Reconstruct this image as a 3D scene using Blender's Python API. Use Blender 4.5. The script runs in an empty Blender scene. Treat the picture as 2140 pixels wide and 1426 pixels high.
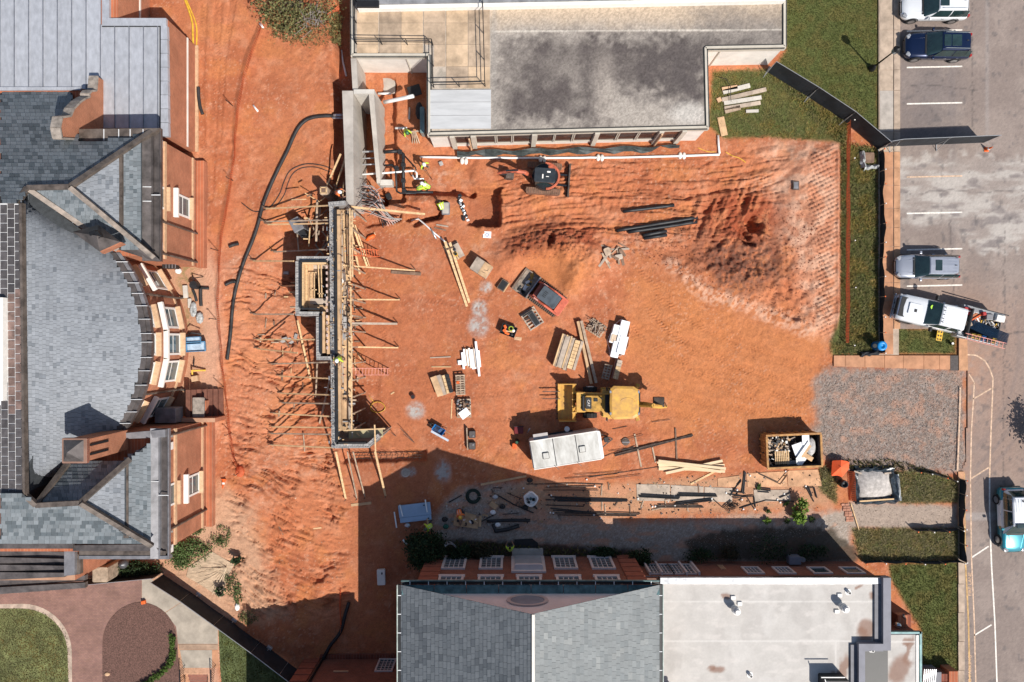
import bpy, math, random
import numpy as np
from mathutils import Vector, Matrix
R=math.radians
random.seed(7)
SC=bpy.context.scene
COL=SC.collection
# ---------------------------------------------------------------- camera, light, exposure
HC=52.84          # camera height above the yard
S=27.0            # photograph pixels per metre on the ground (z=0)
cd=bpy.data.cameras.new('camera'); cam=bpy.data.objects.new('camera', cd); COL.objects.link(cam)
cam.location=(0,0, HC); cam.rotation_euler=(0,0,0)
cd.lens=24; cd.sensor_width=36; cd.clip_end=1000
SC.camera=cam
SX, SY=.58,.66   # shadow shift per metre of height (towards -x, +y)
SUN_EL=math.atan(1/math.hypot(SX, SY)); SUN_AZ=math.atan2(SX,-SY)   # azimuth clockwise from +y
W=bpy.data.worlds.new('World'); SC.world=W; W.use_nodes=True
nt=W.node_tree
sky=nt.nodes.new('ShaderNodeTexSky'); sky.sky_type='NISHITA'; sky.sun_disc=False
sky.sun_elevation=SUN_EL; sky.sun_rotation=SUN_AZ
bg=nt.nodes['Background']; bg.inputs[1].default_value=.086
nt.links.new(sky.outputs[0], bg.inputs[0])
sl=bpy.data.lights.new('sun', 'SUN'); sl.energy=4.4; sl.angle=R(.5); sl.color=(1,.955,.89)
so=bpy.data.objects.new('sun', sl); COL.objects.link(so)
so.rotation_euler=Vector((-SX, SY,-1)).to_track_quat('-Z', 'Y').to_euler(); so.location=(20,-25,60)
SC.view_settings.view_transform='Standard'; SC.view_settings.look='None'
SC.view_settings.exposure=.34; SC.view_settings.gamma=1; SC.view_settings.use_curve_mapping=False
SC.render.engine='CYCLES'
try: SC.cycles.use_denoising=True
except Exception: pass
SC.cycles.max_bounces=6
# ---------------------------------------------------------------- helpers
def P(px, py, z=0.):
 k=(1 - z/HC)/S
 return Vector(((px-1070)*k,(713-py)*k, z))
def U(x, y, z=0.):
 k=S/(1-z/HC); return 1070+x*k,713-y*k
def nm(o, name): o.name=name
def tag(o, label=None, cat=None, group=None, kind=None):
 if label: o['label']=label
 if cat: o['category']=cat
 if group: o['group']=group
 if kind: o['kind']=kind
 return o
def thing(name, loc, label, cat, group=None, rz=0.):
 o=bpy.data.objects.new(name, None); COL.objects.link(o)
 o.location=loc; o.rotation_euler=(0,0, rz); o.empty_display_size=.2
 return tag(o, label, cat, group)
def link(name, me, parent=None, loc=None, rot=None, scale=None):
 o=bpy.data.objects.new(name, me); COL.objects.link(o)
 if parent is not None: o.parent=parent
 if loc is not None: o.location=loc
 if rot is not None: o.rotation_euler=rot
 if scale is not None: o.scale=scale
 return o
def copy_tree(o, parent=None):
 c=o.copy(); COL.objects.link(c); c.parent=parent
 for ch in list(o.children): copy_tree(ch, c)
 return c
class MB:
 """collects geometry for ONE mesh object"""
 def __init__(s): s.v=[]; s.f=[]; s.m=[]; s.c=[]; s.cur=0; s.col=None
 def add(s, vs, fs):
  b=len(s.v); s.v += [tuple(v) for v in vs]
  for f in fs:
   s.f.append(tuple(i+b for i in f)); s.m.append(s.cur); s.c.append(s.col)
  return s
 def box(s, c, d, rz=0., M=None):
  x, y, z=(q/2 for q in d)
  vs=[(-x,-y,-z),(x,-y,-z),(x,y,-z),(-x,y,-z),(-x,-y,z),(x,-y,z),(x,y,z),(-x,y,z)]
  M_=(M if M is not None else Matrix.Rotation(rz,3, 'Z')); c=Vector(c)
  return s.add([M_ @ Vector(v) + c for v in vs],[(0,3,2,1),(4,5,6,7),(0,1,5,4),(1,2,6,5),(2,3,7,6),(3,0,4,7)])
 def bar(s, a, b, w, h=None, up=(0,0,1)):
  a, b=Vector(a), Vector(b); h=h or w; d=b-a; L=d.length
  if L < 1e-6: return s
  d.normalize(); u=Vector(up)
  if abs(d.dot(u)) > .98: u=Vector((1,0,0))
  n=d.cross(u).normalized(); t=n.cross(d)
  return s.box((a+b)/2,(L, w, h), M=Matrix((d, n, t)).transposed())
 def prism(s, pts, z0, z1):
  n=len(pts); ar=sum(pts[i][0]*pts[(i+1)%n][1]-pts[(i+1)%n][0]*pts[i][1] for i in range(n))
  if ar < 0: pts=pts[::-1]
  vs=[(p[0],p[1],z0) for p in pts]+[(p[0],p[1],z1) for p in pts]
  return s.add(vs,[tuple(range(n))[::-1], tuple(range(n,2*n))]+[(i,(i+1)%n,n+(i+1)%n,n+i) for i in range(n)])
 def loft(s, rings, closed=True, caps=True):
  n=len(rings[0]); vs=[p for r in rings for p in r]; fs=[]
  for k in range(len(rings)-1):
   for i in range(n if closed else n-1):
    j=(i+1) % n; fs.append((k*n+i, k*n+j,(k+1)*n+j,(k+1)*n+i))
  if caps: fs += [tuple(range(n))[::-1], tuple(range((len(rings)-1)*n, len(rings)*n))]
  return s.add(vs, fs)
 def tube(s, pts, r, n=6, caps=True):
  pts=[Vector(p) for p in pts]; rings=[]
  for i, p in enumerate(pts):
   d=(pts[min(i+1, len(pts)-1)]-pts[max(i-1,0)]).normalized()
   u=Vector((0,0,1)) if abs(d.z) < .95 else Vector((1,0,0))
   a=d.cross(u).normalized(); b=a.cross(d)
   rr=r[i] if isinstance(r,(list, tuple)) else r
   rings.append([p + a*math.cos(2*math.pi*k/n)*rr + b*math.sin(2*math.pi*k/n)*rr for k in range(n)])
  return s.loft([q[::-1] for q in rings], True, caps)
 def cyl(s, c, r, h, n=14, r2=None, axis='Z'):
  c=Vector(c); r2=r if r2 is None else r2; rr=[]
  for q, z in ((r,0),(r2, h)):
   ring=[]
   for k in range(n):
    a=2*math.pi*k/n; v=Vector((q*math.cos(a), q*math.sin(a), z))
    if axis == 'Y': v=Vector((v.x, v.z-h/2, v.y))
    if axis == 'X': v=Vector((v.z-h/2, v.x, v.y))
    ring.append(c+v)
   rr.append(ring)
  if axis == 'Y': rr=[q[::-1] for q in rr]
  return s.loft(rr)
 def lathe(s, c, prof, n=16):
  c=Vector(c); return s.loft([[c+Vector((r*math.cos(2*math.pi*k/n), r*math.sin(2*math.pi*k/n), z)) for k in range(n)] for r, z in prof])
 def rbox(s, c, d, r=.05, rz=0., top=.03, M=None, seg=3):
  """box with rounded vertical edges and a chamfered top and bottom"""
  c=Vector(c); hx, hy, hz=d[0]/2, d[1]/2, d[2]/2; r=min(r, hx*.98, hy*.98); top=min(top, hz*.9, r*.98)
  M_=M if M is not None else Matrix.Rotation(rz,3, 'Z'); rings=[]
  for z, ins in ((-hz, top*.6),(-hz+top*.6,0),(hz-top,0),(hz-top*.3, top*.3),(hz, top)):
   ring=[]
   for cx, cy, a0 in ((1,1,0),(-1,1,90),(-1,-1,180),(1,-1,270)):
    for k in range(seg+1):
     a=R(a0+90*k/seg); q=max(r-ins,.002)
     ring.append(c + M_ @ Vector((cx*(hx-r)+q*math.cos(a), cy*(hy-r)+q*math.sin(a), z)))
   rings.append(ring)
  return s.loft(rings)
 def quad(s, a, b, c, d): return s.add([a,b,c,d],[(0,1,2,3)])
 def poly(s, pts): return s.add(pts,[tuple(range(len(pts)))])
 def slab(s, pts, t):
  """closed sheet of thickness t under a polygon of 3D points"""
  n=len(pts); lo=[(p[0],p[1],p[2]-t) for p in pts]
  return s.add(list(pts)+lo,[tuple(range(n)), tuple(range(n,2*n))[::-1]]+[(i, n+i, n+(i+1)%n,(i+1)%n) for i in range(n)])
 def ball(s, c, r, nu=8, nv=5):
  c=Vector(c); r=r if isinstance(r,(tuple, list)) else (r,r,r); rings=[]
  for j in range(1, nv):
   t=math.pi*j/nv
   rings.append([c+Vector((r[0]*math.sin(t)*math.cos(2*math.pi*k/nu), r[1]*math.sin(t)*math.sin(2*math.pi*k/nu),-r[2]*math.cos(t))) for k in range(nu)])
  return s.loft(rings)
 def mesh(s, name, mats, smooth=False, shift=None):
  me=bpy.data.meshes.new(name)
  v=s.v if shift is None else [(a-shift[0], b-shift[1], c-shift[2]) for a,b,c in s.v]
  me.from_pydata(v,[], s.f)
  for m in (mats if isinstance(mats,(list, tuple)) else [mats]): me.materials.append(m)
  if s.m: me.polygons.foreach_set('material_index', s.m)
  if smooth: me.polygons.foreach_set('use_smooth',[True]*len(s.f))
  if any(c is not None for c in s.c):
   at=me.color_attributes.new('Col', 'FLOAT_COLOR', 'CORNER'); buf=[]
   for f, c in zip(s.f, s.c):
    c=c or (1,1,1); buf += [c[0],c[1],c[2],1.]*len(f)
   at.data.foreach_set('color', buf)
  me.validate(); me.update(); return me
 def build(s, name, mats, parent=None, local=False, smooth=False, label=None, cat=None, group=None, kind=None):
  if parent is not None:
   o=link(name, s.mesh(name, mats, smooth, None if local else parent.location), parent)
  else:
   a=np.array(s.v); lo, hi=a.min(0), a.max(0); org=((lo[0]+hi[0])/2,(lo[1]+hi[1])/2, lo[2])
   o=link(name, s.mesh(name, mats, smooth, org), None, org)
  return tag(o, label, cat, group, kind)
# ---------------------------------------------------------------- materials
MATS = {}
def _new(name):
 m=bpy.data.materials.new(name); m.use_nodes=True; MATS[name]=m
 return m, m.node_tree, m.node_tree.nodes['Principled BSDF']
def N(t, typ, **kw):
 n=t.nodes.new(typ)
 for k, v in kw.items():
  if k.startswith('i_'): n.inputs[int(k[2:])].default_value=v
  else: setattr(n, k, v)
 return n
def mat(name, c, rough=.7, var=.12, scale=3., bump=.0, bscale=40., metal=0., coat=0., c2=None, spec=.4, stretch=None, attr=False, objcol=False, rnd=0., emit=None):
 m, t, b=_new(name); L=t.links.new
 tc=N(t, 'ShaderNodeTexCoord'); vec=tc.outputs['Object']
 if stretch:
  mp=N(t, 'ShaderNodeMapping'); mp.inputs['Scale'].default_value=stretch; L(vec, mp.inputs[0]); vec=mp.outputs[0]
 b.inputs['Roughness'].default_value=rough; b.inputs['Metallic'].default_value=metal
 b.inputs['Specular IOR Level'].default_value=spec
 if coat: b.inputs['Coat Weight'].default_value=coat; b.inputs['Coat Roughness'].default_value=.05
 nz=N(t, 'ShaderNodeTexNoise'); nz.inputs['Scale'].default_value=scale; nz.inputs['Detail'].default_value=5; nz.inputs['Roughness'].default_value=.65
 L(vec, nz.inputs['Vector'])
 cr=N(t, 'ShaderNodeValToRGB')
 d=tuple(q*(1-var*1.6) for q in c) if c2 is None else c2; u=tuple(min(1, q*(1+var)) for q in c)
 cr.color_ramp.elements[0].position=.3; cr.color_ramp.elements[0].color=(*d,1)
 cr.color_ramp.elements[1].position=.68; cr.color_ramp.elements[1].color=(*u,1)
 L(nz.outputs['Fac'], cr.inputs[0]); out=cr.outputs[0]
 if attr or objcol:
  mx=N(t, 'ShaderNodeMixRGB', blend_type='MULTIPLY'); mx.inputs[0].default_value=1
  src=N(t, 'ShaderNodeVertexColor', layer_name='Col') if attr else N(t, 'ShaderNodeObjectInfo')
  L(out, mx.inputs[1]); L(src.outputs['Color'], mx.inputs[2]); out=mx.outputs[0]
 if rnd:
  oi=N(t, 'ShaderNodeObjectInfo'); mr=N(t, 'ShaderNodeMapRange'); mr.inputs[3].default_value=1-rnd; mr.inputs[4].default_value=1+rnd
  L(oi.outputs['Random'], mr.inputs[0]); hs=N(t, 'ShaderNodeHueSaturation'); L(mr.outputs[0], hs.inputs['Value']); L(out, hs.inputs['Color']); out=hs.outputs[0]
 L(out, b.inputs['Base Color'])
 if bump:
  n2=N(t, 'ShaderNodeTexNoise'); n2.inputs['Scale'].default_value=bscale; n2.inputs['Detail'].default_value=4; L(vec, n2.inputs['Vector'])
  bp=N(t, 'ShaderNodeBump'); bp.inputs['Strength'].default_value=bump; bp.inputs['Distance'].default_value=.03
  L(n2.outputs['Fac'], bp.inputs['Height']); L(bp.outputs[0], b.inputs['Normal'])
 if emit: b.inputs['Emission Color'].default_value=(*emit,1); b.inputs['Emission Strength'].default_value=1
 return m
def brick_mat(name, c1, c2, mortar, bw=.22, bh=.075, ground=False, rough=.85, msize=.012):
 m, t, b=_new(name); L=t.links.new
 g=N(t, 'ShaderNodeNewGeometry'); sp=N(t, 'ShaderNodeSeparateXYZ'); L(g.outputs['Position'], sp.inputs[0])
 cb=N(t, 'ShaderNodeCombineXYZ')
 if ground: L(sp.outputs[0], cb.inputs[0]); L(sp.outputs[1], cb.inputs[1])
 else:
  sn=N(t, 'ShaderNodeSeparateXYZ'); L(g.outputs['True Normal'], sn.inputs[0])
  ax=N(t, 'ShaderNodeMath', operation='ABSOLUTE'); L(sn.outputs[0], ax.inputs[0]); gt=N(t, 'ShaderNodeMath', operation='GREATER_THAN'); gt.inputs[1].default_value=.55; L(ax.outputs[0], gt.inputs[0])
  mx=N(t, 'ShaderNodeMix'); L(gt.outputs[0], mx.inputs[0]); L(sp.outputs[0], mx.inputs[2]); L(sp.outputs[1], mx.inputs[3])
  L(mx.outputs[0], cb.inputs[0]); L(sp.outputs[2], cb.inputs[1])
 br=N(t, 'ShaderNodeTexBrick'); br.inputs['Scale'].default_value=1; br.inputs['Brick Width'].default_value=bw; br.inputs['Row Height'].default_value=bh
 br.inputs['Mortar Size'].default_value=msize; br.inputs['Color1'].default_value=(*c1,1); br.inputs['Color2'].default_value=(*c2,1); br.inputs['Mortar'].default_value=(*mortar,1)
 L(cb.outputs[0], br.inputs['Vector'])
 nz=N(t, 'ShaderNodeTexNoise'); nz.inputs['Scale'].default_value=.9; nz.inputs['Detail'].default_value=6; nz.inputs['Roughness'].default_value=.7; L(g.outputs['Position'], nz.inputs['Vector'])
 mr=N(t, 'ShaderNodeMapRange'); mr.inputs[1].default_value=.3; mr.inputs[2].default_value=.7; mr.inputs[3].default_value=.74; mr.inputs[4].default_value=1.18; L(nz.outputs['Fac'], mr.inputs[0])
 hs=N(t, 'ShaderNodeHueSaturation'); L(br.outputs['Color'], hs.inputs['Color']); L(mr.outputs[0], hs.inputs['Value'])
 L(hs.outputs[0], b.inputs['Base Color']); b.inputs['Roughness'].default_value=rough; b.inputs['Specular IOR Level'].default_value=.25
 bp=N(t, 'ShaderNodeBump'); bp.inputs['Strength'].default_value=.5; bp.inputs['Distance'].default_value=.01; bp.invert=True
 L(br.outputs['Fac'], bp.inputs['Height']); L(bp.outputs[0], b.inputs['Normal'])
 return m
def ground_mat(name, rough=.95, grain=.5, gscale=9., bump=.35, bscale=14., fine=60., spec=.15):
 """colour comes from the vertices, grain and fine relief from noise"""
 m, t, b=_new(name); L=t.links.new
 g=N(t, 'ShaderNodeNewGeometry'); vc=N(t, 'ShaderNodeVertexColor', layer_name='Col')
 n1=N(t, 'ShaderNodeTexNoise'); n1.inputs['Scale'].default_value=gscale; n1.inputs['Detail'].default_value=6; n1.inputs['Roughness'].default_value=.75; L(g.outputs['Position'], n1.inputs['Vector'])
 mr=N(t, 'ShaderNodeMapRange'); mr.inputs[1].default_value=.3; mr.inputs[2].default_value=.7; mr.inputs[3].default_value=1-grain*.5; mr.inputs[4].default_value=1+grain*.5; L(n1.outputs['Fac'], mr.inputs[0])
 hs=N(t, 'ShaderNodeHueSaturation'); L(vc.outputs['Color'], hs.inputs['Color']); L(mr.outputs[0], hs.inputs['Value']); L(hs.outputs[0], b.inputs['Base Color'])
 n2=N(t, 'ShaderNodeTexNoise'); n2.inputs['Scale'].default_value=bscale; n2.inputs['Detail'].default_value=7; n2.inputs['Roughness'].default_value=.7; L(g.outputs['Position'], n2.inputs['Vector'])
 bp=N(t, 'ShaderNodeBump'); bp.inputs['Strength'].default_value=bump; bp.inputs['Distance'].default_value=.12; L(n2.outputs['Fac'], bp.inputs['Height']); L(bp.outputs[0], b.inputs['Normal'])
 b.inputs['Roughness'].default_value=rough; b.inputs['Specular IOR Level'].default_value=spec
 return m
# ---------------------------------------------------------------- noise and masks on arrays
def vnoise(x, y, seed=0):
 xi=np.floor(x).astype(np.int64); yi=np.floor(y).astype(np.int64); fx=x-xi; fy=y-yi
 fx=fx*fx*(3-2*fx); fy=fy*fy*(3-2*fy)
 def h(a, b):
  n=(a*374761393 + b*668265263 + seed*974634777) & 0xffffffff
  n=((n ^ (n >> 13))*1274126177) & 0xffffffff
  return ((n ^ (n >> 16)) & 0xffff)/65535.
 return (h(xi,yi)*(1-fx)+h(xi+1,yi)*fx)*(1-fy)+(h(xi,yi+1)*(1-fx)+h(xi+1,yi+1)*fx)*fy
def fbm(x, y, o=4, seed=0, g=.5):
 a, s, t=1.,0.,0.
 for i in range(o):
  s=s + a*vnoise(x*2**i+i*17.3, y*2**i-i*9.1, seed+i); t += a; a *= g
 return s/t
def ss(a, b, x): t=np.clip((x-a)/(b-a),0,1); return t*t*(3-2*t)
def segd(X, Y, pts):
 d=np.full(X.shape,1e9)
 for (ax, ay),(bx, by) in zip(pts[:-1], pts[1:]):
  vx, vy=bx-ax, by-ay; t=np.clip(((X-ax)*vx+(Y-ay)*vy)/max(vx*vx+vy*vy,1e-9),0,1)
  d=np.minimum(d, np.hypot(X-ax-t*vx, Y-ay-t*vy))
 return d
def inpoly(X, Y, pts):
 r=np.zeros(X.shape, bool); n=len(pts)
 for i in range(n):
  (ax, ay),(bx, by)=pts[i], pts[(i+1) % n]
  if ay == by: continue
  c=((ay > Y) != (by > Y)) & (X < (bx-ax)*(Y-ay)/(by-ay)+ax); r ^= c
 return r
def pm(X, Y, pts, soft=8., wob=0., seed=3):
 """soft polygon mask, edge wandering by wob pixels"""
 d=segd(X, Y, list(pts)+[pts[0]]); d=np.where(inpoly(X, Y, pts), d,-d)
 if wob: d=d + wob*2*(fbm(X/14., Y/14.,4, seed)-.5)
 return ss(-soft, soft, d)
def ell(X, Y, cx, cy, rx, ry, rot=0., soft=.4):
 c, s=math.cos(R(rot)), math.sin(R(rot)); dx, dy=X-cx, Y-cy
 q=np.hypot((dx*c+dy*s)/rx,(-dx*s+dy*c)/ry); return 1-ss(1-soft,1+soft, q)
def mixc(C, col, m): return C*(1-m[..., None])+np.array(col)*m[..., None]
# ---------------------------------------------------------------- the ground: one height field, about 0.1 m cells
GX0, GX1, GY0, GY1, GD=-44.,44.,-31.5,31.,.085
gx=np.arange(GX0, GX1+.01, GD); gy=np.arange(GY0, GY1+.01, GD)
XX, YY=np.meshgrid(gx, gy); QX, QY=1070+XX*S,713-YY*S
UINT=[(742,205),(775,205),(800,395),(812,432),(752,432)]
PIT=[(980,396),(1046,392),(1044,474),(976,470)]
def heights():
 X, Y=QX, QY
 w=14*(fbm(X/40, Y/40,3,5)-.5)
 toe=np.interp(Y,[0,180,420,470,540,640,760,950,1010,1080,1250,1426],[716,716,716,665,640,650,672,690,735,752,752,700])
 top=np.interp(Y,[0,180,420,470,640,900,1080,1250,1426],[700,700,690,560,480,470,520,545,520])
 bank=1-ss(0,1,(X+w*2-top)/(toe-top)); h=1.25*bank
 # rills cut by rain into the bank
 m=ss(465,520, X)*(1-ss(690,745, X))*ss(520,600, Y)*(1-ss(1255,1300, Y))
 cv=Y+18*np.sin(X/60.)+26*(fbm(X/55, Y/55,4,11)-.5)+np.where(Y > 960,-.35*(X-600),0)
 r1=1-np.abs(2*fbm(X/90, cv/13,3,21,.55)-1); r2=1-np.abs(2*fbm(X/42, cv/7.5,2,31)-1)
 r3=1-np.abs(2*fbm(X/60+.4*cv/20, cv/10,3,36,.6)-1); lo=.35+1.3*ss(.35,.65,fbm(X/50,Y/40,3,37)); h -= m*lo*(.20*ss(.84,.98,r1)+.085*ss(.80,.98,r2)+.13*ss(.86,.985,r3)*ss(600,680,X+.2*(Y-540)))
 h += m*.10*(fbm(X/30, cv/9,3,41)-.5)
 # yard surface
 site=pm(X, Y,[(450,0),(740,0),(900,300),(1740,295),(1760,700),(1700,900),(1560,1060),(760,1000),(720,1250),(460,1250)],20)
 h += site*(.22*(fbm(X/95, Y/95,3,2)-.5)+.08*(fbm(X/16, Y/16,4,3)-.5)+.045*(fbm(X/5, Y/5,2,4)-.5)*(.3+1.4*ss(.4,.65,fbm(X/60,Y/60,3,14)))+.02*np.clip(fbm(X/3.,Y/3.,2,15)-.6,0,1)*4)
 # concrete pit and the low ground beside it
 h=np.where(inpoly(X, Y, UINT),-1.2, h)
 h -= .75*pm(X, Y,[(800,160),(826,165),(826,330),(845,420),(800,428)],3,4)
 h -= .35*pm(X, Y,[(826,290),(985,330),(985,400),(840,420)],18,10)
 pt=pm(X, Y, PIT,3,5); h -= pt*(1.3*ss(950,1012, X)-.05*np.sin((Y+.5*X)*1.1)*(1-ss(1015,1030,X))); h += .22*(1-ss(4,16,segd(X, Y,[(1052,392),(1054,476),(1010,482)])))*fbm(X/8,Y/8,2,16)
 h -= .75*(1-ss(5,9, segd(X, Y,[(845,397),(986,401)])+3*(fbm(X/8,Y/8,2,7)-.5)))
 h -= .55*pm(X, Y,[(846,426),(918,424),(914,452),(880,462),(848,460)],3,4)
 h -= .7*(1-ss(4,8, segd(X, Y,[(868,468),(890,458),(918,452),(926,424)])))
 h -= .35*pm(X, Y,[(735,438),(838,444),(838,462),(765,474)],4,4)
 # long dozer ridges north of the yard, drawn out left to right
 m=pm(X, Y,[(1050,335),(1470,330),(1640,300),(1640,430),(1480,520),(1300,520),(1060,500),(1030,420)],24)
 yy=Y+.07*(X-1060)+10*np.sin(X/85.)+12*(fbm(X/60,Y/60,3,8)-.5)
 h += m*(.42*(fbm(X/170, yy/15,3,51)-.5)+.30*(np.abs(2*fbm(X/120, yy/8,2,52)-1)-.4)*ss(.3,.6,fbm(X/80,Y/50,2,54))+.24*(fbm(X/7, Y/7,3,53)-.5)-.16*ss(.86,.97,1-np.abs(2*fbm(X/140,yy/11,2,55)-1)))
 # loose spoil heaps
 e=ell(X, Y,1165,545,105,62,-8,.55); h += e*(1.0+.6*(fbm(X/20,Y/20,4,61)-.5)+.22*(fbm(X/5,Y/5,3,60)-.5))
 n=ell(X, Y,1145,508,95,26,-6,.5); h += n*(.6*(fbm(X/7,Y/7,4,62,.65)-.4)+.4*np.clip(fbm(X/4.5,Y/4.5,2,63)-.55,0,1))
 m=ell(X, Y,1112,600,78,56,-33,.35); h=h*(1-m)+.03*m
 e=ell(X, Y,1545,535,95,62,10,.6); h += e*(.35+.75*(fbm(X/11,Y/11,4,64)-.5)+.5*np.clip(fbm(X/5,Y/5,2,65)-.55,0,1))
 e=ell(X, Y,1520,440,90,45,-20,.5); h += e*1.1*(fbm((X+.35*Y)/13, Y/70,3,66)-.4)+.1*e*(fbm(X/4,Y/4,2,58)-.5)
 wx, wy=14*(fbm(X/9,Y/9,3,57)-.5),14*(fbm(X/9,Y/9,3,56)-.5)
 h -= 1.3*ell(X+wx, Y+wy,1574,470,20,14,40,.4)+.8*ell(X+wx, Y+wy,1554,496,26,9,50,.4)+.8*ell(X+wx, Y+wy,1150,502,7,15,0,.4)
 d=segd(X, Y,[(1395,545),(1455,600),(1530,625),(1610,650),(1690,690)])+8*(fbm(X/22,Y/22,3,67)-.5)
 up=pm(X, Y,[(1395,545),(1455,600),(1530,625),(1610,650),(1690,690),(1755,660),(1750,300),(1660,320),(1620,560),(1500,560)],26,10)
 h += .35*up+.24*up*(fbm(X/10,Y/10,4,68)-.5)+.3*up*(fbm(X/34,Y/34,3,59)-.5)+.22*(1-ss(4,14,d))*fbm(X/8,Y/8,2,69)
 e=pm(X, Y,[(1565,590),(1690,560),(1700,690),(1590,660)],16,8); h += e*.5*(fbm((X-Y)/18,(X+Y)/18,4,70)-.5)
 # sheepsfoot roller pads along the east edge
 m=pm(X, Y,[(1690,325),(1742,305),(1748,400),(1742,700),(1705,700),(1700,480),(1680,420)],8,6)
 ux, uy=X+.35*Y, Y-.35*X; ph=np.sin(ux*2*math.pi/12.5)*np.sin(uy*2*math.pi/12.5)
 h += m*.16*np.clip(ph+.15*(fbm(X/6,Y/6,2,71)-.5),-.2,.75)
 h += .30*(1-ss(2,8,np.abs(X-1751-4*(fbm(X/9,Y/9,2,72)-.5))))*ss(300,330,Y)*(1-ss(690,720,Y))
 # herringbone tyre and track prints
 def track(pts, wd, amp, seed):
  d=segd(X, Y, pts); m=1-ss(wd*.55, wd*.8, d)
  a=math.atan2(pts[-1][1]-pts[0][1], pts[-1][0]-pts[0][0]); al=X*math.cos(a)+Y*math.sin(a)
  return m*amp*np.sin((al+.9*d)*2*math.pi/6.6)*ss(.30,.62,fbm(X/26,Y/26,2,seed))*1.6
 for pts, wd in (([(1340,560),(1420,650),(1560,735),(1740,780)],13),([(1310,590),(1400,690),(1560,770),(1740,830)],13),([(1330,700),(1450,760),(1700,850)],12),
     ([(1300,780),(1420,830),(1690,880)],12),([(1350,640),(1440,730),(1610,800),(1740,850)],11),([(1000,870),(1150,880),(1160,760)],9),
     ([(440,30),(432,200),(440,400),(445,470)],12),([(470,30),(462,200),(452,420)],12),([(500,20),(480,140),(470,300)],10),
     ([(1000,720),(1150,690),(1270,640)],10),([(1080,360),(1450,350),(1640,330)],8),([(1180,400),(1450,390),(1600,370)],8),([(1290,640),(1380,740),(1560,830),(1720,900)],12),([(1330,590),(1480,690),(1640,745)],12),([(1310,850),(1450,870),(1560,960)],12),([(1180,700),(1330,690),(1480,720)],11),([(860,620),(1000,640),(1060,560)],9),([(900,830),(1060,820),(1150,800)],10),([(760,560),(800,700),(780,860)],9),([(425,480),(430,560),(470,620)],11),([(1060,920),(1020,960),(960,930)],9),([(1450,430),(1600,330)],11),([(1500,470),(1700,310)],11),([(1640,560),(1690,420)],11)):
  h += track(pts, wd*1.25,.036 if pts[0][0] < 600 else .031, int(wd*7+pts[0][0]))
  h -= (.07 if pts[0][0] < 520 else .035)*(1-ss(wd*.5, wd*1.0, segd(X, Y, pts)))
 # footing trench at the south end of the masonry, puddled edges
 h -= .45*pm(X, Y,[(715,944),(890,940),(890,962),(720,966)],4,4)
 # everything paved, built or grassed is laid over a level sheet
 flat=[([(1640,-70),(2300,-70),(2300,1520),(1990,1520),(2000,990),(1704,990),(1704,770),(1752,742),(1752,300),(1600,140)],10),
   ([(735,1000),(1780,1000),(2010,960),(2010,1520),(835,1520),(838,1170),(780,1060)],30)]
 for p, s_ in flat:
  m=pm(X, Y, p, s_); h=h*(1-m)+m*(-.10 if s_ == 10 else .02*(fbm(X/8,Y/8,3,75)-.5)*2)
 m=pm(X, Y,[(1704,772),(2010,772),(2012,985),(1780,985),(1700,960)],12,8); h=h*(1-m)+m*(.02+.10*(fbm(X/30,Y/30,3,76)-.5)+.04*(fbm(X/3.2,Y/3.2,2,77)-.5))
 m=1-ss(392,424, X+6*(fbm(X/20,Y/20,2,78)-.5)); h=np.where(Y < 1190, h*(1-m)+1.2*m, h)
 m=pm(X, Y,[(-200,1195),(330,1195),(640,1400),(640,1600),(-200,1600)],6); h=h*(1-m)+m*1.05
 h=np.where(inpoly(X, Y,[(380,1396),(446,1396),(446,1520),(376,1520)]),-.4, h)
 return h
HH=heights()
def gz(x, y):
 fx=min(max((x-GX0)/GD,0), len(gx)-1.001); fy=min(max((y-GY0)/GD,0), len(gy)-1.001); i, j=int(fx), int(fy); fx -= i; fy -= j
 return float((HH[j,i]*(1-fx)+HH[j,i+1]*fx)*(1-fy)+(HH[j+1,i]*(1-fx)+HH[j+1,i+1]*fx)*fy)
def G(px, py, dz=0.):
 z=0.
 for _ in range(3): p=P(px, py, z); z=gz(p.x, p.y)
 p=P(px, py, z); return Vector((p.x, p.y, z+dz))
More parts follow.
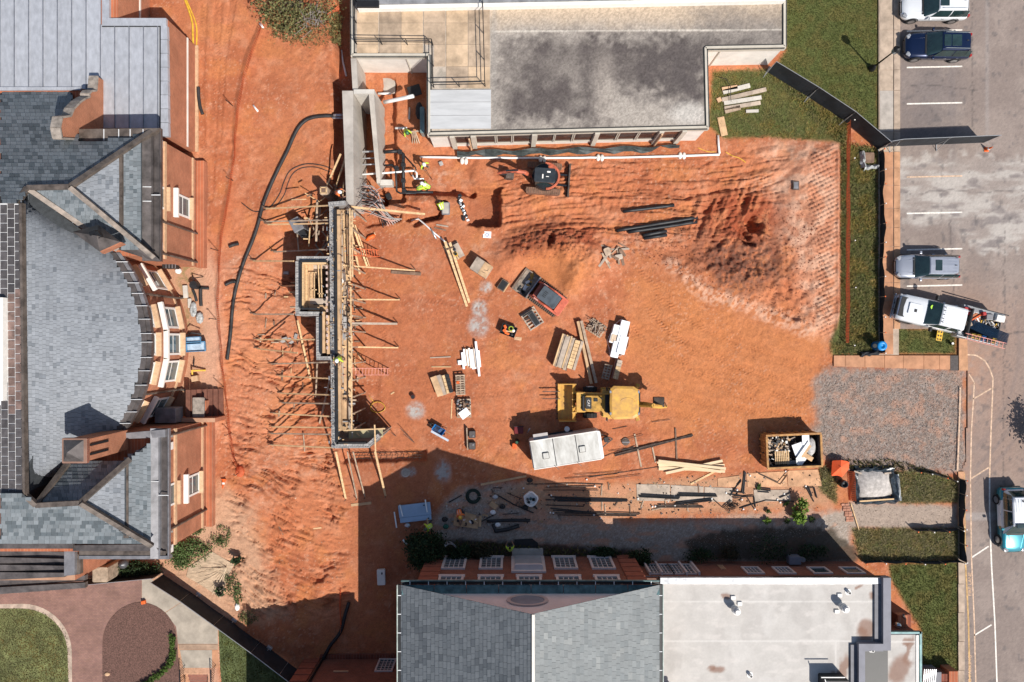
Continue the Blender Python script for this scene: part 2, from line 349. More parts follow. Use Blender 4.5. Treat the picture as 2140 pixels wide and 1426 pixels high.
def colours():
 X, Y=QX, QY; n1=fbm(X/70, Y/70,5,81); n2=fbm(X/18, Y/18,4,82); n3=fbm(X/5, Y/5,3,83)
 C=np.empty(X.shape+(3,)); C[:]=CLAY
 C=mixc(C, CLAY_D, ss(.42,.62, n1)*.75); C=mixc(C, CLAY_P, ss(.45,.85, n2)*.5); C=mixc(C, CLAY_O, ss(.5,.75,fbm(X/40,Y/40,4,84))*.6)
 C=mixc(C, CLAY_O, pm(X, Y,[(1330,560),(1740,700),(1700,920),(1400,900),(1290,720)],50,20)*.75)
 C=mixc(C, CLAY_P, pm(X, Y,[(470,520),(600,540),(640,700),(600,960),(480,930)],50,30)*.35)
 C=mixc(C, CLAY_D, pm(X, Y,[(760,480),(960,500),(1010,700),(960,900),(760,900)],60,40)*.45)
 n5=fbm(X/3., Y/3.,2,85); C=mixc(C, CLAY_K, ss(.70,.80,n5)*ss(.4,.6,n1)*.5); C=mixc(C, CLAY_W,(1-ss(.20,.30,n5))*.35)
 # pink dusty pan to the east and along the building
 C=mixc(C, CLAY_K, pm(X, Y,[(1600,300),(1750,300),(1752,720),(1690,690),(1660,560),(1610,430)],26,18)*(.35+.5*ss(.4,.62,n2)))
 C=mixc(C, CLAY_K,(1-ss(4,26, segd(X, Y,[(1400,550),(1470,610),(1560,640),(1690,690)])+14*(n2-.5)))*.75*ss(.36,.58,n3))
 for cx, cy, rx, ry, a in ((1280,515,70,22,.6),(1205,560,22,14,.6),(930,370,34,18,.7),(1010,520,40,16,.45),(640,960,60,34,.5),(560,1010,40,60,.35),(830,440,60,10,.3),
                              (1400,500,60,18,.45),(1300,860,40,20,.35),(885,560,30,90,.25),(1090,800,60,30,.25),(1590,390,50,20,.6),(510,560,30,22,.5),(700,1010,70,30,.2),(1620,520,30,50,.5)):
  C=mixc(C, CLAY_K, ell(X, Y, cx, cy, rx, ry,0,.8)*ss(.38,.75,fbm(X/9,Y/9,5,int(cx),.65))*a)
 # damp dark spoil heaps; shade on the first one's north flank painted in
 C=mixc(C, CLAY_R, ell(X, Y,1160,505,105,34,-6,.4)*ss(.3,.5,n2)*.9); C=mixc(C, CLAY_W, ell(X, Y,1135,508,70,24,-8,.5)*ss(.40,.6,n3)*.7); C=mixc(C, CLAY_W, ell(X, Y,1545,535,95,58,10,.5)*ss(.35,.6,n2)*.95)
 C=mixc(C, CLAY_R, ell(X, Y,1550,450,80,50,0,.5)*ss(.25,.5,n2)*.95); C=mixc(C, CLAY_O, ell(X,Y,1165,560,75,40,0,.6)*.7); C=mixc(C, CLAY_W, pm(X, Y, PIT,10)*.4)  # sunlit south side of the first heap painted brighter; pit toned darker
 C=mixc(C,(.17,.082,.055), pm(X, Y,[(1470,510),(1600,505),(1640,560),(1560,620),(1490,600)],14,14)*ss(.40,.55,n3)*.75)
 C=mixc(C, CLAY_W, pm(X, Y,[(740,930),(900,930),(900,1180),(750,1260),(740,1090)],30,10)*.35)  # clay darkened from the footing trench southwards
 # worn path beside the hall, pale trampled soil to the south-west
 C=mixc(C, PATHC,(1-ss(10,34, np.abs(X-446-10*np.sin(Y/90.)-14*(n2-.5))))*ss(500,570,Y)*.85)
 C=mixc(C, DIRT,(1-ss(415,462,X+24*(n2-.5)))*ss(280,480,Y)*.8)
 C=mixc(C, DIRT, pm(X, Y,[(380,1130),(470,1000),(540,1060),(575,1200),(600,1275),(480,1290),(380,1200)],26,22)*.85)
 C=mixc(C,(.20,.17,.07), pm(X, Y,[(392,545),(420,560),(412,700),(400,690)],8,12)*ss(.45,.6,n3)*.7)
 # tan gravel strip on the south side, grey stone heaps, gravel pad
 grav=pm(X, Y,[(1780,1090),(1750,1068),(1330,1095),(1230,1080),(1120,1010),(960,1020),(900,1090),(930,1180),(1780,1180)],12,10)
 C=mixc(C, GRAVT, grav); n4=np.random.RandomState(6).rand(*X.shape); C=mixc(C,(.52,.47,.42), grav*ss(.6,1.,n4)*.6); C=mixc(C,(.20,.165,.14), grav*(1-ss(0,.4,n4))*.5)
 soil=pm(X, Y,[(1000,1050),(1120,1000),(1240,1015),(1700,985),(1735,1000),(1740,1060),(1330,1075),(1240,1090),(1100,1060)],12,8)
 C=mixc(C,(.46,.27,.16), soil*.75); C=mixc(C, CLAY_P, np.maximum(soil,grav)*ss(.48,.66,fbm(X/34,Y/12,4,86))*.55)
 C=mixc(C, GRAVT, pm(X, Y,[(1780,1050),(2000,1055),(2005,1105),(1780,1105),(1740,1080)],8,6)*.95)
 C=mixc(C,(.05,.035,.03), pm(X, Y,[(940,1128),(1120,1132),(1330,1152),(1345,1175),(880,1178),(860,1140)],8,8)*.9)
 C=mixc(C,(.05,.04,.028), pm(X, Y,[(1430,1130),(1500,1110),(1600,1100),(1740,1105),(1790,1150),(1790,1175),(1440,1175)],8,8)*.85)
 for cx, cy, rx, ry in ((1002,645,15,18),(1000,680,20,22),(868,858,18,17),(925,985,16,22),(845,988,8,9),(860,986,9,9),(1015,600,12,12)):
  C=mixc(C,(.40,.36,.33), ell(X, Y, cx, cy, rx, ry,0,.45)*(.35+.65*ss(.35,.6,n3)))
 m=pm(X, Y,[(1704,790),(1760,768),(2015,768),(2022,985),(1960,990),(1790,985),(1700,950)],14,14)
 C=mixc(C,(.25,.207,.175), m*(.80+.2*ss(.3,.6,n2))); n4=np.random.RandomState(5).rand(*X.shape); C=mixc(C,(.36,.32,.29), m*ss(.6,1.,n4)*.7); C=mixc(C,(.09,.08,.075), m*(1-ss(0,.35,n4))*.7); C=mixc(C, CLAY_P, m*ss(.45,.80,n2)*.4)
 # bare earth under lawn and weeds
 for pts in LAWNS: C=mixc(C,(.11,.125,.04), pm(X, Y, pts,6,3)*(.90+.10*ss(.3,.6,n2)))
 C *= (.84+.32*n3)[..., None]
 return C
CLAY=(.455,.160,.074); CLAY_D=(.37,.120,.056); CLAY_P=(.57,.262,.150); CLAY_O=(.50,.188,.072); CLAY_K=(.56,.335,.230); CLAY_W=(.21,.072,.042)
CLAY_R=(.30,.075,.034); PATHC=(.56,.32,.215); DIRT=(.50,.30,.19); GRAVT=(.36,.29,.235)
LAWNS=[[(1642,-20),(1838,-20),(1836,290),(1620,140),(1642,105)],
         [(1490,150),(1606,146),(1775,262),(1768,300),(1700,292),(1600,286),(1512,290),(1482,262)],
         [(1758,300),(1832,312),(1838,738),(1740,742),(1735,720),(1758,640)],
         [(1870,686),(1998,690),(2000,740),(1873,740)],
         [(1858,1178),(2003,1174),(2008,1500),(1925,1500),(1925,1318),(1862,1210)],
         [(1780,1104),(2004,1106),(2006,1168),(1800,1172)],[(1872,985),(1945,985),(2000,1005),(2000,1050),(1880,1052)],[(1712,975),(1745,985),(1748,1055),(1712,1020)]]
m_clay=ground_mat('clay', grain=.45, bump=.5)
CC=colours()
def grid_obj(name, gx_, gy_, Hh, Cc, m, keep=None, kind='structure'):
 nx, ny=len(gx_), len(gy_); X, Y=np.meshgrid(gx_, gy_)
 v=np.stack([X, Y, Hh],-1).reshape(-1,3)
 i=np.arange(nx*ny).reshape(ny, nx); f=np.stack([i[:-1,:-1], i[:-1,1:], i[1:,1:], i[1:,:-1]],-1).reshape(-1,4)
 if keep is not None: f=f[keep.reshape(-1)]
 me=bpy.data.meshes.new(name); me.vertices.add(len(v)); me.vertices.foreach_set('co', v.astype(np.float32).ravel())
 me.loops.add(f.size); me.loops.foreach_set('vertex_index', f.astype(np.int32).ravel())
 me.polygons.add(len(f)); me.polygons.foreach_set('loop_start', np.arange(0, f.size,4, dtype=np.int32)); me.polygons.foreach_set('loop_total', np.full(len(f),4, np.int32))
 me.update(calc_edges=True); me.polygons.foreach_set('use_smooth', np.ones(len(f), bool))
 at=me.color_attributes.new('Col', 'FLOAT_COLOR', 'POINT'); c=np.ones((len(v),4), np.float32); c[:, :3]=Cc.reshape(-1,3); at.data.foreach_set('color', c.ravel())
 me.materials.append(m); o=link(name, me); o['kind']=kind; return o
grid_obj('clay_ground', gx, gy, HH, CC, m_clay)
m_far=mat('far_soil',(.22,.16,.09),.95,.3,.2)
MB().prism([(-160,-160),(160,-160),(160,160),(-160,160)],-3.2,-2.8).build('far_ground', m_far, kind='structure')
# ---------------------------------------------------------------- paved sheets on the east side
def sheet(name, x0, y0, x1, y1, d, z, colf, m, poly=None):
 a, b=P(x0, y1), P(x1, y0); xs=np.arange(a.x, b.x+d*.5, d); ys=np.arange(a.y, b.y+d*.5, d)
 X, Y=np.meshgrid(xs, ys); qx, qy=1070+X*S,713-Y*S; Cc=colf(qx, qy); keep=None
 if poly: keep=inpoly((qx[:-1,:-1]+qx[1:,1:])/2,(qy[:-1,:-1]+qy[1:,1:])/2, poly)
 return grid_obj(name, xs, ys, np.full(X.shape, z), Cc, m, keep)
m_asph=ground_mat('asphalt',.9,.35,14.,.25,55., spec=.25)
def asph(X, Y):
 n1=fbm(X/60, Y/60,4,91); n2=fbm(X/9, Y/9,4,92); n3=fbm(X/2.5, Y/2.5,2,93)
 C=np.empty(X.shape+(3,)); C[:]=(.24,.19,.165); C=mixc(C,(.31,.25,.215), ss(.42,.65,n1)*.6)
 C=mixc(C,(.150,.130,.128), pm(X, Y,[(1890,100),(1990,100),(1990,300),(1890,300)],50,30)*.55)
 C=mixc(C,(.16,.14,.14),(1-ss(3,12,np.abs(X-1990-6*(n2-.5))))*.25)
 C=mixc(C,(.31,.27,.25),(1-ss(2,6,np.abs(X-2063)))*(Y<300)*.5)
 dust=pm(X, Y,[(1870,335),(1960,325),(2200,330),(2200,480),(2080,540),(1990,480),(1900,470),(1870,420)],12,26,94)
 C=mixc(C,(.43,.385,.345), dust*(.25+.75*ss(.30,.66,fbm(X/60,Y/16,6,95,.6)))); C=mixc(C,(.2,.17,.16), dust*(1-ss(.28,.42,fbm(X/40,Y/16,5,96)))*.8)
 clay=(1-ss(0,150, np.hypot(X-1990,(Y-760)*.75)))+(1-ss(10,60, X-1985-10*(n1-.5)))*ss(740,800,Y)*(1-ss(1040,1180,Y))
 C=mixc(C,(.42,.215,.13), np.clip(clay,0,1)*(.35+.65*ss(.4,.6,n2))*.8)
 C=mixc(C,(.34,.22,.165), pm(X, Y,[(1890,560),(2160,620),(2160,1050),(2020,1000),(2000,640)],60,20)*.45)
 for r_, a in ((330,.35),(352,.3),(300,.25)):
  C=mixc(C,(.17,.14,.135),(1-ss(2,6,np.abs(np.hypot(X-1830,Y-720)-r_)))*(Y>640)*a*(X>2040))
 C=mixc(C,(.11,.10,.10), ss(.70,.78,fbm(X/12,Y/12,3,97))*.5); C=mixc(C,(.36,.32,.30), pm(X,Y,[(2012,1072),(2160,1070),(2160,1086),(2012,1088)],3,2)*.6)
 for a, b in (((1890,402),(2160,398)),((1985,460),(1995,640)),((2030,0),(2034,300)),((1900,178),(2060,182)),((2100,480),(2096,1000)),((2040,700),(2160,690))): C=mixc(C,(.08,.07,.068),(1-ss(.3,1.7,segd(X+5*(n2-.5)*2, Y+5*(n1-.5)*4,[a,b])))*.55)
 C *= (.82+.36*n3)[..., None]; return C
AS=[(1878,-80),(2320,-80),(2320,1530),(2012,1530),(2008,1040),(2008,985),(2020,960),(2022,760),(2004,742),(2002,690),(1876,686)]
sheet('asphalt_lot',1870,-80,2320,1530,.12,.0, asph, m_asph, AS)
m_conc=mat('sidewalk_concrete',(.44,.34,.255),.9,.18,1.6,.25,60., rnd=.08)
m_concn=mat('sidewalk_concrete_pale',(.43,.38,.33),.9,.15,1.6,.25,60., rnd=.05)
m_conco=mat('sidewalk_clay_stained',(.47,.235,.130),.92,.2,1.0,.25,60., rnd=.07)
m_curb=mat('kerb_concrete',(.43,.33,.25),.9,.22,1.5,.25,50.)
m_curbo=mat('kerb_clay_stained',(.50,.27,.15),.9,.25,1.2,.25,50.)
def slabrow(root, quads, z, m):
 for q in quads:
  mb=MB(); c=sum((Vector(p) for p in q), Vector((0,0)))/len(q)
  pts=[P(*(Vector(p)+(c-Vector(p)).normalized()*.45)) for p in q]; dz=random.uniform(-.006,.006)
  mb.prism([(p.x,p.y) for p in pts], z-.12, z+dz); mb.build('slab', m, root)
wk=thing('sidewalk', P(1856,370,.0), None, None); wk['kind']='structure'
MB().prism([tuple(P(x,y)[:2]) for x,y in [(1836,-80),(1880,-80),(1878,742),(1836,742)]],-.1,.035).build('slab_bed', m_curb, wk)
yy=[-70,-8,64,147,190,276,318,352,388,436,476,516,552,591,628,656,700,741]
for a, b in zip(yy[:-1], yy[1:]):
 slabrow(wk,[[(1838,a),(1866,a),(1866,b),(1838,b)]],.06, m_conc if b < 191 else m_concn if b < 277 else m_conc if b < 350 else m_conco)
kb=thing('kerb', P(1872,300,.0), None, None); kb['kind']='structure'
for a, b in zip(yy[:-1], yy[1:]):
 if a > 660: break
 slabrow(kb,[[(1867,a),(1880,a),(1880,min(b,688)),(1867,min(b,688))]],.09, m_curb if b < 320 else m_curbo)
w2=thing('sidewalk', P(1880,757,.0), None, None); w2['kind']='structure'
xs_=[1742,1766,1807,1848,1887,1930,1963,1985]
for a, b in zip(xs_[:-1], xs_[1:]): slabrow(w2,[[(a,743),(b,743),(b,766+(b-1742)*.03),(a,766+(a-1742)*.03)]],.05, m_conco)
slabrow(w2,[[(1985,743),(2002,743),(2002,775),(1985,775)]],.05, mat('warning_pad',(.10,.085,.08),.9,.2,8.,.6,60.))
slabrow(w2,[[(2003,690),(2020,690),(2022,775),(2003,775)]],.07, m_curbo)
k2=thing('kerb', P(2003,1200,.0), None, None); k2['kind']='structure'
ys_=[985,1040,1100,1160,1220,1280,1340,1400,1480]
for a, b in zip(ys_[:-1], ys_[1:]): slabrow(k2,[[(2001,a),(2014,a),(2015,b),(2002,b)]],.09, m_curbo if b < 1110 else m_curb)
# painted markings
m_paint=mat('road_paint',(.80,.74,.66),.8,.2,5.); m_paintw=mat('road_paint_worn',(.62,.43,.30),.85,.3,4.)
def line(name, pts, w, m, z=.006):
 mb=MB()
 for a, b in zip(pts[:-1], pts[1:]):
  A, B=P(*a), P(*b); d=(B-A).normalized()*(w*.0); n=Vector((-(B-A).y,(B-A).x,0)).normalized()*w/2
  A, B=A-d, B+d; mb.quad((A-n)[:2]+(z,),(B-n)[:2]+(z,),(B+n)[:2]+(z,),(A+n)[:2]+(z,))
 o=mb.build(name, m); o['kind']='structure'; return o
for y in (64,140,216,369,445,521,597): line('parking_line',[(1895,y+1.5),(2011,y-1)],.11, m_paint if y < 300 or y > 400 else m_paintw)
arc=[(2018,741),(2040,743),(2058,754),(2068,770),(2075,790),(2074,830),(2071,900),(2068,1000),(2068,1070),(2072,1180),(2079,1300),(2086,1500)]
line('fire_lane_line', arc[:8],.11, m_paintw); line('fire_lane_line', arc[7:],.11, m_paint)
line('fire_lane_line',[(2025,782),(2036,800),(2034,840),(2030,900),(2028,1000),(2030,1160),(2036,1300),(2041,1500)],.10, m_paintw)
for a, b in (((2034,834),(2072,812)),((2030,1000),(2067,977)),((2031,1165),(2066,1142)),((2036,1328),(2072,1306))): line('fire_lane_line',[a,b],.11, m_paintw if b[1] < 1000 else m_paint)
line('gravel_pad_line',[(2005,810),(2003,880),(2000,960),(1999,985)],.10, m_paintw,.13)
line('kerb_paint',[(2015,990),(2017,1160),(2024,1300),(2028,1500)],.12, mat('kerb_paint_yellow',(.55,.34,.14),.85,.3,3.))
def text(name, s, px, py, size, rz, m, z=.012, parent=None, ext=0., ax='CENTER'):
 c=bpy.data.curves.new(name, 'FONT'); c.body=s; c.size=size; c.align_x=ax; c.align_y='CENTER'; c.extrude=ext; c.materials.append(m)
 o=bpy.data.objects.new(name, c); COL.objects.link(o); me=bpy.data.meshes.new_from_object(o); bpy.data.objects.remove(o); me.name=name
 o=bpy.data.objects.new(name, me); COL.objects.link(o); o.location=P(px, py, z); o.rotation_euler=(0,0,rz); return o
m_let=mat('stencil_paint',(.66,.42,.26),.85,.3,6.)
for s_, y in (('FIRE LANE',1221),('NO PARKING',1402)):
 o=text('fire_lane_lettering', s_,2027, y,.36, R(90), m_let,.008); o.scale=(1.12,1,1); o['kind']='structure'
# ================================================================ BUILDINGS
from mathutils import noise as MN
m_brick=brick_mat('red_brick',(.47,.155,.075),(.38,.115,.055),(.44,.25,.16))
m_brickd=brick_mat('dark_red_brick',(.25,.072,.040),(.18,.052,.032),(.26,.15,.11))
m_stone=mat('tan_stone',(.58,.37,.22),.85,.15,4.,.2,60.)
m_white=mat('white_trim',(.80,.76,.70),.6,.06,3.)
m_cream=mat('cream_render',(.52,.47,.39),.8,.08,1.2)
m_creamw=mat('cream_wall',(.74,.69,.62),.8,.10,.9)
m_glass=mat('window_glass',(.10,.14,.15),.06,.15,2., spec=.9)
m_glassb=mat('brown_window_glass',(.085,.045,.035),.1,.25,2., spec=.7)
m_copper=mat('dark_copper',(.115,.098,.092),.5,.35,1.3, metal=.35, spec=.5)
m_copperb=mat('brown_copper',(.15,.12,.10),.5,.4,1.6, metal=.3)
m_copperl=mat('pale_lead_flashing',(.22,.215,.225),.55,.22,1.6, metal=.3)
m_verd=mat('verdigris_copper',(.115,.20,.205),.55,.3,1.8, metal=.3)
m_seam=mat('white_sealant',(.70,.70,.70),.7,.1,3.)
m_metal=mat('grey_roof_metal',(.43,.44,.47),.55,.12,3.5, metal=.2, stretch=(1,.5,1), rnd=.05)
m_dark=mat('black_iron',(.014,.014,.015),.5,.2,3.)
m_slateu=mat('slate_joint',(.045,.05,.055),.9,.2,4.)
def slate_mat(name, attr): return mat(name,(1.,1.,1.),.62,.10,5.,.12,50., attr=attr, objcol=not attr, spec=.35, stretch=(1,1,1))
m_slate_s=slate_mat('slate_mass', True); m_slate_o=slate_mat('slate_single', False)
CAMP=Vector((0,0,HC))
def plane3(a, b, c):
 A, B, C=P(*a), P(*b), P(*c); n=(B-A).cross(C-A).normalized()
 if n.z < 0: n=-n
 def f(px, py, off=0.):
  d=P(px, py,0)-CAMP; t=n.dot(A-CAMP)/n.dot(d); return CAMP+d*t+n*off
 return f
def clip(q, poly):
 ar=sum(poly[i][0]*poly[(i+1)%len(poly)][1]-poly[(i+1)%len(poly)][0]*poly[i][1] for i in range(len(poly))); sg=1 if ar > 0 else -1
 for i in range(len(poly)):
  (ax, ay),(bx, by)=poly[i], poly[(i+1) % len(poly)]; out=[]
  dd=[sg*((bx-ax)*(p[1]-ay)-(by-ay)*(p[0]-ax)) for p in q]
  for k in range(len(q)):
   j=(k+1) % len(q)
   if dd[k] >= 0: out.append(q[k])
   if (dd[k] > 0) != (dd[j] > 0) and abs(dd[k]-dd[j]) > 1e-9: t=dd[k]/(dd[k]-dd[j]); out.append((q[k][0]+(q[j][0]-q[k][0])*t, q[k][1]+(q[j][1]-q[k][1])*t, q[k][2]+(q[j][2]-q[k][2])*t))
  q=out
  if len(q) < 3: return []
 return q
def slate_field(root, poly, f, du, dv, ang, pal, store, jit=.18, lift=.03, dark=.12, tone=.14, cut=False):
 """overlapping slates on a roof face; ang=downslope direction in the plan"""
 c, s=math.cos(R(ang)), math.sin(R(ang))
 mb=MB(); mb.poly([f(x, y,-.02) for x, y in poly]) ; o=mb.build('roof_deck', m_slateu, root)
 us=[x*-s+y*c for x, y in poly]; vs=[x*c+y*s for x, y in poly]; rng=random.Random(int(ang*7+len(store)+poly[0][0]))
 v=min(vs)-dv; row=0
 while v < max(vs):
  u=min(us)-du*(rng.random()); row += 1
  while u < max(us):
   w=du*rng.uniform(1-jit,1+jit*1.4); cu, cv=u+w/2, v+dv/2; X, Y=cu*-s+cv*c, cu*c+cv*s
   l0=lift*rng.uniform(.7,1.3); q=[(a*-s+b*c, a*c+b*s, l) for a, b, l in ((u+.22,v-.5,.004),(u+w-.22,v-.5,.004),(u+w-.22,v+dv-.1,l0),(u+.22,v+dv-.1,l0))]
   if cut: q=clip(q, poly)
   elif not inpoly(np.array([X]), np.array([Y]), poly)[0]: q=[]
   if q:
    n=(f(X+1,Y)-f(X,Y)).cross(f(X,Y-1)-f(X,Y)).normalized(); n=n if n.z > 0 else -n
    t=rng.random()+.35*MN.noise(Vector((X/38,Y/26,ang))); k=pal[0] if t > dark+.25 else pal[1] if t > dark else pal[2]; e=rng.uniform(1-tone,1+tone)*(1+.10*MN.noise(Vector((X/55,Y/30,3.+ang)))+.05*MN.noise(Vector((X/14,Y/9,7.))))
    store.append(([f(x, y)+n*l for x, y, l in q], tuple(ch*e for ch in k), n))
   u += w
  v += dv
def slates_out(root, store, name='slate'):
 big=[i for i in range(len(store)) if len(store[i][0]) == 4]
 pick=set(random.Random(3).sample(big, min(300, len(big)))); mass=MB()
 for i,(q, col, n) in enumerate(store):
  k=len(q)
  if (q[1]-q[0]).cross(q[2]-q[1]).dot(n) < 0: q=q[::-1]
  vs=q+[p-n*.03 for p in q]; fs=[tuple(range(k))]+[(j, j+k,(j+1) % k+k,(j+1) % k) for j in range(k)]
  if i in pick:
   m1=MB(); m1.add(vs, fs); o=m1.build(name, m_slate_o, root); o.color=(*col,1)
  else: mass.col=col; mass.add(vs, fs)
 if mass.v: mass.build(name+'s', m_slate_s, root, kind='stuff')
def caps(root, name, m, segs, w=.28, h=.24):
 for a, b in segs: MB().bar(P(*a), P(*b), w, h).build(name, m, root)
def strip(root, name, m, pts, t=.12, lab=None):
 o=MB().slab([P(*p) for p in pts][::1], t).build(name, m, root, label=lab); return o
def window(root, c, w, h, ang, mf=None, mg=None, nx=2, ny=2, fw=.1, dep=.06, sill=None, hood=None, sash=True, mun=.04):
 """framed window on a wall; ang=direction the wall faces"""
 mf=mf or m_white; mg=mg or m_glass; c=Vector(c); n=Vector((math.cos(ang), math.sin(ang),0)); t=Vector((-n.y, n.x,0)); z=Vector((0,0,1)); M=Matrix((t, n, z)).transposed()
 fr=MB()
 for s_ in (-1,1):
  fr.box(c+t*s_*(w/2-fw/2)+n*dep/2,(fw, dep, h), M=M); fr.box(c+z*s_*(h/2-fw/2)+n*dep/2*.96,(w-2*fw, dep*.96, fw), M=M)
 fo=fr.build('window', mf, root)
 pass
 g=MB().box(c+n*.012,(w-fw*2,.02, h-2*fw), M=M); go=g.build('pane', mg, root); go.parent=fo
 mm=MB()
 for i in range(1, nx): mm.box(c+t*((w-2*fw)*(i/nx-.5))+n*.03,(mun,.03, h-2*fw), M=M)
 for j in range(1, ny): mm.box(c+z*((h-2*fw)*(j/ny-.5))+n*.029,(w-2*fw,.028, mun), M=M)
 if mm.v: mm.build('muntins', mf, root).parent=fo
 if sill: MB().add([c+t*a*(w/2+.06)+n*b+z*(-h/2+q) for a, b, q in ((-1,0,.05),(1,0,.05),(1,sill,-.05),(-1,sill,-.05),(-1,0,-.18),(1,0,-.18),(1,sill,-.18),(-1,sill,-.18))],
             [(0,3,2,1),(4,5,6,7),(3,7,6,2),(0,4,7,3),(1,2,6,5)]).build('sill', m_stone if sill > .2 else mf, root).parent=fo
 if hood: MB().rbox(c+z*(h/2+.16)+n*hood/2,(w+.55, hood,.24),.03, top=.03, M=M).build('hood_mould', m_white, root).parent=fo
# ---------------------------------------------------------------- A: old brick hall, left
hall=thing('brick_hall',(-30,-.3,0), 'red brick hall with grey slate roofs and a half round bay facing the bank', 'building')
st=[]
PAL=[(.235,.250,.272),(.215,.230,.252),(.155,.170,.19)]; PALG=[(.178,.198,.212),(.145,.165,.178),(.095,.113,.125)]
ZE=8.0
def arcx(y): return math.sqrt(max(317.**2-(y-722.)**2,0))
def fmain(px, py, off=0.):
 e=max(arcx(py)-20,90); t=(px-45)/(e-45); z=12.2-(12.2-8.15)*min(max(t,-.3),1.25); return P(px, py, z+off)
arcp=[(arcx(y)-22, y) for y in range(528,916,14)]
slate_field(hall,[(44,428),(60,400),(205,506),(246,524)]+arcp+[(262,905),(140,1000),(75,1055),(46,1030)], fmain,8.4,7.4,0, PAL, st, dark=.05, tone=.09)
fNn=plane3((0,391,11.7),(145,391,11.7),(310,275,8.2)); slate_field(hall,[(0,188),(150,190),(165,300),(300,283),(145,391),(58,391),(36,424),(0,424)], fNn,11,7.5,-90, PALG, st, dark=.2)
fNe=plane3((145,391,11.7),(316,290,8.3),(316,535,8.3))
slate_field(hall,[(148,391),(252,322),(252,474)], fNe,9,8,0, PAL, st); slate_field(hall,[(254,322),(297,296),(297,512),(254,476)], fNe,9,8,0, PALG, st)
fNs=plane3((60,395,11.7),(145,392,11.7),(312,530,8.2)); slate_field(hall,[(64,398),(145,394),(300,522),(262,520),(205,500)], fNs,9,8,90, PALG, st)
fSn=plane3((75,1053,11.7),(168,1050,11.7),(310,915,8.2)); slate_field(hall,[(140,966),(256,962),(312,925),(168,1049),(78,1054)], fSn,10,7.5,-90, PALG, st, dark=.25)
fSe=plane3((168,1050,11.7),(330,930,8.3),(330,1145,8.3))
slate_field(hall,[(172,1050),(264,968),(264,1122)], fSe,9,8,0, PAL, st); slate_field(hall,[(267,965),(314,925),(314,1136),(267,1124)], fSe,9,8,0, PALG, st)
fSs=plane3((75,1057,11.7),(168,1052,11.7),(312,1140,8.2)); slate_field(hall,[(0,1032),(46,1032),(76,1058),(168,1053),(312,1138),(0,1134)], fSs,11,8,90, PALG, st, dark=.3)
slates_out(hall, st)
caps(hall, 'ridge_cap', m_copperb,[((58,393,11.8),(146,391,11.8)),((146,391,11.8),(316,276,8.3)),((146,391,11.9),(322,538,8.6)),((62,396,11.8),(246,522,8.35)),((58,393,11.8),(34,426,12.2)),((252,322,9.6),(252,474,9.6)),
     ((76,1056,11.8),(168,1051,11.8)),((168,1051,11.8),(272,960,9.7)),((168,1051,11.9),(318,1141,8.9)),((76,1056,11.8),(142,968,9.8)),((76,1056,11.8),(48,1030,12.2)),((265,966,9.6),(265,1124,9.6))],.3)
# lead flat on top with white jointed panels
strip(hall, 'flat_deck', m_seam,[(-60,424,12.3),(-60,1036,12.3),(45,1034,12.3),(38,426,12.3)][::1],.3)
strip(hall, 'deck_kerb', m_copperb,[(40,426,12.42),(47,1034,12.42),(52,1034,12.42),(45,424,12.42)],.35)
m_cpan=mat('lead_panel',(.095,.085,.085),.6,.25,2., metal=.2, rnd=.22); m_cpanr=mat('rusty_lead_panel',(.19,.125,.105),.7,.35,1.5, rnd=.2)
for i, x in enumerate((-30,-14,1,16,31)):
 y=428-(i % 2)*10
 while y < 1030:
  hgt=19.5
  if not (x < 0 and 620 < y < 840):
   off=(y-720)*.004; mb=MB(); q=[(x+.9+off,y+.9),(x+14.2+off,y+.9),(x+14.2+off,min(y+hgt-.9,1031)),(x+.9+off,min(y+hgt-.9,1031))]
   a=[P(*p,12.34) for p in q]; mb.prism([(p.x,p.y) for p in a],12.31,12.345); mb.build('lead_panel', m_cpanr if 600 < y < 850 and x > 10 else m_cpan, hall)
  y += hgt
strip(hall, 'skylight_kerb', m_white,[(-20,622,12.7),(-20,838,12.7),(6,838,12.7),(6,622,12.7)],.4)
# eaves: sloping lead apron, box gutter
def eave(xa, xb, xc, y0, y1, m1, m2, seams):
 o1=strip(hall, 'eave_apron', m1,[(xa,y0,8.3),(xa,y1,8.3),(xb,y1,8.1),(xb,y0,8.1)],.2)
 strip(hall, 'gutter_bed', m2,[(xb,y0,7.92),(xb,y1,7.92),(xc,y1,7.92),(xc,y0,7.92)],.25)
 for a in (xb+.3, xc-2.6): strip(hall, 'gutter_lip', m1,[(a,y0,8.16),(a,y1,8.16),(a+2.4,y1,8.16),(a+2.4,y0,8.16)],.25)
 for x0, x1, y in seams: strip(hall, 'lead_seam', m_seam,[(x0,y,8.32),(x0,y+1.2,8.32),(x1,y+1.2,8.2),(x1,y,8.2)],.1)
eave(297,316,336,268,545, m_copper, m_copper,[(298,316,390),(298,316,420),(316,335,407)])
eave(314,331,353,896,1168, m_copperl, m_copper,[(314,331,1006),(331,352,1035)])
strip(hall, 'parapet_gutter', m_copperb,[(165,270,8.35),(165,300,8.35),(300,294,8.35),(334,268,8.35)],.4)
for x in (216,247,271,298): strip(hall, 'lead_seam', m_seam,[(x,270,8.4),(x,294,8.4),(x+1.3,294,8.4),(x+1.3,270,8.4)],.1)
strip(hall, 'valley_gutter', m_copper,[(247,522,8.2),(322,546,8.2),(336,546,8.2),(300,510,8.5),(262,508,8.6)],.3)
strip(hall, 'eave_apron', m_copperl,[(256,906,8.3),(256,918,8.25),(345,914,8.25),(345,898,8.3)],.3)
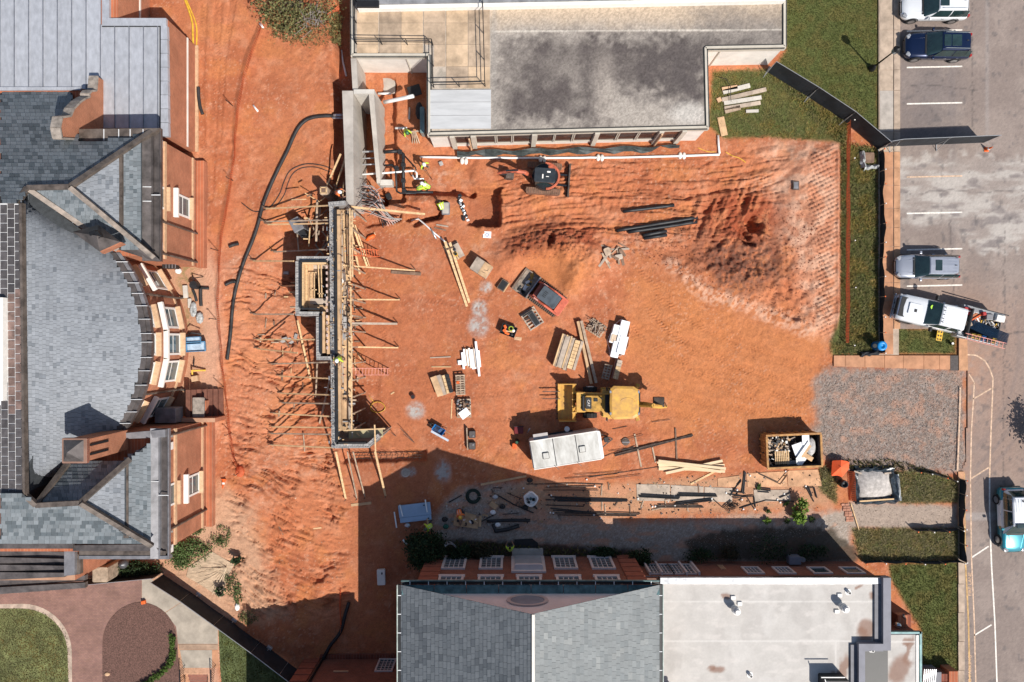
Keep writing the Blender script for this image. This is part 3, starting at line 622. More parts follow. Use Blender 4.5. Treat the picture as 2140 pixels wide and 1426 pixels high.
strip(hall, 'gutter_bed', m_copper,[(152,1140,8.1),(152,1152,8.1),(340,1152,8.1),(314,1138,8.2)],.3); strip(hall, 'gutter_lip', m_copperb,[(165,1152,8.05),(165,1162,8.05),(346,1162,8.05),(346,1152,8.05)],.3)
strip(hall, 'gutter_lip', m_copperl,[(165,1162,8.1),(165,1169,8.1),(354,1169,8.1),(354,1162,8.1)],.4)
ys_=[528,548,570,592,614,640,668,698,716,748,776,806,836,862,886,908]
for a, b in zip(ys_[:-1], ys_[1:]):
 strip(hall, 'curved_gutter', m_copper,[(arcx(a)-23,a,8.2),(arcx(b)-23,b-.8,8.2),(arcx(b)-10,b-.8,8.14),(arcx(a)-10,a,8.14)],.3)
 strip(hall, 'curved_gutter', m_copperl if a < 640 else m_copper,[(arcx(a)-9,a,8.05),(arcx(b)-9,b-.8,8.05),(arcx(b),b-.8,8.05),(arcx(a),a,8.05)],.35)
 strip(hall, 'lead_seam', m_seam,[(arcx(b)-23,b-1.2,8.3),(arcx(b)-23,b-.2,8.3),(arcx(b)+.5,b-.2,8.22),(arcx(b)+.5,b-1.2,8.22)],.12)
# walls
XN, XS_=-23.69,-22.98
def wallprism(poly, z0, z1, m=m_brick, root=hall, name='wall'): return MB().prism(poly, z0, z1).build(name, m, root)
wallprism([(-42,5.6),(XN,5.6),(XN,13.55),(-42,13.55)],-.5,8.0); wallprism([(-42,-13.85),(XS_,-13.85),(XS_,-6.0),(-42,-6.0)],-.5,7.9)
CXA, CYA, RA=-33.63,-.28,9.2
def rp(a, r, z): return Vector((CXA+r*math.cos(a), CYA+r*math.sin(a), z))
aa=[R(d) for d in np.linspace(-41,41,34)]
wallprism([(rp(a,RA,0).x, rp(a,RA,0).y) for a in aa]+[(-40,5.7),(-40,-6.1)],-.5,7.75)
def bandz(z, t, d, m, name):
 MB().box((XN+d/2,9.57, z),(d,7.98, t)).build(name, m, hall); MB().box((XS_+d/2,-9.9, z),(d,7.9, t)).build(name, m, hall)
 MB().loft([[rp(a,RA-.05,z-t/2),rp(a,RA+d,z-t/2),rp(a,RA+d,z+t/2),rp(a,RA-.05,z+t/2)] for a in aa]).build(name, m, hall)
bandz(2.25,.2,.09, m_stone, 'water_table')
MB().box((XN+.06,9.57,6.35),(.12,7.98,.26)).build('string_course', m_stone, hall); MB().box((XS_+.06,-9.9,6.35),(.12,7.9,.26)).build('string_course', m_stone, hall)
MB().box((XN+.35,9.5,1.0),(.6,8.0,1.5)).build('plinth', m_brick, hall); MB().box((XS_+.3,-9.9,1.0),(.5,8.0,1.5)).build('plinth', m_brick, hall)
for x, y, s_ in ((XN,9.7,1),(XS_,-10.35,-1)):
 window(hall,(x,y,3.8),1.5,2.1,0, nx=1, ny=2, fw=.14, sill=.3, hood=.32); window(hall,(x,y,6.95),1.5,1.5,0, nx=1, ny=2, fw=.14, sill=.3)
 MB().box((x+.06, y+s_*3.6,7.2),(.12,.5,.9)).build('dentil_bracket', m_white, hall); MB().box((x+.06, y-s_*3.3,7.2),(.12,.5,.9)).build('dentil_bracket', m_white, hall)
for d in (30.5,12.2,.3,-11.8,-29):
 a=R(d); window(hall, rp(a,RA+.03,3.75),1.55,2.1, a, nx=1, ny=2, fw=.14, sill=.36, hood=.34); window(hall, rp(a,RA+.03,6.9),1.5,1.6, a, nx=1, ny=2, fw=.14, sill=.36)
for d in (22,-21): a=R(d); MB().tube([rp(a,RA+.6,7.8),rp(a,RA+.12,7.2),rp(a,RA+.12,1.6),rp(a,RA+.35,1.25)],.085,8).build('downpipe', m_copperb, hall)
for x, y in ((XN,5.9),(XN,8.05),(XS_,-6.3),(XS_,-12.6)): MB().tube([(x+.5,y,7.7),(x+.12,y,7.2),(x+.12,y,1.5),(x+.4,y,1.15)],.08,8).build('downpipe', m_copperb, hall)
# shaped gable, dormer and chimney
gx_=P(218,250,5.4).x; prof=[(160,6.2),(168,6.25),(190,6.35),(191,6.9),(197,7.15),(203,7.1),(206,7.5),(214,8.1),(228,8.75),(243,9.05),(246,9.9),(268,10.1),(290,9.9),(292,8.0)]
pz=[((713-y)/S*(1-z/HC), z) for y, z in prof]
MB().loft([[(gx_+d,y,z) for y, z in [(pz[0][0],4.6)]+pz+[(pz[-1][0],4.6)]] for d in (-.35,.0)]).build('shaped_gable', m_brick, hall)
m_cop=mat('weathered_coping',(.30,.255,.215),.85,.3,3.)
for (y0,z0),(y1,z1) in zip(pz[:-1], pz[1:]):
 if abs(y1-y0) > .1: MB().bar((gx_-.22,y0,z0+.04),(gx_-.22,y1,z1+.04),.62,.12).build('coping', m_cop, hall)
dm=[P(150,484,11.6),P(205,468,11.6),P(252,508,11.6),P(212,527,11.6)]; pk=P(200,494,12.5); D2=[P(205,528,9.8),P(215,525,9.8),P(255,508,9.8)]
MB().add([P(152,485,10.6),P(206,470,10.6),P(252,506,10.7),P(208,526,10.7),P(202,493,11.7)],[(0,1,4),(1,2,4),(2,3,4),(3,0,4)]).build('dormer_roof', m_copper, hall)
MB().slab([P(208,525,10.6),P(251,506,10.6),P(258,510,9.5),P(213,530,9.5)],.3).build('dormer_wall', m_brick, hall)
MB().bar(P(190,490,11.35), P(203,485,11.4),.22,.3).build('dormer_vent', m_dark, hall); MB().bar(P(203,485,11.4), P(212,497,11.4),.22,.3).build('dormer_vent', m_dark, hall)
ca=[P(252,908,8.9),P(252,948,8.9)]; xb=ca[0].x; y0, y1=P(0,956,11.).y, P(0,912,11.).y
MB().prism([(xb-1.3,y0),(xb,y0),(xb,y1),(xb-1.3,y1)],8.,12.3).build('chimney', m_brick, hall)
for k in range(2):
 MB().box((xb+.03,(y0+y1)/2+(k-.5)*.55,11.2),(.06,.14,1.8)).build('chimney_flue_slot', m_dark, hall)
MB().rbox((xb-.65,(y0+y1)/2,12.4),(1.5,y1-y0+.2,.25),.05).build('chimney_cap', m_brickd, hall)
MB().add([(xb-1.3,y0,12.52),(xb-.1,y0,12.52),(xb-.1,y1,12.52),(xb-1.3,y1,12.52),(xb-.7,(y0+y1)/2,13.1)],[(0,1,4),(1,2,4),(2,3,4),(3,0,4)]).build('chimney_hood', m_copper, hall)
# west porch roofs
for k,(a, b) in enumerate(((0,.25),(.25,.5),(.5,.75),(.75,1.))):
 y0_, y1_=1148+64*a,1148+64*b; strip(hall, 'porch_panel', m_copper,[(-40,y0_,7.4),(-40,y1_-.6,7.3),(134,y1_-5-.6,7.3),(134,y0_+6*(1-a),7.4)],.15)
strip(hall, 'porch_gutter', m_copperl,[(134,1140,7.5),(134,1204,7.4),(156,1202,7.4),(156,1146,7.5)],.3)
strip(hall, 'porch_gutter', m_copperb,[(157,1152,7.2),(157,1202,7.2),(168,1200,7.2),(168,1164,7.2)],.3)
for a, b in ((1213,1228),(1228,1243)): strip(hall, 'porch_canopy', m_copper,[(-40,a+2,5.6),(-40,b+2,5.4),(178,b-14,5.4),(178,a-10,5.6)],.3)
wallprism([(-42,-16.2),(-29.6,-16.2),(-29.6,-13.8),(-42,-13.8)],0,6.6)
strip(hall, 'eave_apron', m_copper,[(-40,1131,8.3),(-40,1147,8.2),(152,1147,8.2),(152,1133,8.3)],.2)
strip(hall, 'porch_deck', m_copper,[(-40,1126,7.2),(-40,1214,7.1),(136,1206,7.1),(160,1140,7.2)],.3)
MB().rbox(P(229,1190,2.2),(1.1,1.1,2.4),.1).build('porch_column', mat('porch_stone',(.36,.27,.19),.9,.3,3.), hall)
# small things against the hall
sb=thing('stair_well', P(395,872,1.2), 'brick stair well in shade with a stone capped pier below the south wing', 'stair well')
for k in range(7): MB().box((XS_-.9+k*.32,-4.75,2.45-k*.2),(.31,2.3,.2)).build('step', mat('stair_brick',(.18,.075,.05),.9,.2,3.) if k == 0 else MATS['stair_brick'], sb)
MB().box((XS_-.4,-6.0+.22,1.9),(3.4,.3,2.2)).build('stair_wall', m_brick, sb)
pr=MB(); pr.rbox((-22.95,-4.9,1.7),(.55,1.0,1.2),.05).build('pier', m_brick, sb); MB().rbox((-23.1,-4.9,2.5),(.85,1.5,.2),.06).build('pier_cap', m_cop, sb)
MB().rbox((-24.9,-5.35,3.3),(1.5,1.1,1.1),.06).build('metal_cabinet', m_copperl, sb)
gr=thing('window_grille', P(357,550,3.), 'black slatted metal box fixed over a basement opening of the hall', 'grille')
MB().rbox(P(357,549,2.6),(.85,.9,.9),.04).build('grille_box', mat('black_metal',(.028,.026,.026),.5,.3,4.), gr)
for k in range(4): MB().bar(P(347+k*6.5,537,3.08), P(347+k*6.5,561,3.08),.05,.05).build('slat', m_copperl, gr)
# ---------------------------------------------------------------- B: flat metal roofed annex, top left
anx=thing('annex_building',(-32,22,0), 'flat roofed brick annex under pale grey metal sheets north of the slate hall', 'building')
ZA=5.5; XA=-23.9
wallprism([(-46,14.3),(XA,14.3),(XA,22.3),(-27.4,22.3),(-27.4,40),(-46,40)],-.5, ZA-.15, root=anx)
for px0 in range(-60,346,30):
 x1=min(px0+30,333)
 ya=-40 if px0 < 210 else 52
 yb=186 if px0 < 165 else 268
 mb=MB(); q=[P(px0+.5,ya,ZA),P(px0+.5,yb,ZA),P(x1-.2,yb,ZA),P(x1-.2,ya,ZA)]; mb.slab(q,.1).build('roof_panel', m_metal, anx)
 MB().bar(P(px0,ya,ZA+.02), P(px0,yb,ZA+.02),.045,.09).build('standing_seam', mat('seam_metal',(.20,.21,.24),.5,.2,2., metal=.2) if 'seam_metal' not in MATS else MATS['seam_metal'], anx)
for q in ([(213,-40),(213,38),(228,38),(228,-40)],[(213,38),(213,54),(347,54),(347,38)]): strip(anx, 'roof_edge', m_metal,[(*p,ZA+.08) for p in q],.3)
for y in range(54,286,29): strip(anx, 'roof_edge', m_metal,[(336,y,ZA+.08),(336,min(y+28,285),ZA+.08),(350+(y-54)*.012,min(y+28,285),ZA+.08),(349+(y-54)*.012,y,ZA+.08)],.3)
for x0, x1, y in ((213,333,55),(334,337,170)): strip(anx, 'painted_gutter_shadow', m_dark,[(x0,54.5,ZA+.06),(x0,56 if x1 > 330 and x0 < 300 else 270,ZA+.06),(x1,56 if x0 < 300 else 270,ZA+.06),(x1,54.5,ZA+.06)],.05)  # black strips painted in as the shadow along the gutter
strip(anx, 'roof_flashing', m_metal,[(-60,182,ZA+.1),(-60,189,ZA+.1),(168,188,ZA+.1),(168,182,ZA+.1)],.15)
MB().box((XA+.03,18.3,2.6),(.06,8.0,.16)).build('band_course', m_creamw, anx); MB().box((-27.37,28,2.6),(.06,12,.16)).build('band_course', m_creamw, anx)
MB().box((XA+.1,18.3,.9),(.2,8.02,.9)).build('plinth', m_stone, anx)
# ---------------------------------------------------------------- C: concrete terrace building, top
ter=thing('concrete_building',(8,22,0), 'cream concrete building with a stained gravel roof and railed terrace', 'building')
ZT=3.2
def pxw(l, z): return [tuple(P(x,y,z)[:2]) for x, y in l]
outer=[(733,-60),(733,119),(893,119),(893,284),(1482,270),(1478,104),(1643,101),(1643,-60)]
wall_in=[(737,-60),(737,116),(896,116),(896,281),(1478,267),(1474,101),(1639,98),(1639,-60)]
MB().prism(pxw(wall_in, ZT),-1.3, ZT-.25).build('wall', m_creamw, ter)
MB().prism(pxw(outer, ZT), ZT-.45, ZT-.02).build('roof_edge', m_cream, ter)
def para(a, b, w=.15):
 k_=.992
 a, b=tuple(1070+(a[0]-1070)*1. + (4 if a[0]<1000 else -4) for _ in (0,))+(a[1]-4,), tuple(1070+(b[0]-1070)*1. + (4 if b[0]<1000 else -4) for _ in (0,))+(b[1]-4,)
 MB().bar(P(*a,ZT+.06), P(*b,ZT+.06), w,.16).build('parapet', m_cream, ter); MB().bar(P(*a,ZT+.0), P(*b,ZT+.0), w+.22,.05).build('drip_edge', mat('dark_flashing',(.07,.068,.062),.8,.3,4.) if 'dark_flashing' not in MATS else MATS['dark_flashing'], ter)
for a, b in zip(outer[:-1], outer[1:]):
 c_=Vector((1200,120)); A, B=Vector(a), Vector(b); para(a, b)
m_aggr=ground_mat('exposed_aggregate',.95,.55,26.,.3,60.)
def aggr(X, Y):
 n1=fbm(X/70,Y/70,5,101); n2=fbm(X/20,Y/20,4,102); n3=fbm(X/2.6,Y/2.6,2,103)
 C=np.empty(X.shape+(3,)); C[:]=(.37,.325,.28); tan=1-ss(30,75, Y+18*(n2-.5)); C=mixc(C,(.50,.385,.275), tan*.8)
 dk=pm(X, Y,[(1050,85),(1180,75),(1640,78),(1640,62),(1480,130),(1470,215),(1440,215),(1350,190),(1262,190),(1270,262),(1050,255),(1035,200)],30,34,104)
 C=mixc(C,(.105,.088,.082), np.clip(dk*(.62+.38*ss(.25,.6,n1)+.5*(n2-.5)),0,1))
 C=mixc(C,(.20,.175,.155), pm(X,Y,[(1450,15),(1650,15),(1650,100),(1450,100)],50,30)*.75)
 C=mixc(C,(.10,.085,.08), pm(X,Y,[(1330,90),(1470,95),(1470,215),(1350,205)],30,24,105)*.75*ss(.3,.55,n2))
 C=mixc(C,(.52,.48,.43), ell(X,Y,1440,238,36,22,0,.6)*.8); C=mixc(C,(.46,.40,.34), ell(X,Y,1262,190,22,70,0,.8)*.5)
 C=mixc(C,(.62,.56,.48),(1-ss(.8,2.2,np.abs(Y-66+(X-1050)*.006+1.5*(n2-.5))))*.7*(X>1028))
 C=mixc(C,(.09,.08,.07),(1-ss(0,5,np.abs(Y-(282-(X-893)*.0235)+5*n2)))*.7); C=mixc(C,(.30,.27,.24),(1-ss(0,10,np.abs(X-1033)))*.5)
 C *= (.62+.76*n3)[..., None]; return C
def roof_sheet(root, name, poly, z, d, colf, m, lab=None):
 xs=[p[0] for p in poly]; ys=[p[1] for p in poly]; a, b=P(min(xs), max(ys), z), P(max(xs), min(ys), z); k=S/(1-z/HC)
 gx_, gy_=np.arange(a.x, b.x+d, d), np.arange(a.y, b.y+d, d); X, Y=np.meshgrid(gx_, gy_); qx, qy=1070+X*k,713-Y*k
 keep=inpoly((qx[:-1,:-1]+qx[1:,1:])/2,(qy[:-1,:-1]+qy[1:,1:])/2, poly)
 o=grid_obj(name, gx_, gy_, np.full(X.shape, z), colf(qx, qy), m, keep); del o['kind']; o.parent=root; o.location=-root.location; return o
roof_sheet(ter, 'gravel_roof',[(1025,18),(1640,-10),(1640,100),(1480,103),(1480,268),(1025,276)], ZT+.01,.07, aggr, m_aggr)
roof_sheet(ter, 'terrace_bed',[(737,-60),(1026,-60),(1026,278),(896,280),(896,117),(737,117)], ZT+.004,.12, lambda X, Y: mixc(np.full(X.shape+(3,),.36)*np.array([1.,.86,.70]),(.5,.42,.34), ss(.4,.6,fbm(X/12,Y/12,3,106))), m_aggr)
m_tile=mat('terrace_tile',(.52,.375,.245),.9,.22,1.1,.3,70., rnd=.10); m_tiled=mat('terrace_tile_stained',(.43,.32,.225),.9,.25,1.1,.3,70., rnd=.12)
for x in (745,792,838,885,932,978):
 for y, y2 in ((-28,3),(3,48),(48,93),(93,114),(93,139),(139,184)):
  if y == 93 and ((x < 880) != (y2 == 114)): continue
  if y > 130 and x < 930: continue
  q=[(x+.7,y+.7),(x+45.6,y+.7),(x+45.6,y2-.4),(x+.7,y2-.4)]
  if x == 885 and y2 == 139: q=[(x+22,y+.7),(x+45.6,y+.7),(x+45.6,y2-.4),(x+22,y2-.4)]
  MB().prism(pxw(q, ZT+.05), ZT, ZT+.045).build('terrace_tile', m_tile if (x+y) % 3 else m_tiled, ter)
m_mroof=mat('pale_roof_sheet',(.50,.50,.495),.6,.10,.9, stretch=(.4,2,1)); 
for a, b in ((188,214),(214,242),(242,270)): strip(ter, 'roof_panel', m_mroof,[(898,a,ZT+.1),(898,b-.7,ZT+.1),(1026,b-1.2,ZT+.1),(1026,a-.5,ZT+.1)],.09)
# railings
def rail(root, pts, z0, h, m, step=1.75, bars=2):
 for a, b in zip(pts[:-1], pts[1:]):
  A, B=P(*a, z0), P(*b, z0); n=max(1, round((B-A).length/step))
  for k in range(n+1): p=A.lerp(B, k/n); MB().bar(p, p+Vector((0,0,h)),.045).build('rail_post', m, root)
  for j in range(1, bars+1): o=Vector((0,0,h*j/bars)); MB().bar(A+o, B+o,.045).build('handrail', m, root)
rt=thing('terrace_railing', P(830,90,ZT), 'black metal guard rail round the tan tiled terrace', 'railing')
rail(rt,[(744,-40),(746,93),(905,95),(907,183),(1014,181),(1008,-40)], ZT+.05,1.05, m_dark)
rp_=thing('upper_roof', P(1150,0,4), 'grey roof edge of the taller block with a white fascia at the top of the picture', 'roof')
MB().prism(pxw([(746,-60),(746,17),(1643,-1),(1643,-60)],3.9), ZT,3.72).build('fascia', m_white, rp_); MB().prism(pxw([(746,-60),(746,9),(1643,-7),(1643,-60)],3.9),3.72,3.9).build('roof_sheet', mat('grey_membrane',(.24,.24,.25),.8,.3,.8), rp_)
MB().rbox(P(769,9,3.98),(1.6,.5,.2),.04).build('roof_drain_box', m_dark, rp_)
# window band under the south eave
yw=P(0,0,0); A, B=P(896,281,ZT), P(1478,267,ZT); dirw=(B-A).normalized(); nw=Vector((dirw.y,-dirw.x,0)); ang=math.atan2(nw.y, nw.x); L_=(B-A).length
def atw(px, z): t=(px-896)/(1478-896); p=A.lerp(B, t); return Vector((p.x+nw.x*.02, p.y+nw.y*.02, z))
for a, b in ((945,984),(992,1035),(1037,1070),(1072,1112),(1122,1160),(1161,1200),(1202,1245),(1254,1295),(1297,1338),(1340,1382),(1386,1430)):
 window(ter, atw((a+b)/2,1.95),(b-a)/S*.93,2.2, ang, m_cream, m_glassb, nx=1, ny=1, fw=.06, dep=.1)
for px in (944,988,1117,1249,1384,1432): MB().box(atw(px,1.6)+nw*.12,(.34,.25,3.), rz=math.atan2(dirw.y, dirw.x)).build('pilaster', m_cream, ter)
for px in (980,1385): MB().tube([atw(px,3.0)+nw*.35, atw(px,.1)+nw*.35],.07,8).build('downpipe', m_stone, ter)
tp=thing('tarp', atw(1200,0)+nw*.7, 'long dark green tarp strung below the brown windows of the concrete building', 'tarp'); pts=[]
for k in range(25):
 p=atw(948+k*20.5,0)+nw*(.45+.10*math.sin(k*1.3)); q=atw(948+k*20.5,0)+nw*(.80+.12*math.sin(k*1.9+1)-(.3 if k > 21 else 0)); pts.append([p+Vector((0,0,.40)), p.lerp(q,.5)+Vector((0,0,.36-.12*math.cos(k*2.2))), q+Vector((0,0,.12))])
m_tarp=mat('dark_green_tarp',(.045,.055,.053),.6,.4,2.5,.3,12.)
MB().loft(pts, closed=False, caps=False).build('tarp_sheet', m_tarp, tp)
for k, px in enumerate((963,1137,1265,1447)):
 p=atw(px,0)+nw*1.15; sb_=thing('sandbag', p,['white sandbag nearest the bay corner on the tarp edge','white sandbag second from the left on the tarp edge','pair of white sandbags at the tarp middle','white sandbag at the right end of the tarp'][k], 'sandbag', 'sandbags holding the tarp')
 for j in range(2): MB().ball(p+Vector((-.16+.3*j,-.02*j,.10)),(.17,.3,.12)).build('bag', m_creamw, sb_, smooth=True)
for k,(a, b) in enumerate((((848,116),(857,152)),((1508,100),(1500,142)))):
 o=MB().tube([P(*a,3.0)+Vector((0,-.12,0)), Vector((P(*a,3.0).x, P(*a,3.0).y-.12,.0))],.06,8).build('downpipe', m_cream, ter)
# ---------------------------------------------------------------- concrete retaining walls of the new basement
m_cast=mat('cast_concrete',(.43,.385,.335),.85,.16,.8,.25,20., stretch=(1,1,.35)); m_castl=mat('pale_concrete',(.56,.52,.46),.85,.12,.9,.2,24.)
ret=thing('retaining_wall',(-11.6,14.,-1.2), 'pale cast concrete retaining walls forming a narrow open pit beside the concrete building', 'retaining wall')
ZR=3.3
def w3(x, y, z=ZR): return P(x, y, z)
a, b=w3(715,190), w3(737,428)
MB().prism([(a.x,a.y),(P(738,190,ZR).x,a.y),(P(739,428,ZR).x,b.y),(P(724,428,ZR).x,b.y)],-1.3, ZR).build('long_wall', m_cast, ret)
MB().prism(pxw([(739,187),(782,187),(782,196),(739,196)], ZR),-1.3, ZR).build('end_wall', m_castl, ret)
q0, q1=[P(770,190,ZR), P(781,190,ZR)],[P(788,384,.6), P(796,384,.6)]
MB().add([(q0[0].x,q0[0].y,ZR),(q0[1].x,q0[1].y,ZR),(q1[1].x,q1[1].y,.7),(q1[0].x,q1[0].y,.7)]+[(q0[0].x,q0[0].y,-1.3),(q0[1].x+.12,q0[1].y,-1.3),(q1[1].x+.12,q1[1].y,-1.3),(q1[0].x,q1[0].y,-1.3)],
         [(0,3,2,1),(4,5,6,7),(0,1,5,4),(1,2,6,5),(2,3,7,6),(3,0,4,7)]).build('stepped_wall', m_cast, ret)
MB().rbox(P(809,384,.2),(.95,.42,.9),.03).build('footing_block', m_castl, ret)
MB().prism(pxw([(733,122),(745,122),(748,188),(737,188)],3.1),-.9,3.1).build('link_wall', m_cast, ret)
# ---------------------------------------------------------------- D: gabled brick building, bottom centre
gab=thing('gabled_building',(1.2,-24,0), 'brick building with a grey slate gable roof and green copper cornice', 'building')
st=[]; YG=-16.3; ZG, ZK=7.2,12.1
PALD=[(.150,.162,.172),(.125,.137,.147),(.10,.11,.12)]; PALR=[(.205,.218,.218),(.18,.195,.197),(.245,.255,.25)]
XL, XR, XK=-7.42,9.85,1.17
def yx(x, y, z): return U(x, y, z)
pl=lambda x, y, z: (*U(x,y,z), z)
fL=plane3(pl(XL,YG,ZG), pl(XK,YG,ZK), pl(XK,-34,ZK)); fR=plane3(pl(XR,YG,ZG), pl(XK,YG,ZK), pl(XK,-34,ZK))
e1, k1, e2=U(XL,YG,ZG), U(XK,YG,ZK), U(XR,YG,ZG); k2, e3, e4=U(XK,-29.5,ZK), U(XL,-29.5,ZG), U(XR,-29.5,ZG)
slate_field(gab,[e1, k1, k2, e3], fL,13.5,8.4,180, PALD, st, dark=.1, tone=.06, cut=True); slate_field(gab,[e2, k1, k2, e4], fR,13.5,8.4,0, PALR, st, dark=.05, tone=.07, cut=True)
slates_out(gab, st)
MB().box((XK+.1,-23, ZK+.06),(.17,13.4,.1)).build('ridge_cap', m_creamw, gab)
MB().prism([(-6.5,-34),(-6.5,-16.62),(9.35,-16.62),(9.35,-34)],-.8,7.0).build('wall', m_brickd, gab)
MB().add([(-6.9,-16.85,7.2),(9.3,-16.85,7.2),(XK,-16.85,11.75),(-6.9,-17.2,7.2),(9.3,-17.2,7.2),(XK,-17.2,11.75)],[(0,2,1),(3,4,5),(0,3,5,2),(2,5,4,1),(0,1,4,3)]).build('tympanum', mat('pink_render',(.74,.62,.60),.8,.06,.8), gab)
ov=MB(); cz=Vector((1.0,-16.8,8.6))
for r0, r1, d in ((1.35,1.12,.06),(1.12,.0,.02)):
 ring=[[cz+Vector((r*math.cos(t)*1., d_, r*.72*math.sin(t))) for t in np.linspace(0,2*math.pi,24, endpoint=False)] for r, d_ in ((r0,0),(r0,d),(max(r1,.01),d))]
 MB().loft(ring, True, False).build('oval_frame' if d > .03 else 'pane', mat('oval_trim',(.5,.41,.39),.7,.05,2.) if d > .03 else mat('oval_glass',(.30,.30,.34),.15,.1,1., spec=.8), gab)
for k in range(8): x0=XL+.05+k*2.16; MB().slab([Vector((x0+.02,YG-.02,ZG-.02)),Vector((x0+.02,YG-.62,ZG+.14)),Vector((min(x0+2.14,XR),YG-.62,ZG+.14)),Vector((min(x0+2.14,XR),YG-.02,ZG-.02))][::1],.12).build('copper_panel', m_verd, gab)
MB().box(((XL+XR)/2, YG+.14, ZG-.12),(XR-XL,.22,.18)).build('gutter', m_dark, gab); MB().box(((XL+XR)/2, YG+.27, ZG-.04),(XR-XL,.05,.2)).build('gutter_lip', m_verd, gab)
for k in range(14): MB().box((XL+.6+k*1.24, YG+.14, ZG+.02),(.05,.26,.05)).build('gutter_bracket', m_seam, gab)
for s_, x in ((-1,XL),(1,XR)):
 MB().box((x+s_*.12,-23, ZG-.08),(.2,13.4,.2)).build('gutter', m_dark, gab); MB().box((x+s_*.24,-23, ZG-.02),(.06,13.4,.22)).build('gutter_lip', mat('pale_verdigris',(.42,.47,.42),.6,.2,3.) if s_ < 0 else MATS['pale_verdigris'], gab)
 for k in range(10): MB().box((x+s_*.12,-17-k*1.25, ZG+.02),(.26,.05,.05)).build('gutter_bracket', m_seam, gab)
m_quoin=mat('quoin_brick',(.30,.095,.055),.85,.15,2.)
for x in (-5.85,8.7):
 for k in range(7): MB().rbox((x,-16.58,.45+k*.98),(1.35,.14,.84),.02, top=.02).build('quoin', m_quoin, gab)
m_wwin=mat('pale_pink_trim',(.62,.53,.50),.7,.05,2.); m_gl2=mat('dark_sash_glass',(.05,.075,.09),.08,.2,2., spec=.9)
for x in (-4.3,-1.55,3.95,6.7): window(gab,(x,-16.62,1.85),1.75,2.7, R(90), m_wwin, m_gl2, nx=4, ny=5, fw=.17, dep=.12, sill=.14, mun=.06)
for x in (-4.25,-1.5,1.2,3.95,6.65): window(gab,(x,-16.62,5.75),1.75,2.0, R(90), m_wwin, m_gl2, nx=4, ny=4, fw=.17, dep=.12, sill=.14, mun=.06)
MB().box((1.2,-16.55,2.2),(2.5,.14,3.5)).build('door_surround', m_wwin, gab); MB().box((1.2,-16.5,1.9),(2.0,.2,2.7)).build('door', mat('pale_grey_door',(.36,.36,.37),.6,.1,2.), gab); MB().rbox((1.2,-16.35,3.5),(2.1,.5,.25),.2).build('door_canopy', m_wwin, gab); MB().rbox((1.2,-16.3,.15),(2.4,.6,.3),.04).build('door_step', m_cast, gab)
# ---------------------------------------------------------------- E: flat roofed wing, bottom right
wing=thing('flat_roofed_wing',(20,-22,0), 'low brick wing with a pale membrane roof and silver edge flashing', 'building')
ZW=4.6; XE=P(1860,0,ZW).x
yE=P(0,1207,ZW).y
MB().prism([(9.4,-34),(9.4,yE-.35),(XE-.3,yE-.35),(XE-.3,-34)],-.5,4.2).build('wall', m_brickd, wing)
MB().prism(pxw([(1379,1209),(1858,1207),(1858,1470),(1379,1470)], ZW),4.15,4.45).build('roof_slab', m_dark, wing)
def memb(X, Y):
 n1=fbm(X/55,Y/55,5,111); n2=fbm(X/14,Y/14,4,112); n3=fbm(X/30,Y/60,4,113)
 C=np.empty(X.shape+(3,)); C[:]=(.48,.45,.415); C=mixc(C,(.53,.50,.465), ss(.45,.65,n1)*.7); C=mixc(C,(.41,.38,.35), ss(.5,.7,n3)*.6)
 C=mixc(C,(.56,.52,.48), ss(.60,.74,fbm(X/26,Y/12,4,114))*.6)
 br=(.23,.125,.085)
 for cx, cy, rx, ry, rot in ((1812,1318,20,20,0),(1800,1330,12,14,0),(1815,1350,10,14,0),(1825,1245,10,7,0),(1795,1225,6,4,0),(1762,1402,10,28,10),(1745,1412,12,8,0),(1515,1244,7,6,0),(1900,1360,8,30,15),(1880,1400,20,34,20),(1895,1345,6,10,0),(1489,1394,6,5,0),(1500,1399,18,6,0)):
  C=mixc(C, br, ell(X+5*(n2-.5)*4, Y+5*(n1-.5)*5, cx, cy, rx, ry, rot,.35)*.8)
 for y in (1257,1341): C=mixc(C,(.60,.57,.53),(1-ss(.7,2,np.abs(Y-y-2*(n2-.5))))*.8)
 for x in (1746,): C=mixc(C,(.60,.57,.53),(1-ss(.7,2,np.abs(X-x)))*.7*(Y>1341))
 C *= (.93+.14*n2)[..., None]; return C
m_memb=ground_mat('roof_membrane',.75,.12,6.,.12,6., spec=.25)
roof_sheet(wing, 'roof_membrane',[(1381,1220),(1830,1220),(1830,1362),(1778,1362),(1778,1470),(1381,1470)], ZW-.14,.1, memb, m_memb)
m_flash=mat('silver_flashing',(.50,.51,.53),.38,.25,1.2,.8,1.2, metal=.5); m_flg=mat('grey_flashing',(.17,.17,.20),.6,.12,1.); m_flb=mat('dark_grey_flashing',(.15,.15,.17),.6,.15,1.5)
for k in range(5):
 x0, x1=1380+k*95.6,1380+(k+1)*95.6; strip(wing, 'edge_flashing', m_flash,[(x0,1208,ZW),(x0,1221,ZW+.02),(x1-.5,1221,ZW+.02),(x1-.5,1208,ZW)],.3)
for q, m_ in (([(1846,1208),(1846,1346),(1862,1346),(1862,1208)],m_flg),([(1795,1346),(1795,1360),(1862,1360),(1862,1346)],m_flg),([(1795,1360),(1795,1480),(1808,1480),(1808,1360)],m_flg)): strip(wing, 'parapet_cap', m_,[(*p,ZW+.35) for p in q],.4)
for q in ([(1828,1222),(1828,1346),(1845,1346),(1845,1222)],[(1778,1348),(1778,1362),(1846,1362),(1846,1348)],[(1778,1362),(1778,1480),(1794,1480),(1794,1362)]): strip(wing, 'parapet_inside', m_flb,[(*p,ZW+.02) for p in q],.15)
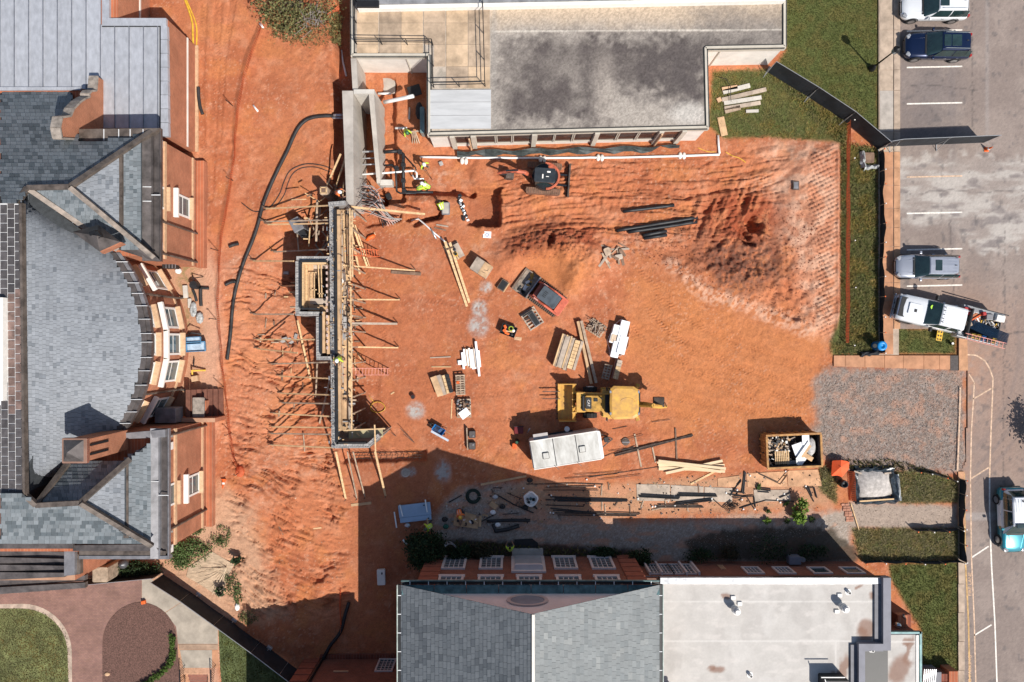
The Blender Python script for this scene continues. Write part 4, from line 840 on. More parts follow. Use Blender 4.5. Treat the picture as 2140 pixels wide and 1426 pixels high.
strip(wing, 'lower_slab', m_flb,[(1808,1322,3.9),(1808,1480,3.9),(1927,1480,3.9),(1927,1322,3.9)],.35)
roof_sheet(wing, 'lower_membrane',[(1800,1326),(1920,1326),(1920,1470),(1800,1470)],3.93,.1, memb, m_memb)
strip(wing, 'lower_edge', m_verd,[(1862,1321,4.0),(1862,1325,4.0),(1926,1325,4.0),(1926,1321,4.0)],.2); strip(wing, 'lower_edge', m_verd,[(1922,1321,4.0),(1922,1480,4.0),(1927,1480,4.0),(1927,1321,4.0)],.2); strip(wing, 'lower_lining', m_white,[(1915,1328,3.98),(1915,1480,3.98),(1920,1480,3.98),(1920,1328,3.98)],.1)
XE2=P(1925,0,3.9).x; yE2=P(0,1323,3.9).y
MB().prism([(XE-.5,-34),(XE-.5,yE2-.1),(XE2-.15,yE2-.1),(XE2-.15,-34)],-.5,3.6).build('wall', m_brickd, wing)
MB().box(((9.4+XE)/2,yE-.28,4.05),(XE-9.5,.14,.3)).build('fascia', m_brickd, wing); MB().box(((9.4+XE)/2,yE-.2,3.9),(XE-9.4,.1,.1)).build('gutter', m_copperl, wing)
yw_=yE-.35
for px in (1371,1394,1418,1441): window(wing,((px-1070)/S*.95,yw_,1.9),.95,2.2, R(90), m_wwin, m_gl2, nx=3, ny=4, fw=.1, dep=.1, mun=.05)
for px in (1356,1381,1432,1458): MB().box(((px-1070)/S*.95,yw_+.1,1.9),(.14,.3,2.5)).build('window_pier', m_wwin, wing)
for px in (1575,1640): window(wing,((px-1070)/S*.955,yw_,2.2),1.3,1.5, R(90), m_wwin, m_gl2, nx=4, ny=4, fw=.14, dep=.1, mun=.05)
for px in (1715,1783): window(wing,((px-1070)/S*.955,yw_,2.2),1.4,1.4, R(90), m_wwin, m_gl2, nx=1, ny=1, fw=.14, dep=.1)
for k in range(4): MB().box(((1515+k*3-1070)/S*.95,yw_+.02,1.4),(.05,.03,1.0)).build('wall_vent', m_stone, wing)
m_vent=mat('white_vent',(.72,.70,.67),.5,.06,3.); m_ventd=mat('black_vent',(.03,.03,.03),.6,.2,3.)
for k,(x, y, lab) in enumerate(((1533,1270,'white ribbed roof vent nearer the slate gable on the pale roof'),(1757,1265,'white ribbed roof vent nearer the stained east end of the pale roof'))):
 p=P(x,y,ZW-.14); t=thing('roof_vent', p, lab, 'roof vent', 'ribbed roof vents')
 MB().cyl(p,.2,.35,14).build('vent_collar', m_vent, t)
 for j in range(4): MB().cyl(p+Vector((0,0,.35+j*.12)),.28-.02*(j % 2),.07,16).build('vent_ring', m_vent, t)
 MB().cyl(p+Vector((0,0,.82)),.22,.12,14,.16).build('vent_cap', m_vent, t); MB().cyl(p+Vector((0,0,.32)),.17,.52,12).build('vent_pipe', m_ventd, t)
 for dx, dy in ((-.05,.72),(.42,.3)) if k == 0 else ((-.1,.72),(-.3,-.42)): MB().rbox(p+Vector((dx,dy,.06)),(.34,.26,.1),.03).build('anchor_pad', m_vent, t)
for k,(x, y, lab) in enumerate(((1772,1237,'small round roof drain pipe near the north parapet'),(1820,1357,'small round roof drain pipe in the parapet corner'),(1567,1410,'small round roof drain pipe at the bottom of the picture'))):
 p=P(x,y,ZW-.14); t=thing('roof_pipe', p, lab, 'roof pipe', 'roof pipes'); MB().cyl(p,.22,.03,14).build('pipe_flange', m_vent, t); MB().cyl(p,.12,.3,12).build('pipe', m_vent, t); MB().cyl(p+Vector((0,0,.28)),.085,.03,12).build('pipe_mouth', m_ventd, t)
t=thing('rooftop_box', P(1745,1425,ZW), 'dark metal rooftop box cut off at the bottom edge of the pale roof', 'rooftop unit'); MB().rbox(P(1742,1434,ZW+.4),(1.7,1.3,1.1),.08).build('box_body', m_ventd, t); MB().bar(P(1716,1416,ZW+1.0), P(1766,1416,ZW+1.0),.06).build('box_rim', m_vent, t); MB().bar(P(1724,1420,ZW+1.0), P(1730,1440,ZW+1.0),.05).build('box_strap', m_vent, t)
t=thing('penthouse', P(1395,1455,ZW), 'white stair penthouse beside the slate gable casting a square shadow', 'penthouse'); MB().rbox((11.4,-26.6,5.6),(1.9,2.2,2.6),.05).build('penthouse_wall', m_creamw, t); MB().rbox((11.4,-26.6,6.95),(2.1,2.4,.14),.05).build('penthouse_roof', m_flg, t)
# east side: duct, lamp, brick pier
t=thing('wall_lantern', P(1876,1307,3.), 'round glass wall lantern in the corner of the flat roofed wing', 'lantern'); p=P(1876,1307,2.8); MB().ball(p,.26,14,9).build('globe', mat('chrome_globe',(.6,.62,.62),.08,.05,2., metal=.9), t, smooth=True); MB().rbox(p+Vector((0,-.5,-.05)),(.42,.5,.16),.05).build('bracket', m_creamw, t)
t=thing('brick_pier', P(1893,1300,.0), 'low brick pier with a slanting copper downpipe beside the wing', 'pier'); MB().rbox(P(1893,1292,1.3)+Vector((-.9,0,0)),(1.1,1.6,2.6),.04).build('pier', m_brickd, t); MB().rbox(P(1897,1300,2.5)+Vector((-.5,0,0)),(.7,1.2,.5),.04).build('pier_cap', m_brick, t); MB().tube([P(1888,1285,3.2),P(1897,1310,1.5),P(1912,1322,.3)],.08,8).build('downpipe', m_copper, t)
t=thing('air_conditioner', P(1944,1412,.0), 'grey slatted air conditioner beside the wing at the bottom edge', 'air conditioner'); MB().rbox(P(1944,1412,.6),(1.0,1.1,1.2),.05).build('cabinet', m_flb, t)
for k in range(7): MB().bar(P(1932+k*4,1399,1.24), P(1930+k*4,1425,1.24),.045).build('slat', m_flash, t)
t=thing('brick_planter', P(1968,1410,.0), 'brick planter wall at the bottom edge beside the air conditioner', 'wall'); MB().rbox(P(1966,1410,.5),(1.1,.6,1.0),.04).build('wall', m_brickd, t); MB().rbox(P(1986,1415,.55)+Vector((-.1,0,0)),(.7,1.4,1.1),.04).build('pier', m_brick, t)
t=thing('wall_cabinet', P(1655,1167,.0), 'grey electrical box on the brick wall of the wing', 'electrical box'); MB().rbox((P(1655,1167,.5).x,yE+.05,.8),(.9,.6,.7),.05).build('cabinet', m_flg, t); MB().cyl((P(1672,1167,.5).x,yE+.1,.8),.18,.3,12).build('meter', m_copperl, t)
# ---------------------------------------------------------------- F: brick end wall, bottom left of the gable
end=thing('brick_wing',(-12,-30,0), 'brick wing with a single lit window at the bottom edge west of the slate gable', 'building')
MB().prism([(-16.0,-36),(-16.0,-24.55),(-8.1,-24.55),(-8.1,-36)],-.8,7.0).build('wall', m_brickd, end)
MB().add([(-16.6,-24.2,7.2),(-8.0,-24.2,7.2),(-8.0,-36,7.2),(-16.6,-36,7.2),(-12.3,-28.5,10.),(-12.3,-36,10.)],[(0,1,4),(1,2,5,4),(3,0,4,5),(0,3,2,1)]).build('roof', m_slateu, end)
for k in range(7): MB().rbox((-15.4,-24.5,.4+k*.98),(1.2,.14,.84),.02, top=.02).build('quoin', m_quoin, end)
MB().tube([(-14.55,-24.45,7),(-14.55,-24.45,.2)],.09,8).build('downpipe', m_dark, end)
window(end,(-9.55,-24.55,1.2),1.35,2.0, R(90), m_wwin, m_gl2, nx=4, ny=5, fw=.13, dep=.1, mun=.05); MB().box((-12.7,-24.5,2.2),(1.1,.06,.14)).build('ledge', m_stone, end)
MB().box((-11.9,-24.35,.0),(8.0,.35,.35)).build('footing', m_brickd, end)
# ================================================================ VEHICLES
m_tyre=mat('tyre_rubber',(.022,.021,.021),.85,.2,6.,.3,40.); m_rim=mat('wheel_rim',(.38,.38,.38),.3,.1,4., metal=.8)
m_cglass=mat('car_glass',(.020,.042,.042),.04,.25,1.5, spec=1.); m_trim=mat('black_plastic',(.02,.02,.021),.5,.2,4.)
m_headl=mat('headlamp',(.30,.31,.33),.15,.3,9., spec=.6); m_taill=mat('tail_lamp',(.36,.02,.015),.15,.1,4., coat=.6); m_chrome=mat('chrome',(.66,.66,.67),.12,.05,3., metal=.9)
def paint(name, c, metal=.25): return mat(name, c,.28,.05,1.2, metal=metal, coat=.8, spec=.5)
def wheel(root, x, y, r, w, side):
 t=MB().cyl((x,y,r), r, w,20, axis='Y').build('tyre', m_tyre, root, local=True)
 rm=MB().cyl((x,y+side*w*.46,r), r*.66,.04,16, axis='Y'); rm.build('rim', m_rim, t, local=True)
def car(label, cat, px, py, rz, L, Wd, H, m_body, group=None, zc=.9, name='car', roofm=None, doorm=None, sunroof=None, rails=True, ribs=0, hoodlen=.30, wr=.37, rear=.03, zb0=1.0):
 loc=P(px, py, zc); loc.z=.004; root=thing(name, loc, label, cat, group, rz); w=Wd/2; roofm=roofm or m_body; l=L/2
 rings=[]
 for t, hw, z0, zt in ((-1,.60,.52,.84),(-.99,.78,.40,.95),(-.965,.90,.33,.985),(-.91,.97,.27,zb0),(-.6,1.,.25,zb0),(0,1.,.25,zb0-.02),(.40,1.,.25,zb0-.04),(.62,.985,.25,zb0-.10),(.80,.945,.26,zb0-.16),(.89,.87,.29,zb0-.21),(.95,.76,.34,zb0-.28),(.985,.60,.40,zb0-.36),(1.,.42,.46,zb0-.42)):
  b=hw*w; pr=[(b*.82,z0),(b*.96,z0+.08),(b,(z0+zt)*.5),(b*.985,zt-.14),(b*.90,zt-.03),(b*.72,zt+.012),(0,zt+.03)]
  full=pr+[(-y,z) for y, z in pr[-2::-1]]; rings.append([Vector((t*l,y,z)) for y, z in full])
 MB().loft([r[::-1] for r in rings]).build('body', m_body, root, local=True, smooth=True)
 xc, xw, xr, xe=l-hoodlen*L, l-hoodlen*L-.17*L,-l+.085*L+rear*L,-l+.02*L
 zb=lambda x: zb0-.03 if x < xw else zb0-.03-.06*(x-xw)/(xc-xw)
 def hull(x, ztop, yt):
  q_=.93 if x > xr+.1 else .88 if x > xe+.05 else .80
  return [Vector((x,w*q_,zb(x))),Vector((x,w*.93*.5+yt*.5+.03,(zb(x)+ztop)/2)),Vector((x,yt,ztop-.06)),Vector((x,yt*.9,ztop)),Vector((x,0,ztop+.025)),Vector((x,-yt*.9,ztop)),Vector((x,-yt,ztop-.06)),Vector((x,-w*.93*.5-yt*.5-.03,(zb(x)+ztop)/2)),Vector((x,-w*q_,zb(x)))]
 st_=[(xc,zb(xc)+.02,w*.88),(xw,H,w*.70),((xw+xr)/2,H+.02,w*.71),(xr+.35,H-.01,w*.70),(xr,H-.05,w*.60),(xe,zb(xe)+.05,w*.66)]
 MB().loft([hull(*q) for q in st_]).build('cabin', roofm, root, local=True, smooth=False)
 a, b=hull(*st_[0]), hull(*st_[1]); c, d=hull(*st_[4]), hull(*st_[5])
 def panel(nm_, A, B, t0, t1, k0, k1, up, m_=m_cglass):
  rows=[]
  for t in (t0,(t0+t1)/2,t1):
   r=[]
   for k in np.linspace(k0, k1,7):
    i=min(int(k),7); f=k-i; pA=A[i].lerp(A[i+1], f); pB=B[i].lerp(B[i+1], f); r.append(pA.lerp(pB, t)+up*(1+.0*k))
   rows.append(r)
  mb=MB(); vs=[p for r in rows for p in r]; fs=[(j*7+i, j*7+i+1,(j+1)*7+i+1,(j+1)*7+i) for j in range(2) for i in range(6)]
  mb.add(vs, fs); return mb.build(nm_, m_, root, local=True, smooth=True)
 panel('windshield', a, b,.06,.93,1.5,6.5, Vector((.015,0,.02))); panel('rear_window', c, d,.12,.8,2.2,5.8, Vector((-.015,0,.02)))
 for s_ in (-1,1):
  for x0, x1, nme in ((xw-.02-.0*L,(xw+xr)/2+.06, 'side_window'),((xw+xr)/2-.02, xr-.05+.2, 'side_window'),(xr+.12, xr-.18, 'quarter_window')):
   zt=H-.10; yb, yt=w*.93, w*.71; x0b=x0+(.38 if x0 > xw-.1 else 0); x1b=x1-(.10 if nme[0] == 'q' else 0)
   pts=[(x0b,yb+.012,zb0+.04),(x1b,yb+.012,zb0+.04),(x1,yt+.035,zt),(x0,yt+.035,zt)]; mid=[((pts[0][0]+pts[3][0])/2,(yb+yt)/2+.045,(zb0+.04+zt)/2),((pts[1][0]+pts[2][0])/2,(yb+yt)/2+.045,(zb0+.04+zt)/2)]
   P_=[Vector((x,s_*y,z)) for x,y,z in (pts[0],pts[1],mid[1],pts[2],pts[3],mid[0])]; f=[(0,1,2,5),(5,2,3,4)]
   MB().add(P_, f if s_ < 0 else [q[::-1] for q in f]).build(nme, m_cglass, root, local=True)
  m1=MB().rbox((xw+.42*1.0,s_*(w+.10),zb0+.10),(.16,.22,.15),.04); m1.build('mirror', m_body, root, local=True)
  hl=MB().rbox((l*.90,s_*w*.68,zb0-.235),(.34,.30,.10),.05, rz=-s_*.5); hl.build('headlight', m_headl, root, local=True, smooth=True)
  MB().rbox((-l*.955,s_*w*.80,zb0-.06),(.16,.20,.24),.04).build('tail_light', m_taill, root, local=True)
  for x in (l-.185*L,-l+.20*L): wheel(root, x, s_*(w-.10), wr,.24, s_)
  for x in (l-.185*L,-l+.20*L):
   ar=MB(); pts=[Vector((x+math.cos(q)*(wr+.07), s_*(w-.02), wr+math.sin(q)*(wr+.07))) for q in np.linspace(.15, math.pi-.15,9)]; ar.tube(pts,.035,5); ar.build('wheel_arch', m_trim, root, local=True)
  if doorm: MB().add([Vector((x,s_*(w*y+.012),z)) for x,y,z in ((xw+.32,1.,.45),(xr+.38,1.,.45),(xr+.38,.99,zb0-.16),(xr+.30,.93,zb0-.03),(xw+.42,.93,zb0-.03),(xw+.42,.99,zb0-.16))],[(0,1,2,5),(5,2,3,4)] if s_ < 0 else [(5,2,1,0),(4,3,2,5)]).build('door', doorm, root, local=True)
  if rails: MB().tube([(xw-.15,s_*w*.60,H+.03),(xw-.22,s_*w*.60,H+.07),(xr+.12,s_*w*.60,H+.05),(xr+.05,s_*w*.60,H)],.02,5).build('roof_rail', m_chrome if rails == 1 else m_trim, root, local=True)
  for x in ((xw+xr)/2+.45, xr+.55): MB().bar((x,s_*(w+.01),zb0-.17),(x-.18,s_*(w+.01),zb0-.17),.03,.03).build('door_handle', m_chrome, root, local=True)
 if sunroof:
  for x0, x1 in sunroof: MB().rbox(((x0+x1)/2,0,H+.035),(abs(x1-x0),w*.86,.02),.05, top=.008).build('sunroof', m_cglass, root, local=True)
 for k in range(ribs): y=(k/(ribs-1)-.5)*w*1.0; MB().bar((xw-.95,y,H+.032),(xr+.12,y,H+.012),.03,.02).build('roof_rib', roofm, root, local=True)
 MB().bar((xc+.02,-w*.72,zb0-.015),(xc+.02,w*.72,zb0-.015),.16,.03).build('wiper_cowl', m_trim, root, local=True)
 MB().rbox((l*.985,0,zb0-.42),(.06,w*.9,.2),.02).build('grille', m_trim, root, local=True)
 MB().rbox((l*.99,0,.42),(.05,w*1.1,.12),.02).build('bumper', m_trim, root, local=True); MB().rbox((-l*.995,0,.5),(.08,w*1.5,.16),.03).build('rear_bumper', m_trim, root, local=True)
 MB().rbox((xr+.25,0,H+.05),(.16,.05,.07),.02).build('antenna', m_trim, root, local=True)
 for s_ in (-1,1): MB().bar((xc+.05,s_*w*.55,zb0+.005),(l*.86,s_*w*.42,zb0-.175),.025,.02).build('hood_crease', m_body, root, local=True)
 return root
p_white=paint('white_paint',(.74,.75,.76),.1); p_blue=paint('navy_paint',(.004,.013,.05),.4); p_silver=paint('silver_paint',(.43,.45,.50),.5); p_teal=paint('teal_paint',(.02,.22,.28),.35)
car('white sport utility vehicle at the top of the car park row', 'car',1956,12, R(180),5.05,1.98,1.72, p_white, 'cars parked in the bays', sunroof=[(.15,-.5)])
car('dark blue sport utility vehicle with a double glass sunroof beside the lamp post', 'car',1962,94, R(179),4.95,1.98,1.72, p_blue, 'cars parked in the bays', sunroof=[(.1,-.42),(-.48,-1.2)])
car('silver minivan with one small dark sunroof and ribbed roof', 'car',1940,557, R(179.5),4.75,1.86,1.70, p_silver, 'cars parked in the bays', sunroof=[(-.05,-.55)], rails=0, ribs=5, hoodlen=.27)
pc=car('teal and white patrol car driving down the lane at the right edge', 'patrol car',2121,1088, R(-88),5.0,2.0,1.78, p_teal, roofm=p_white, doorm=p_white, rails=0, ribs=6)
MB().rbox((.15,0,1.86),(.3,1.15,.09),.04).build('light_bar', m_cglass, pc, local=True); MB().cyl((.55,-1.022,.72),.13,.012,14, axis='Y').build('door_crest', mat('crest_gold',(.42,.30,.12),.5,.3,20.), pc, local=True)
# ---- white pickup with a loaded service bed
a_, b_=P(1876,639,1.1), P(2092,691,1.1); ctr=(a_+b_)/2; ctr.z=.004; rz_=math.atan2(a_.y-b_.y, a_.x-b_.x)
pk=thing('pickup_truck', ctr, 'white crew cab work truck with its open service bed heaped with tools', 'pickup truck', None, rz_)
Lp=(a_-b_).length; l=Lp/2
rings=[]
for x, hw, z0, zt in ((l,.72,.6,.95),(l-.06,.92,.45,1.12),(l-.5,1.02,.42,1.24),(l-2.1,1.04,.42,1.32),(l-2.5,1.04,.42,1.32),(l-4.9,1.03,.45,1.30)):
 pr=[(hw*.9,z0),(hw,z0+.12),(hw*1.01,.85),(hw*.98,zt-.14),(hw*.9,zt-.02),(hw*.6,zt+.03),(0,zt+.05)]
 rings.append([Vector((x,y,z)) for y, z in pr+[(-y,z) for y, z in pr[-2::-1]]])
MB().loft(rings).build('body', p_white, pk, local=True, smooth=True)
hx0, hx1, hx2, hx3=l-2.05, l-2.95, l-4.75, l-4.95
def hr(x, z, y): return [Vector((x,.97,1.28)),Vector((x,y,z-.06)),Vector((x,y*.9,z)),Vector((x,0,z+.03)),Vector((x,-y*.9,z)),Vector((x,-y,z-.06)),Vector((x,-.97,1.28))]
HRS=[hr(hx0,1.32,.93),hr(hx1,1.98,.80),hr((hx1+hx2)/2,2.0,.81),hr(hx2,1.97,.79),hr(hx3,1.32,.92)]
MB().loft(HRS).build('cab', p_white, pk, local=True)
ws=[HRS[0][i].lerp(HRS[1][i], t)+Vector((.02,0,.022)) for t in (.05,.93) for i in (1,2,3,4,5)]; MB().add(ws,[(i,i+1,i+6,i+5) for i in range(4)]).build('windshield', m_cglass, pk, local=True)
ds=MB(); ds.cyl((hx0-.30,-.42,1.555),.17,.01,12); ds.build('warning_sticker', mat('lime_sticker',(.42,.75,.05),.5,.1,5.), pk, local=True)
t_=None
for s_ in (-1,1):
 for x0, x1 in ((hx1+.18,hx1-.75),(hx1-.87,hx2+.12)):
  q=[Vector((x0+(.3 if x0 > hx1 else 0),s_*.985,1.36)),Vector((x1,s_*.985,1.36)),Vector((x1,s_*.845,1.86)),Vector((x0-.1,s_*.845,1.86))]; MB().add(q,[(0,1,2,3) if s_ < 0 else (3,2,1,0)]).build('side_window', m_cglass, pk, local=True)
 MB().rbox((hx0-.55,s_*1.22,1.45),(.16,.34,.28),.04).build('mirror', m_trim, pk, local=True)
 MB().rbox((l-.10,s_*.78,1.03),(.2,.36,.2),.05).build('headlight', m_headl, pk, local=True); MB().tube([(l-.05,s_*.2,.6),(l+.14,s_*.25,.75),(l+.14,s_*.25,1.1)],.03,6).build('grille_guard', m_trim, pk, local=True)
 for x in (l-1.15,-l+1.75): wheel(pk, x, s_*.93,.42,.28, s_)
 MB().rbox((l-.95,s_*1.03,.72),(1.1,.1,.5),.08).build('wheel_flare', m_trim, pk, local=True)
 for x in (hx1-.35,hx1-1.3): MB().bar((x,s_*1.055,1.05),(x-.2,s_*1.055,1.05),.035).build('door_handle', m_chrome, pk, local=True)
 MB().rbox((-l+1.75,s_*1.02,1.0),(3.2,.42,.75),.03).build('tool_box', mat('service_grey',(.34,.345,.35),.45,.2,2., metal=.4) if 'service_grey' not in MATS else MATS['service_grey'], pk, local=True)
 MB().bar((hx3-.1,s_*1.1,1.95),(-l+.15,s_*1.1,1.75),.06).build('ladder_rack', m_trim, pk, local=True)
MB().rbox((l-.02,0,.95),(.12,1.3,.35),.04).build('grille', m_trim, pk, local=True); MB().rbox((l-.35,0,1.245),(.5,1.5,.03),.05).build('hood_guard', m_trim, pk, local=True)
MB().rbox((l+.08,0,.55),(.14,1.95,.22),.05).build('bumper', m_chrome, pk, local=True); MB().rbox((l-1.2,0,1.37),(.95,.85,.03),.08, top=.01).build('hood_scoop', p_white, pk, local=True)
o=MB().rbox((l-1.25,.1,1.40),(.2,.24,.008),.02).build('hood_emblem', m_trim, pk, local=True)
for k in range(9): MB().bar((hx1-.15,-.64+k*.16,2.02),(hx2+.05,-.64+k*.16,2.0),.05,.03).build('roof_rib', p_white, pk, local=True)
for y in (-.55,-.3,0,.3,.55): MB().rbox((hx1-.06,y,2.03),(.1,.06,.04),.015).build('clearance_lamp', m_trim, pk, local=True)
MB().rbox((-l+1.8,0,.62),(3.4,1.6,.12),.03).build('bed_floor', m_trim, pk, local=True); MB().rbox((hx3-.25,0,1.35),(.12,2.0,1.0),.03).build('headache_rack', m_trim, pk, local=True); MB().rbox((-l+.1,0,.75),(.12,1.9,.5),.04).build('tailgate', m_trim, pk, local=True)
for y in (-.45,-.15,.2): MB().bar((hx0-.12,y,1.43),(hx0-.35,y,1.60),.05,.02).build('dash_paper', m_white, pk, local=True)
def onbed(x, y, z): return (Matrix.Translation(ctr) @ Matrix.Rotation(rz_,4, 'Z')) @ Vector((x,y,z))
m_red=mat('red_plastic',(.42,.03,.03),.5,.2,4.); m_yel=mat('yellow_plastic',(.70,.42,.04),.5,.2,5.); m_orange=mat('orange_plastic',(.80,.14,.025),.55,.25,4.); m_bluep=mat('blue_plastic',(.02,.16,.42),.45,.2,4.)
m_woodn=mat('new_lumber',(.66,.44,.235),.85,.22,2.5,.15,30., stretch=(.4,3,3), rnd=.10); m_wood=mat('weathered_lumber',(.42,.31,.22),.9,.3,2.5,.2,30., rnd=.14); m_woodd=mat('dark_wet_lumber',(.20,.125,.085),.9,.3,2.5,.2,30., rnd=.15)
m_ply=mat('plywood',(.56,.36,.20),.85,.22,1.3,.1,30., rnd=.08); m_plyg=mat('grey_plywood',(.44,.355,.28),.9,.25,1.2,.1,30., rnd=.10)
m_steel=mat('rusty_steel',(.10,.075,.062),.7,.4,3., metal=.3, rnd=.2); m_black=mat('black_pipe',(.022,.022,.024),.5,.3,3.); m_pvc=mat('white_pvc',(.80,.79,.76),.5,.06,3.); m_foam=mat('white_foam',(.86,.86,.86),.8,.04,2.)
m_fib=mat('orange_fibreglass',(.75,.16,.06),.6,.2,4.); m_fibp=mat('pink_fibreglass',(.70,.30,.24),.6,.2,4.); m_cmu=mat('grey_block',(.37,.355,.34),.92,.2,5.,.3,50., rnd=.12)
def ladder(name, A, B, w, m, label, cat='ladder', step=.31, group=None, mr=None):
 t=thing(name, A, label, cat, group); d=(B-A); L=d.length; d.normalize(); n=Vector((-d.y,d.x,0)).normalized()*w/2
 for s_ in (-1,1): MB().bar(A+n*s_, B+n*s_,.035,.08).build('rail', m, t)
 k=.2
 while k < L: MB().bar(A+d*k-n, A+d*k+n,.035,.035).build('rung', mr or m, t); k += step
 return t
ladder('extension_ladder', onbed(-l+3.1,1.18,1.95), onbed(-l-.1,1.18,1.80),.42, m_fibp, 'pink railed extension ladder strapped along the near side of the work truck')
for k,(mm_, nm_) in enumerate(((m_black,'black'),(m_yel,'yellow'),(m_yel,'yellow lidded'),(m_bluep,'blue'),(m_black,'dark'),(m_yel,'open yellow'))):
 p=onbed(-l+2.65-k*.4,.95,1.40); t=thing('tool_bin', p, '%s tool bin, %s in the row under the ladder counting from the cab' % (nm_,('first','second','third','fourth','fifth','sixth')[k]), 'bin', 'tool bins on the truck')
 MB().rbox(p+Vector((0,0,.1)),(.32,.36,.22),.03, rz=rz_).build('bin_body', mm_, t)
def coilpipes(): pass
t=thing('pipe_bundle', onbed(-l+.9,.35,1.6), 'bundle of long dark blue conduit pipes sticking out over the truck tail', 'pipes')
for k in range(9):
 for j in range(2): MB().tube([onbed(-l+2.6,-.05+k*.075-.2,1.25+j*.08), onbed(-l-.25,.25+k*.095,1.62+j*.08)],.030,6).build('pipe', mat('blue_conduit',(.006,.022,.05),.35,.3,3.) if 'blue_conduit' not in MATS else MATS['blue_conduit'], t)
for lab, x, y, z, d, m_ in (('red tool chest behind the truck cab','',0,0,(.62,.55,.4),m_red),):
 p=onbed(-l+3.05,-.75,1.15); t=thing('tool_chest', p, lab, 'tool box'); MB().rbox(p+Vector((0,0,.22)), d,.05, rz=rz_).build('chest_body', m_red, t); MB().bar(p+Vector((-.15,0,.45)),p+Vector((.15,0,.45)),.05).build('handle', m_white, t)
p=onbed(-l+2.3,-.35,1.05); t=thing('wheelbarrow_tray', p, 'rust orange steel tray lying in the truck bed', 'tray'); MB().rbox(p+Vector((0,0,.12)),(.9,.7,.22),.12, rz=rz_+.6).build('tray', mat('rust_orange',(.40,.15,.07),.7,.4,3.), t); MB().bar(p+Vector((-.4,-.2,.28)),p+Vector((.45,.3,.3)),.1,.06).build('handle', m_orange, t)
for k,(x, y, d, m_, lab) in enumerate(((.55,-.80,(.7,.5,.35),m_white,'white cooler at the tail of the truck bed'),(1.35,-.72,(.55,.45,.3),m_copperl,'dented grey metal case in the truck bed'),(1.85,-.85,(.28,.28,.4),m_red,'small red fuel can in the truck bed'),(2.75,.15,(.5,.45,.3),m_wood,'brown wooden crate behind the truck cab'))):
 p=onbed(-l+x,y,1.2); t=thing('bed_load', p, lab, 'load', 'load in the truck bed'); MB().rbox(p+Vector((0,0,d[2]/2)), d,.05, rz=rz_+.2*k).build('case', m_, t); MB().rbox(p+Vector((0,0,d[2]+.02)),(d[0]*.9,d[1]*.9,.05),.04, rz=rz_+.2*k).build('lid', m_, t)
t=thing('tool_heap', onbed(-l+1.3,-.3,1.1), 'tangle of hand tools, straps and fittings heaped in the truck bed', 'tools'); mb=MB(); rng=random.Random(5)
for k in range(70):
 p=onbed(-l+rng.uniform(.4,2.6), rng.uniform(-.95,.15),1.0+rng.uniform(0,.35)); a=rng.uniform(0,6.3); q=p+Vector((math.cos(a),math.sin(a),rng.uniform(-.15,.15)))*rng.uniform(.15,.5); mb.cur=rng.randrange(5); mb.bar(p, q, rng.uniform(.03,.09),.04)
o=mb.build('tools',[m_copperl, m_yel, m_woodd, m_white, m_trim], t); o['kind']='stuff'
p=P(1959,702,.02); t=thing('traffic_plate', p, 'yellow steel step plate with black marks standing in the grass by the truck', 'step plate', None, R(-100)); MB().rbox((0,0,.25),(.78,.46,.05),.03).build('plate', m_yel, t, local=True)
for k in range(6): MB().rbox((-.28+(k % 3)*.28,(-.1 if k < 3 else .1),.285),(.13,.10,.02),.02, rz=k*.7).build('cut_out', m_trim, t, local=True)
p=P(1987,718,.02); t=thing('water_jug', p, 'small black and white jug on the grass by the truck', 'jug'); MB().cyl(p,.11,.22,12).build('jug_body', m_black, t); MB().cyl(p+Vector((0,0,.22)),.09,.04,12).build('lid', m_white, t)
# ---- yellow backhoe loader, bucket to the left
m_cat=mat('machine_yellow',(.60,.335,.06),.5,.16,2.6, c2=(.44,.235,.075)); m_catd=mat('dirty_yellow',(.50,.27,.05),.65,.3,3.)
bh=thing('backhoe_loader', P(1262,841,.0), 'yellow backhoe loader with a curved cab roof parked in the yard', 'backhoe')
def b(x, y, z): return P(x, y, z)
def yd(z): return (1-z/HC)/S
bh.location.z=gz(bh.location.x, bh.location.y); OZ=bh.location.z
def bx(px, py, z, dx, dy, dz, r=.06, rz=0.): return MB().rbox(P(px,py,z),(dx,dy,dz), r, rz=rz)
bk=MB(); xs0=P(1168,0,.6).x
for s_ in (-1,1): bk.box((xs0+.65, P(0,841,.6).y+s_*1.4,.62),(1.3,.06,.95))
prof=[(0,.15),(.2,.06),(.75,.1),(1.15,.35),(1.25,.8),(1.05,1.05)]
yc=P(0,841,.6).y; bk.loft([[Vector((xs0+x,yc+y,z)) for x, z in prof+[(x-.05,z+.06) for x, z in prof[::-1]]] for y in (-1.4,1.4)]); bk.build('bucket', m_cat, bh)
bk2=MB(); bk2.box((xs0-.0,yc,.1),(.1,2.8,.06))
for k in range(8): bk2.box((xs0-.06,yc-1.3+k*.37,.09),(.18,.09,.06))
bk2.build('cutting_edge', m_steel, bh)
for k in range(4): MB().bar((xs0+.95,yc-.75+k*.5,1.05),(xs0+1.3,yc-.75+k*.5,1.0),.08,.2).build('bucket_lug', m_cat, bh)
for s_ in (-.48,.62):
 MB().tube([(xs0+1.25,yc+s_*1.2,.75),(xs0+2.1,yc+s_*1.1,1.25),(xs0+4.9,yc+s_*1.05,1.75)],.13,8).build('loader_arm', m_cat, bh); MB().tube([(xs0+1.35,yc+s_*.75,1.15),(xs0+2.3,yc+s_*.75,1.5)],.07,8).build('tilt_cylinder', m_chrome, bh)
for k in (-.3,.25): MB().bar((xs0-1.25,yc+.55+k,.35),(xs0+.1,yc+.55+k,.35),.06,.05).build('fork_tine', m_steel, bh)
